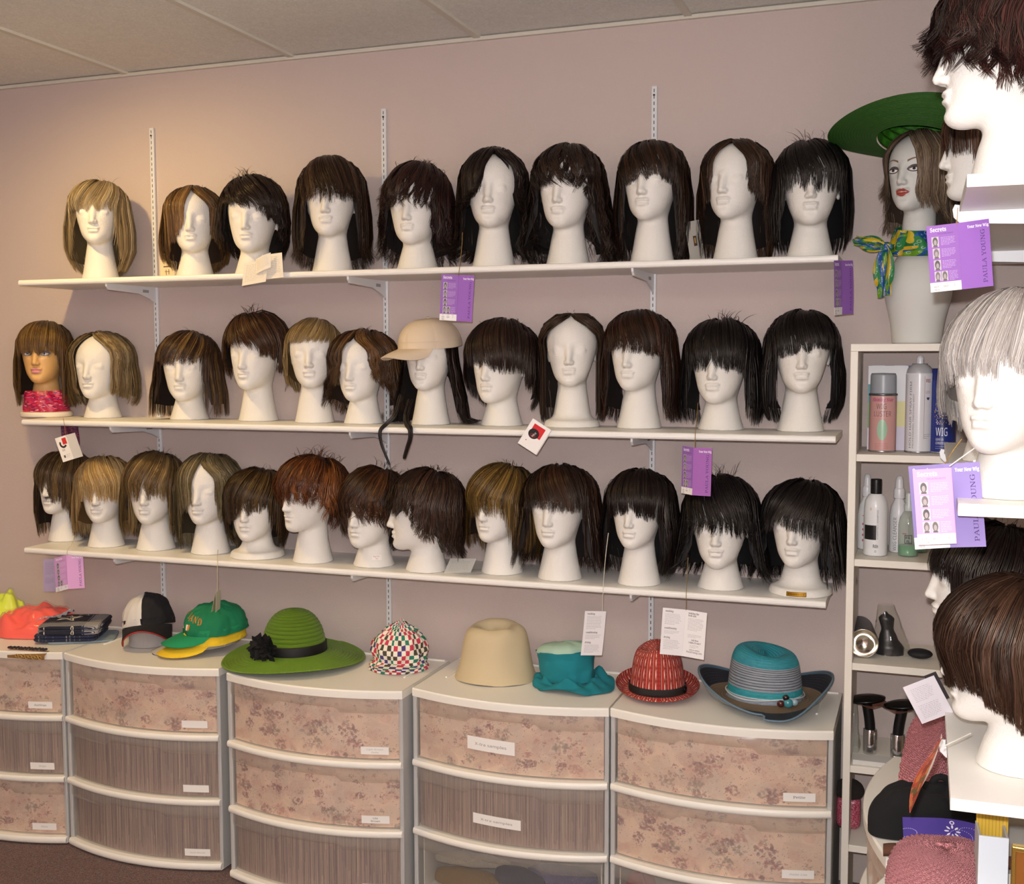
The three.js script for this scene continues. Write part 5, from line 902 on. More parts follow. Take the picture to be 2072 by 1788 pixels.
card('beige_tag', 'beige price tag with a loop, standing beside the caramel bob', V(at(338, 513, 'z', 0.1).x, SHELF_Y[0] + 0.064, 0.1), [-0.12, 0.3, 0.05], 0.045, 0.064, canvasTex(128, 180, (x, w, h) => { x.fillStyle = '#e0cda6'; x.fillRect(0, 0, w, h); x.fillStyle = '#6a5a3c'; x.fillRect(30, 62, 66, 12); x.fillRect(50, 96, 6, 46); x.fillRect(74, 92, 6, 46); x.fillRect(40, 110, 44, 5); }), 'tag', (t) => part('loop', tube([[0.018, -0.004, 0.002], [0.03, -0.012, 0.008], [0.03, -0.045, 0.012], [0.022, -0.056, 0.008]], 0.0007, 20, 5), plainPaper(0xf0ece0), t));
card('grey_card', 'grey card with a small dark square, wedged between two long brown wigs', V(at(1399, 428, 'z', 0.14).x, SHELF_Y[0] + 0.108, 0.14), [0.02, 0.62, 0.2], 0.042, 0.106, canvasTex(128, 300, (x, w, h) => { x.fillStyle = '#a7a39a'; x.fillRect(0, 0, w, h); x.fillStyle = '#3e3228'; x.fillRect(52, 110, 30, 74); x.fillStyle = '#a07a40'; x.fillRect(60, 124, 14, 40); }), 'card');
{
  const p = V(-1.222, SHELF_Y[2] + 0.0006, 0.165), t = thing('paper_tent', 'grey printed card folded like a tent on the bottom shelf', 'card', [p.x, p.y, p.z], 0.25);
  const tx = canvasTex(200, 160, (x, w, h) => { x.fillStyle = '#c9c8c0'; x.fillRect(0, 0, w, h); lines(x, 24, 30, 150, 8, 14, 'rgba(130,128,124,.8)', 12); });
  part('raised_sheet', slab((u, v) => [-0.035 + u * 0.075 - 0.012 * (1 - v), v * 0.034, 0.04 - v * 0.045], 4, 3, 0.0006), paper(tx), t);
  part('lying_sheet', slab((u, v) => [-0.02 + u * 0.085, 0.0008 + 0.002 * u, 0.045 - v * 0.06], 4, 3, 0.0006), paper(tx), t);
}
// the side stand: booklets and cards hung from the shelves
booklet('large purple booklet hung from the highest side shelf, heading and photographs clear', at(1937, 451, 'z', 1.20), [0, -0.05, 0.09], 0.046, 0.104, purpleL, purpleR, 0.12, 0.1);
string('orange cord of the large purple booklet on the side stand', [at(1938, 420, 'z', 1.197), at(1937, 436, 'z', 1.203), at(1936, 454, 'z', 1.203)], 0xb08030, 0.0006);
booklet('lavender booklet hung behind the pink one at the middle side shelf', at(1909, 938, 'z', 1.40), [0, 0.0, 0.1], 0.048, 0.121, secretsLeft('#8f80b8', '#3c3060', ['A4223', 'GB2', 'S', 'ERICA']), secretsRight('#9484c0'), 0.1, 0.12);
card('pink_booklet', 'pink printed booklet hung at the middle side shelf, in front of the lavender one', at(1885, 948, 'z', 1.44), [0, 0.05, 0.09], 0.051, 0.107, pinkL, 'booklet', (t) => part('back_sheet', slab((u, v) => [(u - 0.5) * 0.051 + 0.001, -(1 - v) * 0.107 - 0.001, -0.004], 2, 2, 0.0006), plainPaper(0xcf9ccc), t));
string('white cord from the silver wig to the pink booklet', [at(1974, 905, 'z', 1.42), at(1950, 922, 'z', 1.435), at(1921, 943, 'z', 1.442)], 0xe8e4dc);
string('gold cord beside the white one at the middle side shelf', [at(1946, 888, 'z', 1.41), at(1928, 912, 'z', 1.42), at(1912, 938, 'z', 1.405)], 0xa8842c, 0.0006);
card('small_white_tag', 'small white tag with threads under the silver-wigged head', at(1990, 928, 'z', 1.30), [0.0, -0.3, 0.2], 0.03, 0.05, plainPaper(0xf0eeea), 'tag', (t) => { for (let i = 0; i < 4; i++) part('thread', tube([[0.006 + i * 0.002, -0.001, 0.002], [0.012 + i * 0.002, -0.02, 0.006], [0.004 + i * 0.003, -0.046, 0.003]], 0.0005, 14, 4), plainPaper(0xf6f4f0), t); });
card('grey_booklet', 'pale grey text booklet hanging askew in front of the bookcase', at(1858, 1378, 'z', 1.05), [0, -0.1, 0.5], 0.058, 0.07, canvasTex(256, 300, (x, w, h) => { x.fillStyle = '#d5d0d6'; x.fillRect(0, 0, w, h); lines(x, 40, 40, 170, 9, 12, 'rgba(120,114,124,.8)', 15); lines(x, 40, 170, 170, 9, 12, 'rgba(120,114,124,.8)', 16); }), 'booklet', (t) => part('dark_leaf', slab((u, v) => [0.012 + u * 0.022, -(1 - v) * 0.05 + 0.004, -0.004], 2, 2, 0.0006), plainPaper(0x2a2224), t));
{
  const t = thing('folded_card', 'orange-red illustrated card seen nearly edge-on at the lowest side shelf', 'card', [0, 0, 0]);
  const z = 1.42, A = at(1906, 1492, 'z', z), B = at(1848, 1628, 'z', z);
  const tx = canvasTex(64, 256, (x, w, h) => { const r = rng(8); x.fillStyle = '#b0482c'; x.fillRect(0, 0, w, h); for (let i = 0; i < 60; i++) { x.fillStyle = ['#8a3420', '#c87a3a', '#6a5a30', '#d0603c'][i % 4]; x.fillRect(r() * w, r() * h, 4 + r() * 20, 8 + r() * 30); } });
  part('picture_leaf', slab((u, v) => { const w = 0.018 * Math.sin(Math.min(1, 0.1 + v) * 2.6); return [mix(B.x, A.x, v) - u * w, mix(B.y, A.y, v) - u * w * 0.25, z + u * 0.03]; }, 6, 10, 0.0006), paper(tx), t);
  part('back_leaf', slab((u, v) => [mix(B.x, A.x, v) + u * 0.006 * Math.sin(v * 3.1), mix(B.y, A.y, v) - u * 0.004, z - u * 0.03 - 0.001], 3, 10, 0.0006), plainPaper(0xe9e4da), t);
  string('white cord of the orange-red card on the lowest side shelf', [at(1964, 1483, 'z', 1.36), at(1935, 1497, 'z', 1.40), at(1908, 1510, 'z', z)], 0xe6e2d8);
}

// ------------------------------------------------------------------ hats, caps and bandanas on the drawer units
const TOP = 0.6095;
const TOPR = 0.6145;
/* a felt, cloth or straw hat as one turned-and-shaped skin: prof [[r, y], ...] from the rim inwards and up; shape(a, t, p) may bend every point */
function hatSkin(prof, shape, nu = 72, sub = 3, ru = 1, rv = 1) {
  const P2 = new THREE.CatmullRomCurve3(prof.map((p) => V(p[0], p[1], 0)), false, 'centripetal'), n = prof.length * sub, pts = P2.getPoints(n);
  return grid((u, v) => { const a = u * Math.PI * 2, k = Math.min(n, Math.round(v * n)), q = pts[k]; const p = [Math.sin(a) * q.x, q.y, Math.cos(a) * q.x]; return shape ? shape(a, v, p, q.x) : p; }, nu, n, ru, rv, true);
}
const hatPos = (x, z) => [x, TOP + 0.001, z];
{ // lime straw hat
  const t = thing('lime_straw_hat', 'lime green straw hat with a wide brim, black band and black flower', 'hat', hatPos(-1.752, 0.2), 0.35); t.scale.setScalar(1.04);
  const straw = M(0xc4ff58, 0.36, { map: strawColor(), bumpMap: strawTex(), bumpScale: 0.005, side: THREE.DoubleSide });
  straw.map = strawColor().clone(); straw.map.repeat.set(18, 1); straw.bumpMap = strawTex().clone(); straw.bumpMap.repeat.set(18, 1);
  const ring = (r0, y0, r1, y1, name) => { const d = Math.hypot(r1 - r0, y1 - y0) || 1, nx = (y1 - y0) / d, ny = -(r1 - r0) / d; return grid((u, v) => { const a = u * Math.PI * 2, b = 0.0042 * Math.sin(v * Math.PI), r = mix(r0, r1, v) + nx * b * 1, y = mix(y0, y1, v) + ny * b; const wv = 0.008 * sstep(0.1, 0.2, r) * Math.sin(a * 2 + 1); return [Math.sin(a) * r, y + wv, Math.cos(a) * r]; }, 84, 5, 1, 1, true); };
  const brimY = (r) => 0.012 + 0.016 * sstep(0.2, 0.1, r) ;
  for (let i = 0; i < 13; i++) { const r0 = 0.204 - i * 0.009, r1 = r0 - 0.0095; part('braid', ring(r0, brimY(r0), r1, brimY(r1) + 0.001), straw, t); }
  let pr = 0.0885, py = 0.028; // crown: rows of braid
  for (let i = 1; i <= 14; i++) { const a = Math.pow(i / 14, 1.0) * Math.PI / 2, r = 0.0885 * Math.pow(Math.cos(a), 0.72), y = 0.028 + 0.118 * Math.sin(a); part('braid', ring(pr, py, Math.max(r, 0.0005), y), straw, t); pr = r; py = y; }
  const black = M(0x0d0c0c, 0.6, { bumpMap: weaveTex(), bumpScale: 0.0004 });
  part('hat_band', lathe([[0.0925, 0.029], [0.0945, 0.032], [0.0935, 0.056], [0.0905, 0.058]], 64), black, t);
  const fl = [], r = rng(12);
  for (let i = 0; i < 26; i++) { const a = r() * 6.283, d = 0.028 * Math.sqrt(r()), w = 0.014 + r() * 0.012; const g = grid((u, v) => { const b = u * 6.283, k = w * v * (1 + 0.25 * Math.sin(b * 5 + i)); return [Math.cos(b) * k, 0.006 * v * v + 0.003 * Math.sin(b * 4 + i * 2) * v, Math.sin(b) * k]; }, 18, 3); g.rotateX(1.2 + (r() - 0.5) * 1.4); g.rotateZ((r() - 0.5) * 1.6); g.translate(Math.cos(a) * d, 0.05 + Math.sin(a) * d * 0.9, 0.1 + 0.012 * r()); fl.push(g); }
  const f = part('flower', fl, M(0x0b0a0a, 0.85, { side: THREE.DoubleSide }), t); f.rotation.y = -0.6; f.scale.set(1.12, 1.12, 1.12);
}
{ // checkered soft cap
  const tx = canvasTex(512, 512, (x, w, h) => { const r = rng(17); const n = 16, s = w / n; for (let j = 0; j < n; j++) for (let i = 0; i < n; i++) { x.fillStyle = (i + j) % 2 ? '#efe9d6' : ['#c83a52', '#2a7a62', '#4a3c7c', '#4c4638', '#c83a52', '#2a7a62'][Math.floor(r() * 6)]; x.fillRect(i * s, j * s, s + 1, s + 1); } });
  tx.repeat.set(1, 1);
  const m = M(0xffffff, 0.85, { map: tx, side: THREE.DoubleSide });
  const t = thing('checkered_hat', 'soft crumpled cloth cap in cream, red, green and purple checks', 'cap', hatPos(-1.425, 0.165), 0.2);
  const sk = hatSkin([[0.088, 0.0], [0.086, 0.012], [0.080, 0.028], [0.080, 0.05], [0.073, 0.08], [0.055, 0.105], [0.03, 0.122], [0.012, 0.132], [0.0015, 0.137]], (a, v, p) => { const n1 = noise.noise(Math.sin(a) * 2.4 + 7, v * 6, Math.cos(a) * 2.4), n2 = noise.noise(Math.sin(a) * 6 + 2, v * 14, Math.cos(a) * 6), k = 1 + 0.16 * n1 * sstep(0, 0.3, v) + 0.07 * n2; return [p[0] * k * 1.0 + 0.008 * v, p[1] * (1 + 0.05 * n2) + 0.006 * n1 * v, p[2] * k * 0.92]; }, 72, 4, 2.6, 1.0);
  part('crown', sk, m, t);
  part('bill', slab((u, v) => { const a = (u - 0.5) * 2.0, k = 1 - Math.pow(Math.abs(u - 0.5) * 2, 2.4); return [Math.sin(a) * 0.082 + 0.004, 0.024 - 0.006 * v * k - 0.016 * Math.pow(Math.abs(u - 0.5) * 2, 2), Math.cos(a) * 0.074 + 0.03 * v * k]; }, 24, 6, 0.003, 0.55, 0.14), m, t);
  part('button', new THREE.SphereGeometry(0.006, 10, 8).translate(0.008, 0.14, 0), m, t);
}
{ // beige cloche
  const t = thing('beige_felt_hat', 'plain beige felt bucket hat with a sunken crown', 'hat', hatPos(-1.124, 0.158), 0.1);
  const m = P(0xcdbc98, 0.95, { bumpMap: weaveTex(), bumpScale: 0.0003, side: THREE.DoubleSide, sheen: 0.4, sheenColor: new THREE.Color(0xe0cfa8), sheenRoughness: 0.6 });
  part('felt_body', hatSkin([[0.117, 0.0], [0.113, 0.012], [0.105, 0.035], [0.098, 0.07], [0.091, 0.11], [0.082, 0.135], [0.066, 0.147], [0.048, 0.144], [0.03, 0.128], [0.015, 0.122], [0.001, 0.121]], (a, v, p) => { const n1 = noise.noise(Math.sin(a) * 1.6, v * 3, Math.cos(a) * 1.6); const dent = Math.exp(-Math.pow((a - 0.75), 2) * 6) * Math.exp(-Math.pow((v - 0.28), 2) * 60); const k = 1 + 0.03 * n1 - 0.07 * dent; return [p[0] * k * 1.0, p[1] + 0.004 * n1 + 0.012 * Math.cos(a + 0.4) * -v * 0.5 + 0.003 * Math.cos(a * 2) * (1 - v), p[2] * k * 0.93]; }, 84, 4), m, t);
}
{ // teal bucket with a pale top
  const t = thing('teal_bucket_hat', 'teal fleece bucket hat with a pale mint top and drooping brim', 'hat', hatPos(-0.905, 0.172), -0.1);
  const m = P(0x187f8a, 0.95, { bumpMap: weaveTex(), bumpScale: 0.0006, side: THREE.DoubleSide });
  part('crown', hatSkin([[0.073, 0.018], [0.075, 0.03], [0.077, 0.05], [0.079, 0.075], [0.08, 0.092], [0.078, 0.096]], (a, v, p) => { const n1 = noise.noise(Math.sin(a) * 2, v * 4 + 3, Math.cos(a) * 2), k = 1 + 0.08 * n1; return [p[0] * k - 0.012 * v, p[1] * (1 + 0.10 * Math.sin(a + 0.6)) + 0.004 * n1, p[2] * k * 0.9]; }, 72, 4), m, t);
  part('brim', hatSkin([[0.112, 0.003], [0.106, 0.010], [0.095, 0.020], [0.084, 0.028], [0.073, 0.024]], (a, v, p) => { const n1 = noise.noise(Math.sin(a) * 2.5 + 9, v * 2, Math.cos(a) * 2.5), k = 1 + 0.10 * n1 + 0.16 * Math.max(0, Math.sin(a)) * (1 - v) - 0.12 * Math.max(0, -Math.sin(a)) * (1 - v); return [p[0] * k, Math.max(0.0015, p[1] * (1 + 0.9 * n1) + 0.012 * Math.sin(a * 3 + 1) * (1 - v)), p[2] * k * 0.92]; }, 84, 5), m, t);
  part('pale_top', hatSkin([[0.0795, 0.094], [0.074, 0.106], [0.06, 0.114], [0.04, 0.117], [0.02, 0.118], [0.001, 0.118]], (a, v, p) => { const n1 = noise.noise(Math.sin(a) * 2, 4, Math.cos(a) * 2); return [p[0] * (1 + 0.05 * n1) - 0.012, p[1] * (1 + 0.10 * Math.sin(a + 0.6) * (1 - v * 0.7)) + 0.004 * n1, p[2] * 0.9 * (1 + 0.05 * n1)]; }, 60, 4), P(0xa9c8b4, 0.95, { bumpMap: weaveTex(), bumpScale: 0.0004, side: THREE.DoubleSide }), t);
}
{ // red striped trilby
  const tx = canvasTex(512, 256, (x, w, h) => { const cols = ['#a8281e', '#c84a2a', '#7a1a1c', '#e0b8a8', '#b03020', '#8a2420', '#d8653a', '#c8b0a8']; let q = 0, k = 0; while (q < w) { const ww = [16, 6, 12, 5, 18, 8, 6, 10][k % 8]; x.fillStyle = cols[k % 8]; x.fillRect(q, 0, ww, h); if (k % 8 === 7) for (let y = 0; y < h; y += 12) { x.fillStyle = y % 24 ? '#2a2024' : '#e8e0dc'; x.beginPath(); x.moveTo(q, y); x.lineTo(q + ww, y + 6); x.lineTo(q, y + 12); x.fill(); } if (k % 8 === 1) for (let y = 0; y < h; y += 8) { x.fillStyle = '#7a1a1c'; x.fillRect(q + 1, y, 4, 4); } q += ww; k++; } });
  const m = M(0xffffff, 0.8, { map: tx, bumpMap: weaveTex(), bumpScale: 0.0003, side: THREE.DoubleSide });
  const t = thing('red_trilby', 'small red striped trilby with a dark leather band, behind the wide white leaflet', 'hat', hatPos(-0.655, 0.172), 0.25);
  part('brim', hatSkin([[0.118, 0.034], [0.117, 0.026], [0.110, 0.013], [0.098, 0.006], [0.085, 0.008], [0.078, 0.012]], (a, v, p) => { const back = 0.5 - 0.5 * Math.cos(a), k = 1 - v; return [p[0] * 0.95, p[1] - k * 0.022 * (1 - back) * Math.max(0, 1 - v * 2) + 0.012 * k * back, p[2] * 1.02]; }, 84, 4, 5, 0.3), m, t);
  part('crown', hatSkin([[0.079, 0.010], [0.078, 0.03], [0.073, 0.07], [0.066, 0.105], [0.058, 0.122], [0.045, 0.127], [0.028, 0.121], [0.012, 0.113], [0.001, 0.111]], (a, v, p) => { const pinch = Math.exp(-Math.pow((v - 0.62) * 4, 2)) * Math.max(0, Math.cos(a)) * Math.abs(Math.sin(a)), k = 1 - 0.34 * pinch; return [p[0] * k * 0.94, p[1] + 0.010 * v * Math.cos(a * 2) - 0.006 * v * Math.cos(a), p[2] * (1 - 0.08 * pinch)]; }, 84, 4, 4, 0.9), m, t);
  part('hat_band', hatSkin([[0.0815, 0.012], [0.0822, 0.018], [0.081, 0.028], [0.0795, 0.032]], (a, v, p) => [p[0] * 0.95, p[1], p[2] * 1.0], 72, 2), M(0x1e1c18, 0.55, { bumpMap: weaveTex(), bumpScale: 0.0006 }), t);
  part('buckle', new THREE.TorusGeometry(0.009, 0.0022, 8, 16).rotateY(1.25).translate(0.072, 0.022, 0.034), M(0x24222a, 0.2, { metalness: 0.8 }), t);
}
{ // teal and grey straw cowboy hat
  const t = thing('straw_cowboy_hat', 'teal and grey banded straw cowboy hat with an upturned dark brim and beaded cord', 'hat', hatPos(-0.372, 0.165), 0.12); t.scale.setScalar(1.05);
  const crownTx = canvasTex(256, 512, (x, w, h) => { const rows = [['#2c8f9c', 0, 0.66], ['#98a0a8', 0.66, 0.86], ['#2f97a0', 0.86, 0.93], ['#8f9aa6', 0.93, 1.0]]; for (const [c, a, b] of rows) { x.fillStyle = c; x.fillRect(0, a * h, w, (b - a) * h + 1); } for (let i = 0; i < 9; i++) { x.fillStyle = '#4a4c54'; x.fillRect(0, (0.67 + i * 0.021) * h, w, 3); } x.fillStyle = '#d8e0e0'; x.fillRect(0, 0.925 * h, w, 4); for (let i = 0; i < 2200; i++) { const r = rT(); x.fillStyle = r < 0.5 ? 'rgba(255,255,255,.10)' : 'rgba(0,0,0,.10)'; x.fillRect(rT() * w, rT() * h, 6, 2); } });
  const sb = strawTex().clone(); sb.repeat.set(14, 3);
  const crown = M(0xffffff, 0.55, { map: crownTx, bumpMap: sb, bumpScale: 0.0012, side: THREE.DoubleSide });
  const brimTx = canvasTex(64, 256, (x, w, h) => { x.fillStyle = '#1c2028'; x.fillRect(0, 0, w, h); x.fillStyle = '#5d7484'; x.fillRect(0, 0, w, 18); x.fillStyle = '#7d6a52'; x.fillRect(0, 128, w, 128); for (let i = 0; i < 14; i++) { x.fillStyle = i < 7 ? 'rgba(60,66,80,.8)' : 'rgba(52,42,32,.55)'; x.fillRect(0, 22 + i * 17, w, 3); } }, {}); brimTx.flipY = true; brimTx.repeat.set(1, -1);
  const shape = (a, v, p, r) => { // sides rolled up, front and back dipped
    const k = sstep(0.085, 0.165, r), s = Math.abs(Math.sin(a)); return [p[0] * (1.22 - 0.16 * k * s), p[1] + 0.062 * k * k * Math.pow(s, 1.6) - 0.006 * k * (1 - s) + 0.016 * k * k * Math.exp(-Math.pow(a - 0.35, 2) * 7) * -1, p[2] * (0.98 + 0.10 * k + 0.16 * k * k * Math.exp(-Math.pow(a - 0.35, 2) * 7))];
  };
  const bf = hatSkin([[0.152, 0.024], [0.142, 0.02], [0.128, 0.018], [0.112, 0.016], [0.098, 0.016], [0.078, 0.019]], shape, 96, 4, 1, 1);
  part('brim', bf, M(0xffffff, 0.6, { map: brimTx, bumpMap: sb, bumpScale: 0.0012, side: THREE.DoubleSide }), t);
  const under = bf.clone().translate(0, -0.0022, 0); part('brim_underside', under, M(0x8d9aa2, 0.6, { side: THREE.DoubleSide }), t);
  part('brim_cord', tube([...Array(49)].map((_, i) => { const a = i / 48 * 6.2832, p = shape(a, 0, [Math.sin(a) * 0.152, 0.024, Math.cos(a) * 0.152], 0.152); return [p[0], p[1], p[2]]; }), 0.0028, 120, 6, true), M(0x5f7888, 0.5), t);
  part('crown', hatSkin([[0.080, 0.016], [0.078, 0.045], [0.074, 0.085], [0.069, 0.115], [0.06, 0.132], [0.045, 0.136], [0.028, 0.127], [0.012, 0.118], [0.001, 0.116]], (a, v, p) => { const pinch = Math.exp(-Math.pow((v - 0.62) * 3.6, 2)) * Math.max(0, Math.cos(a)) * Math.abs(Math.sin(a)); return [p[0] * 1.16 * (1 - 0.24 * pinch), p[1] + 0.014 * v * -Math.cos(a) * 0.6 - 0.028 * v * Math.sin(a) * 0.5, p[2] * (1 - 0.06 * pinch)]; }, 96, 4, 1, 1), crown, t);
  part('hat_cord', tube([...Array(33)].map((_, i) => { const a = i / 32 * 6.2832; return [Math.sin(a) * 0.0955, 0.03 + 0.003 * Math.sin(a * 3), Math.cos(a) * 0.083]; }), 0.0018, 90, 6, true), M(0xc8d0d0, 0.6), t);
  for (const [x, y, z, c, rr] of [[0.038, 0.026, 0.085, 0x4a1e1c, 0.009], [0.055, 0.027, 0.08, 0x3f8a94, 0.012], [0.05, 0.04, 0.08, 0x2a1614, 0.008], [0.07, 0.027, 0.07, 0x9ab4bc, 0.009]]) part('bead', new THREE.SphereGeometry(rr, 16, 12).scale(1, 0.95, 0.8).translate(x, y, z), P(c, 0.25, { clearcoat: 0.5 }), t);
}
{ // caps stacked at the wall end
  const green = cotton(0x0f7a50), yel = cotton(0xf0c828), grey = cotton(0xb8b4ac);
  const irish = (k) => { const tx = canvasTex(256, 256, (x, w, h) => { x.fillStyle = '#0f7a50'; x.fillRect(0, 0, w, h); x.save(); x.font = 'bold 62px serif'; x.fillStyle = '#d07a30'; x.textAlign = 'center'; const word = k ? 'LAND' : 'IRE'; [...word].forEach((c, i) => { x.fillText(c, k ? 34 + i * 52 : 96 + i * 56, k ? 150 + i * 12 : 128 + (2 - i) * 6); }); x.restore(); { const q = k ? 40 : 186; x.fillStyle = '#1a8a50'; x.fillRect(q, 186, 18, 34); x.fillStyle = '#f0ece4'; x.fillRect(q + 18, 186, 18, 34); x.fillStyle = '#e08030'; x.fillRect(q + 36, 186, 18, 34); } }); return M(0xffffff, 0.85, { map: tx, bumpMap: weaveTex(), bumpScale: 0.0004, side: THREE.DoubleSide }); };
  const turn = -0.62;
  const bx = -2.055, bz = 0.165;
  baseballCap('grey_baseball_hat', 'grey-white cap at the bottom of the stack, only its bill showing', [bx - 0.018, TOP + 0.021, bz + 0.006], turn - 0.34, { crown: cotton(0x9a9790), bill: grey, under: cotton(0x55606a), height: 0.02, r: 0.086, rz: 0.098, curve: 0.03, billLen: 0.072, tilt: 0.06 });
  baseballCap('yellow_baseball_hat', 'yellow cap in the middle of the stack, under the green one', [bx, TOP + 0.034, bz + 0.004], turn + 0.02, { crown: yel, bill: yel, height: 0.05, r: 0.089, rz: 0.102, curve: 0.034, billLen: 0.076, soft: 0.012, tilt: 0.1 });
  baseballCap('green_baseball_hat', 'green cap with orange lettering and a small flag, topmost of the stack', [bx + 0.008, TOP + 0.062, bz + 0.002], turn - 0.02, { crown: [irish(0), green, green, green, green, irish(1)].map((m, i) => (i === 0 ? irish(1) : i === 5 ? irish(0) : m)), bill: cotton(0x18925e), button: green, height: 0.086, r: 0.086, rz: 0.1, curve: 0.034, billLen: 0.07, soft: 0.018, tilt: 0.1 });
  // black, white and red cap on a white foam dome
  const dm = thing('foam_dome', 'white fuzzy dome holding up the black and white cap', 'hat stand', hatPos(-2.292, 0.178));
  const df = (u, v) => { const a = u * 6.2832, r = 0.056 * (v < 0.4 ? mix(1.04, 1, v / 0.4) : Math.cos((v - 0.4) / 0.6 * 1.5708)); const y = v < 0.4 ? v / 0.4 * 0.045 : 0.045 + 0.05 * Math.sin((v - 0.4) / 0.6 * 1.5708), n = 1 + 0.035 * noise.noise(Math.sin(a) * 3, v * 5, Math.cos(a) * 3); return [Math.sin(a) * r * n, y, Math.cos(a) * r * n]; };
  part('dome', grid(df, 48, 24, 3, 2, true), P(0xf2eeea, 0.95, { bumpMap: foamBump, bumpScale: 0.001 }), dm);
  const blk = cotton(0x16151a), wht = cotton(0xdcd8d2);
  baseballCap('black_baseball_hat', 'black and white cap with red piping propped on a white dome', [-2.296, TOP + 0.058, 0.165], 0.42, { crown: [blk, blk, blk, blk, wht, wht], bill: blk, under: cotton(0x7a1c1c), edge: M(0xa82a22, 0.7), band: blk, button: blk, height: 0.1, r: 0.08, rz: 0.09, curve: 0.075, root: 0.12, bk: 0.14, billLen: 0.052, billAngle: 1.25, tilt: -0.14, roll: 0.1, soft: 0.014 });
}
{ // bandanas
  function folded(name, label, cat, pos, turn, w, d, h, layers, mat, n = 0.004, seed = 1) {
    const t = thing(name, label, cat, pos, turn);
    for (let k = 0; k < layers; k++) { const y0 = h * k / layers, hh = h / layers; part('fold', grid((u, v) => { const a = u * 6.2832, e = 0.22, cx = Math.sign(Math.cos(a)) * Math.pow(Math.abs(Math.cos(a)), e), cz = Math.sign(Math.sin(a)) * Math.pow(Math.abs(Math.sin(a)), e); const q = v < 0.3 ? v / 0.3 * 0.5 : 0.5 + (v - 0.3) / 0.7 * 0.5, b = q * Math.PI, rr = v < 0.42 ? 1 : 1 - (v - 0.42) / 0.58; const nn = n * noise.noise(cx * 2.5 * rr + seed, k * 2 + v, cz * 2.5 * rr + seed), lip = v < 0.42 ? Math.sin(v / 0.42 * Math.PI) * hh * 0.35 : 0; return [cx * (w / 2 * rr + lip) + k * 0.002, y0 + (v < 0.42 ? v / 0.42 * hh : hh + 0.002 * Math.sin((1 - rr) * 3)) + nn * (v < 0.1 ? 0 : 1), cz * (d / 2 * rr + lip)]; }, 64, 14, 1, 1, true), Array.isArray(mat) ? mat[k % mat.length] : mat, t); }
    return t;
  }
  // planar uv for prints
  const planar = (t, w, d) => t.traverse((o) => { if (o.isMesh) { const p = o.geometry.attributes.position, uv = o.geometry.attributes.uv; for (let i = 0; i < p.count; i++) uv.setXY(i, p.getX(i) / w + 0.5, 0.5 - p.getZ(i) / d); } });
  const star = (x, cx, cy, R, lw) => { x.lineWidth = lw; x.beginPath(); for (let i = 0; i < 10; i++) { const a = -Math.PI / 2 + i * Math.PI / 5, r = i % 2 ? R * 0.42 : R; x[i ? 'lineTo' : 'moveTo'](cx + Math.cos(a) * r, cy + Math.sin(a) * r); } x.closePath(); x.stroke(); };
  const navy = canvasTex(512, 512, (x, w, h) => { x.fillStyle = '#1b2340'; x.fillRect(0, 0, w, h); x.fillStyle = '#b4b2ae'; for (let i = 0; i < 64; i++) { x.fillRect(i * 8, 384, 4, 128); x.fillRect(400, i * 8, 112, 4); } x.fillStyle = '#1b2340'; x.fillRect(0, 366, 410, 16); x.fillStyle = '#c4c0b4'; for (let i = 0; i < 26; i++) { x.fillRect(i * 16, 352, 8, 6); x.fillRect(382, i * 16, 6, 8); } x.fillStyle = '#14182c'; x.fillRect(0, 0, 372, 340); x.strokeStyle = '#d8d2c0'; star(x, 180, 190, 110, 14); star(x, 180, 190, 60, 5); star(x, 300, 60, 70, 7); star(x, 60, 50, 40, 6); });
  const dark = canvasTex(256, 256, (x, w, h) => { const r = rng(14); x.fillStyle = '#242a44'; x.fillRect(0, 0, w, h); for (let i = 0; i < 500; i++) { x.fillStyle = ['#6a6a60', '#3c4468', '#9a9684'][i % 3]; x.fillRect(r() * w, r() * h, 3, 5); } });
  const nm = M(0xffffff, 0.8, { map: navy }), dmm = M(0xffffff, 0.85, { map: dark });
  const a2 = folded('dark_bandana', 'dark blue patterned bandana folded flat, under the star-printed one', 'bandana', [-2.575, TOP + 0.008, 0.195], 0.42, 0.19, 0.165, 0.022, 2, dmm, 0.003, 3);
  const a1 = folded('star_bandana', 'navy bandana with star outlines and a striped border, folded on top', 'bandana', [-2.56, TOP + 0.031, 0.195], 0.42, 0.185, 0.165, 0.03, 2, nm, 0.004, 5);
  planar(a1, 0.185, 0.165); planar(a2, 0.19, 0.165);
  folded('pale_bandana', 'pale blue-grey folded bandana sticking out below the navy pair', 'bandana', [-2.535, TOP + 0.0005, 0.185], 0.55, 0.2, 0.14, 0.007, 1, cotton(0x8a9aa4), 0.001, 6);
  const heap = (name, label, pos, turn, w, d, h, mat, seed, film) => {
    const t = thing(name, label, 'bandana', pos, turn);
    const f = (k) => (u, v) => { const a = u * 6.2832, e = v * Math.PI / 2, c = Math.pow(Math.cos(e), 0.8), n1 = noise.noise(Math.sin(a) * c * 1.8 + seed, v * 1.2, Math.cos(a) * c * 1.8), n2 = noise.noise(Math.sin(a) * c * 5 + seed, v * 3, Math.cos(a) * c * 3); return [Math.sin(a) * w / 2 * c * (1 + 0.14 * n1) * k, Math.max(0.0006, h * Math.pow(Math.sin(e), 0.9) * (1 + 0.35 * n1) + 0.016 * n2 * Math.sin(e) + 0.006 * Math.sin(a * 3 + n1 * 6 + v * 4) * Math.sin(e * 2)) * k, Math.cos(a) * d / 2 * c * (1 + 0.12 * n1) * k]; };
    part('cloth', grid(f(1), 72, 28, 1, 1, true), mat, t);
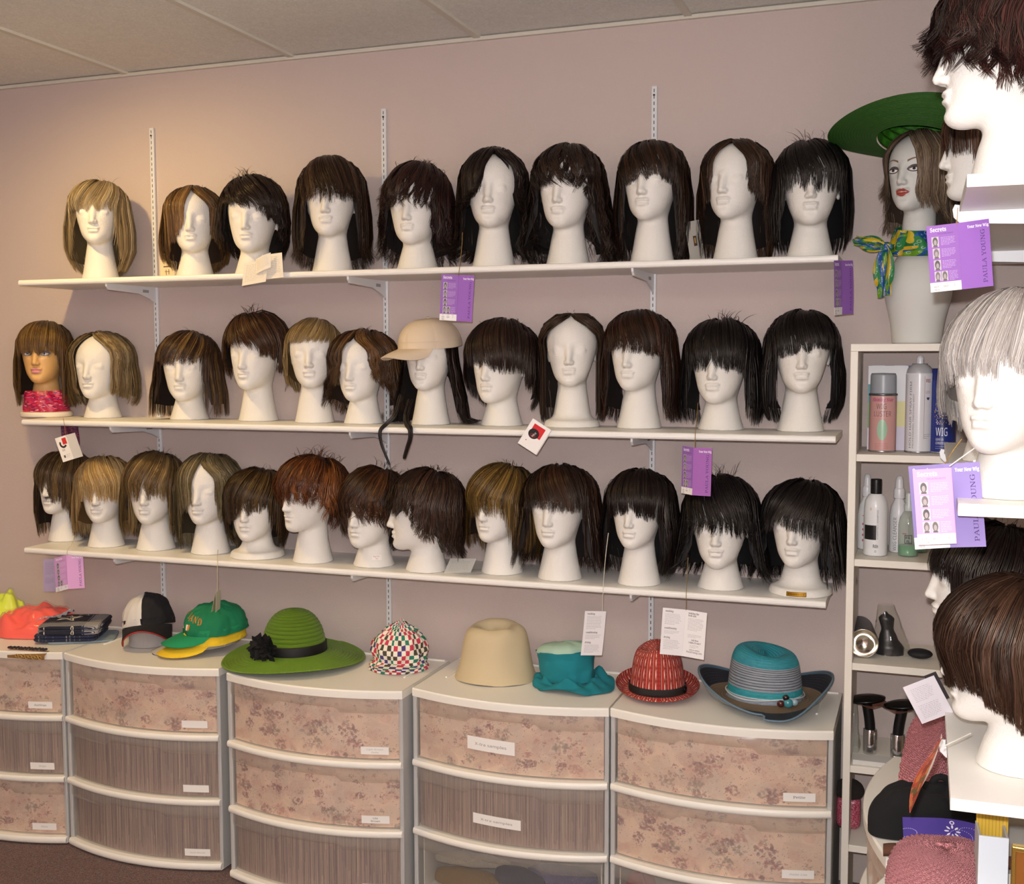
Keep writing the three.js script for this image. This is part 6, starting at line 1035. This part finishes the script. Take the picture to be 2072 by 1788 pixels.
    if (film) part('plastic_sleeve', grid((u, v) => { const p = f(1.05)(u, v); return [p[0], p[1] + 0.001, p[2]]; }, 48, 18, 1, 1, true), P(0xffffff, 0.08, { transmission: 0.95, thickness: 0, ior: 1.3, side: THREE.DoubleSide }), t);
    return t;
  };
  heap('coral_bandana', 'bright coral bandana bunched in a clear plastic sleeve', [-2.742, TOP + 0.001, 0.17], 0.35, 0.27, 0.2, 0.078, cotton(0xff5a46), 2, true);
  heap('yellow_bandana', 'neon yellow bandana bunched beside the coral one', [-2.915, TOP + 0.001, 0.13], 0.1, 0.16, 0.16, 0.1, cotton(0xdcf02a), 8, true);
  { const t = thing('patterned_band', 'white and purple printed cloth band tucked between the coral and navy bandanas', 'headband', [-2.648, TOP + 0.06, 0.2], 0.4); const tx = canvasTex(256, 64, (x, w, h) => { x.fillStyle = '#ece6da'; x.fillRect(0, 0, w, h); x.fillStyle = '#5a3a6c'; for (let i = 0; i < 7; i++) { x.beginPath(); x.moveTo(i * 40, 64); x.lineTo(i * 40 + 18, 18); x.lineTo(i * 40 + 32, 64); x.fill(); } }); part('cloth', slab((u, v) => [-0.05 + u * 0.12, -0.018 + u * 0.035 + v * 0.012 + 0.004 * Math.sin(u * 8), -0.01 + v * 0.02], 20, 3, 0.0015), M(0xffffff, 0.8, { map: tx }), t); }
  { // beaded belt on its card over the edge
    const t = thing('beaded_band', 'dark braided beaded band lying on a brown card over the unit edge', 'headband', [-2.592, TOP + 0.001, 0.336], 0.12);
    part('brown_card', slab((u, v) => [-0.075 + u * 0.14, v < 0.5 ? -0.008 - (0.5 - v) * 0.028 : -0.006 + (v - 0.5) * 0.016 - 0.002, v < 0.5 ? 0.052 : 0.05 - (v - 0.5) * 0.05], 8, 6, 0.0008), M(0x8a6434, 0.8), t);
    const bd = M(0x2a1e26, 0.35), b0 = new THREE.SphereGeometry(0.0048, 8, 6);
    for (let i = 0; i < 22; i++) { const m = part('bead', b0, bd, t); m.position.set(-0.07 + i * 0.0062, 0.006 + 0.0015 * (i % 2), 0.034 + 0.002 * Math.sin(i)); m.scale.set(1, 0.8, 1.3); }
    const gold = M(0xc8a860, 0.3, { metalness: 0.6 }), g0 = new THREE.TorusGeometry(0.0048, 0.0014, 6, 12);
    for (let i = 0; i < 8; i++) { const m = part('gold_ring', g0, gold, t); m.position.set(-0.03 + i * 0.0115, -0.013 - 0.003 * (i % 2), 0.0535); }
  }
}

// ------------------------------------------------------------------ what stands in the bookcase
const onShelf = (px, k, z) => { const y = BS[k] + BT / 2 + 0.0003; const p = at(px, 900, 'z', z); return [p.x, y, z]; };
function latheV(p, n) { const g = lathe(p, n), q = g.attributes.position, uv = g.attributes.uv; let a = 1e9, b = -1e9; for (let i = 0; i < q.count; i++) { a = Math.min(a, q.getY(i)); b = Math.max(b, q.getY(i)); } for (let i = 0; i < q.count; i++) uv.setY(i, (q.getY(i) - a) / (b - a)); return g; }
function canOf(name, label, cat, pos, turn, r, h, bodyTex, o = {}) {
  const t = thing(name, label, cat, pos, turn);
  part('body', latheV([[0, 0], [r * 0.96, 0], [r, 0.003], [r, h - 0.004], [r * 0.97, h]], 40), P(0xffffff, 0.28, { map: bodyTex, metalness: o.metal || 0, clearcoat: 0.3 }), t);
  part('base_rim', lathe([[r * 0.98, 0.0], [r * 1.035, 0.001], [r * 1.035, 0.004], [r * 0.99, 0.005]], 40), M(0xb4b6ba, 0.25, { metalness: 0.9 }), t);
  return t;
}
{ // back carton
  const p = onShelf(1800, 1, 0.09), t = thing('product_carton', 'white and yellow carton with a violet edge, behind the pink can', 'box', p, 0.0);
  const tx = canvasTex(256, 512, (x, w, h) => { x.fillStyle = '#efeff0'; x.fillRect(0, 0, w, h); x.fillStyle = '#eee6a4'; x.fillRect(0, h * 0.42, w, h * 0.3); x.fillStyle = '#e4dcec'; x.fillRect(0, h * 0.72, w, h * 0.28); x.fillStyle = '#4a48b4'; x.fillRect(w - 30, 0, 30, h * 0.36); x.fillStyle = '#6a4aa8'; x.fillRect(w - 30, h * 0.72, 30, h * 0.28); x.fillStyle = '#5aa0a8'; x.fillRect(0, h * 0.22, 14, h * 0.22); x.fillStyle = '#78b070'; x.fillRect(0, h * 0.44, 14, h * 0.3); });
  part('carton', new THREE.BoxGeometry(0.108, 0.212, 0.045).translate(0, 0.106, 0), M(0xffffff, 0.5, { map: tx }), t);
  part('flap', [box(0.03, 0.001, 0.03, -0.03, 0.2125, 0), box(0.03, 0.001, 0.03, 0.022, 0.2125, 0)], M(0xdcdce2, 0.5), t);
}
{
  const tx = canvasTex(1024, 512, (x, w, h) => { x.fillStyle = '#cb9c96'; x.fillRect(0, 0, w, h); x.fillStyle = '#9fc6a8'; x.beginPath(); x.ellipse(w / 2, h * 0.6, 62, 92, 0, 0, 7); x.fill(); x.textAlign = 'center'; x.fillStyle = '#7a5a58'; x.font = '66px sans-serif'; x.fillText('WIG', w / 2 - 12, 120); x.fillText('LUSTER', w / 2, 188); x.fillStyle = '#b02a6a'; x.font = 'italic bold 44px serif'; x.fillText('Shining Star', w / 2, 52); x.fillStyle = '#b85a64'; lines(x, w / 2 - 90, h * 0.84, 180, 5, 14, '#b85a64', 3); });
  const t = canOf('spray_can', 'pink wig spray can with a grey cap and a pale green circle', 'spray can', onShelf(1785, 1, 0.17), 3.14, 0.0325, 0.14, tx);
  part('shoulder_ring', lathe([[0.0315, 0.139], [0.034, 0.14], [0.034, 0.144], [0.031, 0.145]], 40), M(0x70757a, 0.3, { metalness: 0.8 }), t);
  part('cap', lathe([[0.0305, 0.144], [0.0312, 0.147], [0.0306, 0.188], [0.0285, 0.194], [0, 0.195]], 40), P(0x9ba0a6, 0.35, { clearcoat: 0.3 }), t);
  const wtx = canvasTex(1024, 512, (x, w, h) => { x.fillStyle = '#dcdce0'; x.fillRect(0, 0, w, h); x.save(); x.translate(w * 0.5 - 92, h - 30); x.rotate(-Math.PI / 2); x.fillStyle = '#6e6e78'; x.font = '40px sans-serif'; x.fillText('HOLD HAIR SPRAY FIRM', 0, 0, 430); x.font = '24px sans-serif'; x.fillText('PROFESSIONAL FINISHING MIST', 0, 34, 380); x.restore(); x.fillStyle = '#8a3040'; x.fillRect(w * 0.5 + 60, 20, 3, 400); x.font = 'bold 30px sans-serif'; x.fillText('FREE', w * 0.5 + 74, 60); x.fillStyle = '#b08a9c'; x.font = '26px sans-serif'; x.fillText('LOOK', w * 0.5 + 74, 130); x.fillStyle = '#3a3860'; x.beginPath(); x.arc(w * 0.5 + 110, 150, 22, 0.2, 2.9); x.fill(); lines(x, w * 0.5 + 66, 390, 80, 3, 12, '#55555c', 4); });
  const t2 = canOf('spray_can', 'tall silver-white spray can with vertical grey lettering', 'spray can', onShelf(1858, 1, 0.165), 3.14, 0.0325, 0.195, wtx);
  part('dome', lathe([[0.0318, 0.1945], [0.029, 0.205], [0.022, 0.213], [0.018, 0.215], [0.018, 0.218], [0, 0.218]], 40), P(0xc4c6cc, 0.3, { metalness: 0.3 }), t2);
  part('nozzle', lathe([[0.0085, 0.216], [0.0085, 0.23], [0.007, 0.236], [0, 0.237]], 20), P(0xe6e8ec, 0.3), t2);
  const btx = canvasTex(1024, 512, (x, w, h) => { const r = rng(6); x.fillStyle = '#1d2f7c'; x.fillRect(0, 0, w, h); for (let i = 0; i < 90; i++) { x.fillStyle = ['#e8c83a', '#e6e6ee', '#c8a020', '#9aa4d0'][Math.floor(r() * 4)]; x.fillRect(w * 0.42 + Math.floor(r() * 18) * 11, 150 + Math.floor(r() * 16) * 10, 8, 8); } x.fillStyle = '#eef0f6'; x.font = '78px sans-serif'; x.fillText('WIG', w * 0.44, 386); x.font = '24px sans-serif'; x.fillText('LEAVE-IN', w * 0.44, 420); x.fillText('CONDITIONER', w * 0.44, 446); lines(x, w * 0.44, 460, 120, 2, 14, '#c8d0e8', 4); });
  const t3 = canOf('spray_can', 'dark blue wig spray can with yellow and white dots', 'spray can', onShelf(1906, 1, 0.165), 3.0, 0.031, 0.178, btx);
  part('cap', lathe([[0.03, 0.177], [0.0305, 0.18], [0.029, 0.202], [0.026, 0.206], [0, 0.207]], 32), P(0x16246a, 0.3), t3);
}
{ // bottles
  const white = P(0xe4e4e6, 0.3, { clearcoat: 0.2 });
  const bottle = (name, label, pos, turn, prof, mat, tex) => { const t = thing(name, label, 'bottle', pos, turn); part('body', latheV(prof, 40), tex ? P(0xffffff, 0.3, { map: tex, clearcoat: 0.2 }) : mat, t); return t; };
  const redT = canvasTex(512, 512, (x, w, h) => { x.fillStyle = '#e4e4e4'; x.fillRect(0, 0, w, h); x.fillStyle = '#c05a70'; for (let i = 0; i < 4; i++) x.fillRect(w / 2 - 40, h * (0.5 + i * 0.1), 50, 20); x.fillStyle = '#d06a30'; x.fillRect(w / 2 - 40, h * 0.36, 44, 8); });
  const spray = (label, pos, turn, r, h, mat, tex) => { const t = bottle('spray_bottle', label, pos, turn, [[0, 0], [r * 0.92, 0], [r, 0.005], [r, h * 0.6], [r * 0.86, h * 0.75], [r * 0.5, h * 0.86], [r * 0.42, h * 0.9]], mat, tex); part('collar', lathe([[r * 0.5, h * 0.88], [r * 0.62, h * 0.89], [r * 0.6, h * 1.02], [r * 0.46, h * 1.05]], 24), white, t); part('nozzle', lathe([[r * 0.46, h * 1.04], [r * 0.42, h * 1.18], [r * 0.3, h * 1.24], [0, h * 1.25]], 20), white, t); return t; };
  spray('white spray bottle with red print, partly behind the black-capped bottle', onShelf(1757, 2, 0.1), 3.14, 0.021, 0.155, white, redT);
  const gT = canvasTex(512, 512, (x, w, h) => { x.fillStyle = '#e0e0e2'; x.fillRect(0, 0, w, h); x.save(); x.translate(w * 0.47, h - 20); x.rotate(-Math.PI / 2); x.fillStyle = '#77777e'; x.font = '46px sans-serif'; x.fillText('WIG CLEANSER', 0, 0, 330); x.restore(); });
  spray('white spray bottle with grey vertical print, right of the black-capped bottle', onShelf(1822, 2, 0.12), 3.14, 0.023, 0.155, white, gT);
  const clear = P(0xf2f6f2, 0.12, { transmission: 0.82, thickness: 0, ior: 1.45, side: THREE.DoubleSide });
  const mk = (label, pos, liquid) => {
    const r = 0.024, h = 0.125, t = thing('clear_bottle', label, 'bottle', pos, 3.14);
    part('body', lathe([[0, 0.0004], [r * 0.94, 0.0004], [r, 0.004], [r, h * 0.62], [r * 0.86, h * 0.76], [r * 0.5, h * 0.88], [r * 0.42, h * 0.92]], 36), clear, t);
    part('liquid', lathe([[0, 0.002], [r * 0.9, 0.002], [r * 0.94, 0.006], [r * 0.94, liquid], [0, liquid]], 32), P(0x2f9a58, 0.2), t);
    part('pump', lathe([[r * 0.46, h * 0.9], [r * 0.5, h * 1.0], [r * 0.34, h * 1.05], [r * 0.34, h * 1.22], [r * 0.2, h * 1.26], [0, h * 1.26]], 20), P(0xc4ccc8, 0.3), t);
    const l = grid((u, v) => { const a = (u - 0.5) * 1.3 + Math.PI, rr = r + 0.0006; return [Math.sin(a) * rr, 0.028 + v * 0.034, Math.cos(a) * rr]; }, 12, 1);
    part('print', l, M(0xffffff, 0.6, { transparent: true, map: canvasTex(128, 128, (x, w, h2) => { x.clearRect(0, 0, w, h2); x.strokeStyle = '#3c4640'; x.lineWidth = 6; x.strokeRect(34, 30, 66, 74); x.font = 'bold 30px sans-serif'; x.fillStyle = '#3c4640'; x.fillText('ESL', 40, 62); x.fillText('EL', 48, 96); x.fillStyle = '#b8506a'; x.fillRect(8, 14, 40, 5); }) }), t);
    return t;
  };
  mk('clear pump bottle with a little green liquid, in front of its twin', onShelf(1842, 2, 0.17), 0.026);
  mk('clear pump bottle behind the pink booklet, green at its base', onShelf(1862, 2, 0.1), 0.02);
  const bl = canvasTex(1024, 512, (x, w, h) => { x.fillStyle = '#e9e9e9'; x.fillRect(0, 0, w, h); x.fillStyle = '#141416'; x.fillRect(w / 2 - 150, h * 0.5, 190, 118); x.fillStyle = '#4a4a4e'; x.save(); x.translate(w / 2 + 66, h * 0.72); x.rotate(-Math.PI / 2); x.font = '26px sans-serif'; x.fillText('ESSENTIALS SHAMPOO', 0, 0, 240); x.restore(); x.font = 'bold 40px sans-serif'; x.fillText('Rdn', w / 2 - 4, h * 0.86); x.font = '24px sans-serif'; x.fillText('33', w / 2 + 18, h * 0.93); x.fillStyle = '#e0c8b8'; x.beginPath(); x.arc(w / 2 - 40, h * 0.24, 14, 0, 7); x.fill(); });
  const t = bottle('shampoo_bottle', 'white bottle with a black cap and a black square label', onShelf(1775, 2, 0.185), 3.0, [[0, 0], [0.026, 0], [0.0285, 0.004], [0.0285, 0.118], [0.0265, 0.136], [0.019, 0.15], [0.0115, 0.155]], white, bl);
  part('cap', lathe([[0.0125, 0.152], [0.0135, 0.154], [0.0135, 0.188], [0.0125, 0.19], [0, 0.19]], 24), P(0x131315, 0.35), t);
}
{ // steel-ended cylinder, bagged brush
  const p = onShelf(1751, 3, 0.13), t = thing('steel_tumbler', 'dark blue-grey tumbler lying with its shiny steel end to the room', 'tumbler', [p[0], p[1] + 0.0375, 0.13], 0.12);
  const cyl = lathe([[0.0, -0.08], [0.033, -0.08], [0.0355, -0.076], [0.037, 0.07], [0.036, 0.074]], 40); cyl.rotateX(Math.PI / 2); part('sleeve', cyl, P(0x2c3640, 0.4), t);
  const bowl = lathe([[0.0365, 0.0735], [0.0362, 0.077], [0.034, 0.078], [0.03, 0.066], [0.02, 0.056], [0.01, 0.052], [0.0001, 0.051]], 48); bowl.rotateX(Math.PI / 2); part('steel_end', bowl, M(0xd6d0c4, 0.16, { metalness: 1, side: THREE.DoubleSide }), t);
  const q = onShelf(1810, 3, 0.14), b = thing('bagged_brush', 'black hair brush standing in a crumpled clear bag', 'hair brush', q, 0.1);
  const hd = grid((u, v) => { const a = u * 6.2832, r = lerpKeys([[0, 0.034], [0.15, 0.036], [0.4, 0.022], [0.6, 0.015], [0.85, 0.019], [1, 0.002]], v); return [Math.sin(a) * r - 0.012 * v, v * 0.108, Math.cos(a) * r * 0.7]; }, 32, 20, 1, 1, true);
  part('brush', hd, P(0x0e0d10, 0.35), b);
  part('bag', grid((u, v) => { const a = u * 6.2832, r = 0.043 * (1 - 0.55 * v) * (1 + 0.18 * noise.noise(Math.sin(a) * 4, v * 5, Math.cos(a) * 4)); return [Math.sin(a) * r - 0.012 * v + 0.012 * (1 - v) * Math.max(0, Math.sin(a)), 0.001 + v * 0.125, Math.cos(a) * r * 0.8]; }, 40, 14, 1, 1, true), P(0xf8f8f6, 0.05, { transmission: 0.985, thickness: 0, ior: 1.45, side: THREE.DoubleSide }), b);
  part('bag_end', grid((u, v) => [0.03 + u * 0.06, 0.002 + 0.018 * (1 - u) * Math.sin(v * 3.14) + 0.004 * Math.sin(u * 14 + v * 5), (v - 0.5) * 0.06], 14, 8), P(0xf4f4f0, 0.06, { transmission: 0.9, thickness: 0, ior: 1.45, side: THREE.DoubleSide }), b);
  const c = thing('black_pouch', 'small black pouch lying beside the bagged brush', 'pouch', onShelf(1872, 3, 0.16)); part('pouch', new THREE.SphereGeometry(0.03, 20, 14).scale(1, 0.4, 0.8).translate(0, 0.012, 0), M(0x18171b, 0.7), c);
}
{ // black styling tools with chrome barrels
  const mk = (label, px, z, lean) => {
    const p = onShelf(px, 4, z), t = thing('styling_stand', label, 'styling tool', p, 0.1);
    const chrome = lathe([[0, 0], [0.0165, 0], [0.017, 0.003], [0.017, 0.062], [0.0, 0.063]], 32); part('chrome_barrel', chrome, M(0xd8dade, 0.08, { metalness: 1 }), t);
    part('black_neck', tube([[0, 0.06, 0], [-0.003 * lean, 0.09, 0], [-0.010 * lean, 0.13, 0]], 0.013, 12, 14), P(0x0d0d0f, 0.35), t);
    const disc = lathe([[0, 0.006], [0.03, 0.005], [0.048, 0.0], [0.046, -0.006], [0.02, -0.010], [0, -0.011]], 40); disc.scale(1, 1, 0.75); disc.rotateZ(0.12); disc.translate(-0.012 * lean, 0.142, 0); part('black_plate', disc, P(0x0c0c0e, 0.3), t);
    part('copper_cup', lathe([[0.012, 0.118], [0.03, 0.128], [0.04, 0.133]], 32), M(0xa8705c, 0.4, { metalness: 0.4, side: THREE.DoubleSide }), t);
  };
  mk('black styling tool with a round plate and chrome barrel, beside the bookcase side', 1773, 0.15, 1);
  mk('black styling tool half hidden by the askew grey booklet', 1830, 0.17, -1);
  const b = thing('clear_bag', 'crumpled clear plastic bag at the bookcase side, next to the styling tools', 'plastic bag', onShelf(1737, 4, 0.14)); part('film', grid((u, v) => { const a = u * 6.2832, r = 0.018 * (1 - 0.5 * v) * (1 + 0.4 * noise.noise(Math.sin(a) * 3, v * 4, Math.cos(a) * 3)); return [Math.sin(a) * r, 0.001 + v * 0.13, Math.cos(a) * r * 1.6]; }, 30, 12, 1, 1, true), P(0xeef0ec, 0.1, { transmission: 0.85, thickness: 0, ior: 1.4, side: THREE.DoubleSide }), b);
  const c = thing('white_carton', 'flat white carton lying under the styling tools', 'box', onShelf(1800, 4, 0.225)); part('carton', rbox(0.16, 0.012, 0.05, 0.01, 0.006, 0, 0.001, 1), M(0xd8d6d0, 0.6), c);
  const g = thing('glitter_pouch', 'pink glitter pouch with a dark furry top in the low bookcase bay', 'pouch', onShelf(1722, 5, 0.15));
  const gt = dataTex(64, () => { const k = rT(); return k < 0.25 ? [230, 200, 205] : k < 0.6 ? [190, 50, 70] : [140, 40, 70]; });
  part('pouch', rbox(0.06, 0.085, 0.05, 0.012, 0.043, 0, 0.018, 4), M(0xffffff, 0.3, { map: gt }), g); part('fur_top', new THREE.SphereGeometry(0.038, 20, 14).scale(1, 0.75, 0.8).translate(0.012, 0.1, 0), M(0x3a322e, 0.95, { bumpMap: foamBump, bumpScale: 0.002 }), g);
}

// ------------------------------------------------------------------ knitwear and oddments on the side drawer units
function knitTex() { const n = 128; return dataTex(n, (u, v) => { const a = (u * 8 + Math.floor(v * 8) * 0.5) % 1, b = (v * 8) % 1, k = Math.sin(a * 3.14) * Math.sin(b * 3.14); return clamp(k, 0, 1); }, { srgb: false, repeat: [2.2, 2.2] }); }
const knitB = knitTex();
const knitMat = (c) => M(c, 0.95, { bumpMap: knitB, bumpScale: 0.004, side: THREE.DoubleSide });
function lump(name, label, cat, pos, turn, f, mat, nu = 72, nv = 32, su = 6, sv = 3) { const t = thing(name, label, cat, pos, turn); part('knit', grid(f, nu, nv, su, sv, true), mat, t); return t; }
const dome = (w, h, d, seed, e = 0.6, amp = 0.12, knit = 0) => (u, v) => { const a = u * 6.2832, q = v * Math.PI / 2, c = Math.pow(Math.cos(q), e), n1 = noise.noise(Math.sin(a) * 1.6 + seed, v * 2, Math.cos(a) * 1.6), st = knit ? 0.0026 * Math.sin(u * 6.2832 * knit + Math.PI * Math.floor(v * knit * 0.62)) * Math.sin(Math.PI * ((v * knit * 0.62) % 1)) : 0; return [Math.sin(a) * w / 2 * c * (1 + amp * n1) + Math.sin(a) * st, Math.max(0.0008, h * Math.pow(Math.sin(q), 0.8) * (1 + amp * n1) + st), Math.cos(a) * d / 2 * c * (1 + amp * n1)]; };
lump('knit_hat', 'pink knitted hat standing behind the black one, under the lowest side shelf', 'knit hat', [0.035, TOP + 0.001, 0.62], 0.3, (u, v) => { const p = dome(0.125, 0.15, 0.12, 3, 0.5, 0.14, 26)(u, v); return [p[0] + 0.02 * v, p[1], p[2]]; }, knitMat(0xdc8c92), 156, 64);
lump('black_fleece_hat', 'black fleece hat lying folded on the side drawer unit', 'hat', [0.0, TOP + 0.001, 0.88], 0.5, dome(0.17, 0.085, 0.13, 9, 0.5, 0.16), M(0x111012, 0.95));
{ const t = thing('black_fleece_strip', 'black fleece cuff draped from the black hat towards the wall', 'glove', [0.1, TOP + 0.001, 0.84], 0.2); part('cloth', grid((u, v) => { const a = u * 6.2832, r = 0.036 + 0.01 * noise.noise(Math.sin(a) * 2, v * 3, 4); return [-0.07 + v * 0.17, 0.04 + 0.03 * v + Math.cos(a) * r, Math.sin(a) * r * 1.3]; }, 32, 14, 2, 2, true), M(0x121113, 0.95, { side: THREE.DoubleSide }), t); part('bow', new THREE.TorusGeometry(0.016, 0.007, 8, 16).translate(-0.055, 0.085, 0.01), M(0x131214, 0.95), t); }
{
  const tx = canvasTex(512, 256, (x, w, h) => { const r = rng(31); x.fillStyle = '#46348c'; x.fillRect(0, 0, w, h); const fl = (cx, cy, R) => { x.fillStyle = '#e6e2ee'; for (let i = 0; i < 8; i++) { x.save(); x.translate(cx, cy); x.rotate(i * Math.PI / 4); x.beginPath(); x.ellipse(0, -R, R * 0.18, R * 0.42, 0, 0, 7); x.fill(); x.restore(); } }; fl(250, 84, 30); fl(250, 170, 30); x.strokeStyle = '#e6e2ee'; x.lineWidth = 6; x.beginPath(); x.arc(250, 26, 10, 0, 7); x.stroke(); fl(440, 120, 24); for (let k = 0; k < 5; k++) { const cx = r() * w, cy = r() * h, R = 30 + r() * 40; x.fillStyle = '#cfc8e4'; for (let i = 0; i < 30; i++) { const a = i * 0.21 + k; x.beginPath(); x.arc(cx + Math.cos(a) * R, cy + Math.sin(a) * R * 0.7, 2.4, 0, 7); x.fill(); } } });
  const t = thing('purple_bandana', 'purple bandana with white flowers, folded beside the black hat', 'bandana', [0.09, TOP + 0.001, 0.95], 0.1);
  part('cloth', slab((u, v) => [-0.11 + u * 0.175, 0.004 + 0.05 * v + 0.006 * Math.sin(u * 5), 0.055 - v * 0.05 + 0.006 * Math.sin(u * 7)], 28, 10, 0.012, 1, 1), M(0xffffff, 0.8, { map: tx }), t);
  const b = thing('brown_scarf', 'brown and teal scarf edge peeking out between the purple and pink things', 'scarf', [0.07, TOP + 0.001, 1.02], 0.05); part('cloth', grid((u, v) => { const a = u * 6.2832; return [-0.12 + v * 0.25, 0.012 + 0.010 * Math.cos(a) + 0.004 * Math.sin(v * 16), Math.sin(a) * 0.016]; }, 20, 24, 1, 1, true), M(0x5c3a2a, 0.9, { side: THREE.DoubleSide }), b);
  const c = thing('red_trim', 'small red plastic hair comb resting on the purple bandana', 'hair comb', [0.0, TOP + 0.02, 0.985], 0.35); part('comb', tube([[-0.02, 0, 0.004], [0, 0.006, 0], [0.022, 0.016, -0.004]], 0.0045, 16, 8), P(0xd43a2c, 0.35), c); for (let i = 0; i < 6; i++) part('tooth', box(0.0016, 0.012, 0.002, -0.014 + i * 0.006, -0.004 + i * 0.003, 0.002), P(0xd43a2c, 0.35), c);
}
lump('knit_hat', 'large pink knitted hat at the near side drawer unit, front of the pile', 'knit hat', [0.05, TOP + 0.001, 1.17], 0.2, dome(0.185, 0.095, 0.16, 5, 0.42, 0.06, 36), knitMat(0xe4989e), 216, 90, 7, 4);
{
  const t = thing('white_display_box', 'white standing box with a yellow lined top, next to the large pink knitted hat', 'box', [0.118, TOP + 0.001, 1.22], 0.05);
  part('panel', rbox(0.044, 0.152, 0.004, 0, 0.076, 0.03, 0.001, 1), M(0xd9e2ec, 0.6), t);
  part('panel', rbox(0.004, 0.152, 0.06, 0.02, 0.076, 0, 0.001, 1), M(0xc2c2c0, 0.6), t);
  part('panel', rbox(0.004, 0.152, 0.06, -0.02, 0.076, 0, 0.001, 1), M(0xc2c2c0, 0.6), t);
  part('yellow_lining', rbox(0.048, 0.176, 0.004, 0.003, 0.088, -0.024, 0.001, 1), M(0xffffff, 0.7, { map: canvasTex(128, 64, (x, w, h) => { x.fillStyle = '#dcb43c'; x.fillRect(0, 0, w, h); x.fillStyle = '#b08a28'; for (let i = 0; i < 9; i++) x.fillRect(8 + i * 14, 0, 2, h); }) }), t);
}
{
  const t = thing('gold_rimmed_frame', 'gold-rimmed amber glass frame at the corner below the lowest side shelf', 'picture frame', [0.172, TOP + 0.001, 1.53], -0.1); t.scale.set(1, 1.27, 1);
  part('rim', [rbox(0.006, 0.2, 0.012, -0.045, 0.1, 0, 0.002), rbox(0.006, 0.2, 0.012, 0.045, 0.1, 0, 0.002), rbox(0.09, 0.006, 0.012, 0, 0.197, 0, 0.002), rbox(0.09, 0.006, 0.012, 0, 0.1, 0, 0.002), rbox(0.09, 0.006, 0.012, 0, 0.003, 0, 0.002)], M(0xb89a4c, 0.25, { metalness: 0.9 }), t);
  part('amber_glass', box(0.084, 0.094, 0.004, 0, 0.148, 0), P(0x7a4a1a, 0.1, { clearcoat: 0.6 }), t);
  part('dark_panel', box(0.084, 0.094, 0.004, 0, 0.05, 0), P(0x2a1712, 0.15), t);
}
// folded knitwear behind the clear front of one low drawer
{
  const x0 = -1.0235, yb = 0.034;
  const roll = (name, label, x, y, z, w, r, mat, turn) => { const t = thing(name, label, 'knitwear', [x0 + x, yb + y, z], turn); part('knit', grid((u, v) => { const a = u * 6.2832, e = Math.pow(Math.sin(Math.min(1, Math.max(0, v)) * 3.1416), 0.25), rr = r * (e || 0.02) * (1 + 0.10 * noise.noise(v * 6, a, z * 9)); return [(v - 0.5) * w, r + Math.cos(a) * rr, Math.sin(a) * rr]; }, 28, 30, 2, 6, true), mat, t); };
  roll('folded_knit', 'white ribbed knit roll behind the clear low drawer front', -0.13, 0.062, 0.27, 0.22, 0.02, knitMat(0xe2ded0), 0.1);
  roll('folded_knit', 'tan knit roll at the base of the clear low drawer', -0.14, 0.0, 0.28, 0.2, 0.03, knitMat(0x9c7a3c), 0.0);
  roll('folded_knit', 'dark navy knit roll in the middle of the clear low drawer', 0.02, 0.03, 0.29, 0.16, 0.03, knitMat(0x2a3658), -0.2);
  roll('folded_knit', 'lavender-blue knit roll in the clear low drawer', 0.13, 0.035, 0.27, 0.2, 0.035, knitMat(0x6a6a9c), 0.1);
  roll('folded_knit', 'green knit roll low in the clear drawer', 0.1, 0.0, 0.31, 0.22, 0.018, knitMat(0x3c8a34), 0.0);
  roll('folded_knit', 'rusty brown knit roll lying on the others in the clear low drawer', -0.03, 0.085, 0.25, 0.2, 0.02, knitMat(0x8a6a52), -0.1);
  const x1 = -0.464; const t = thing('maroon_cloth', 'maroon cloth folded in the low drawer beside the bookcase', 'knitwear', [x1 - 0.2, yb + 0.004, 0.3]); part('cloth', grid(dome(0.1, 0.13, 0.07, 4, 0.5, 0.12), 40, 18, 2, 2, true), M(0x84343e, 0.9), t);
}

scene.traverse((o) => { if (o.isMesh) { o.castShadow = true; o.receiveShadow = true; } });
renderer.render(scene, camera);
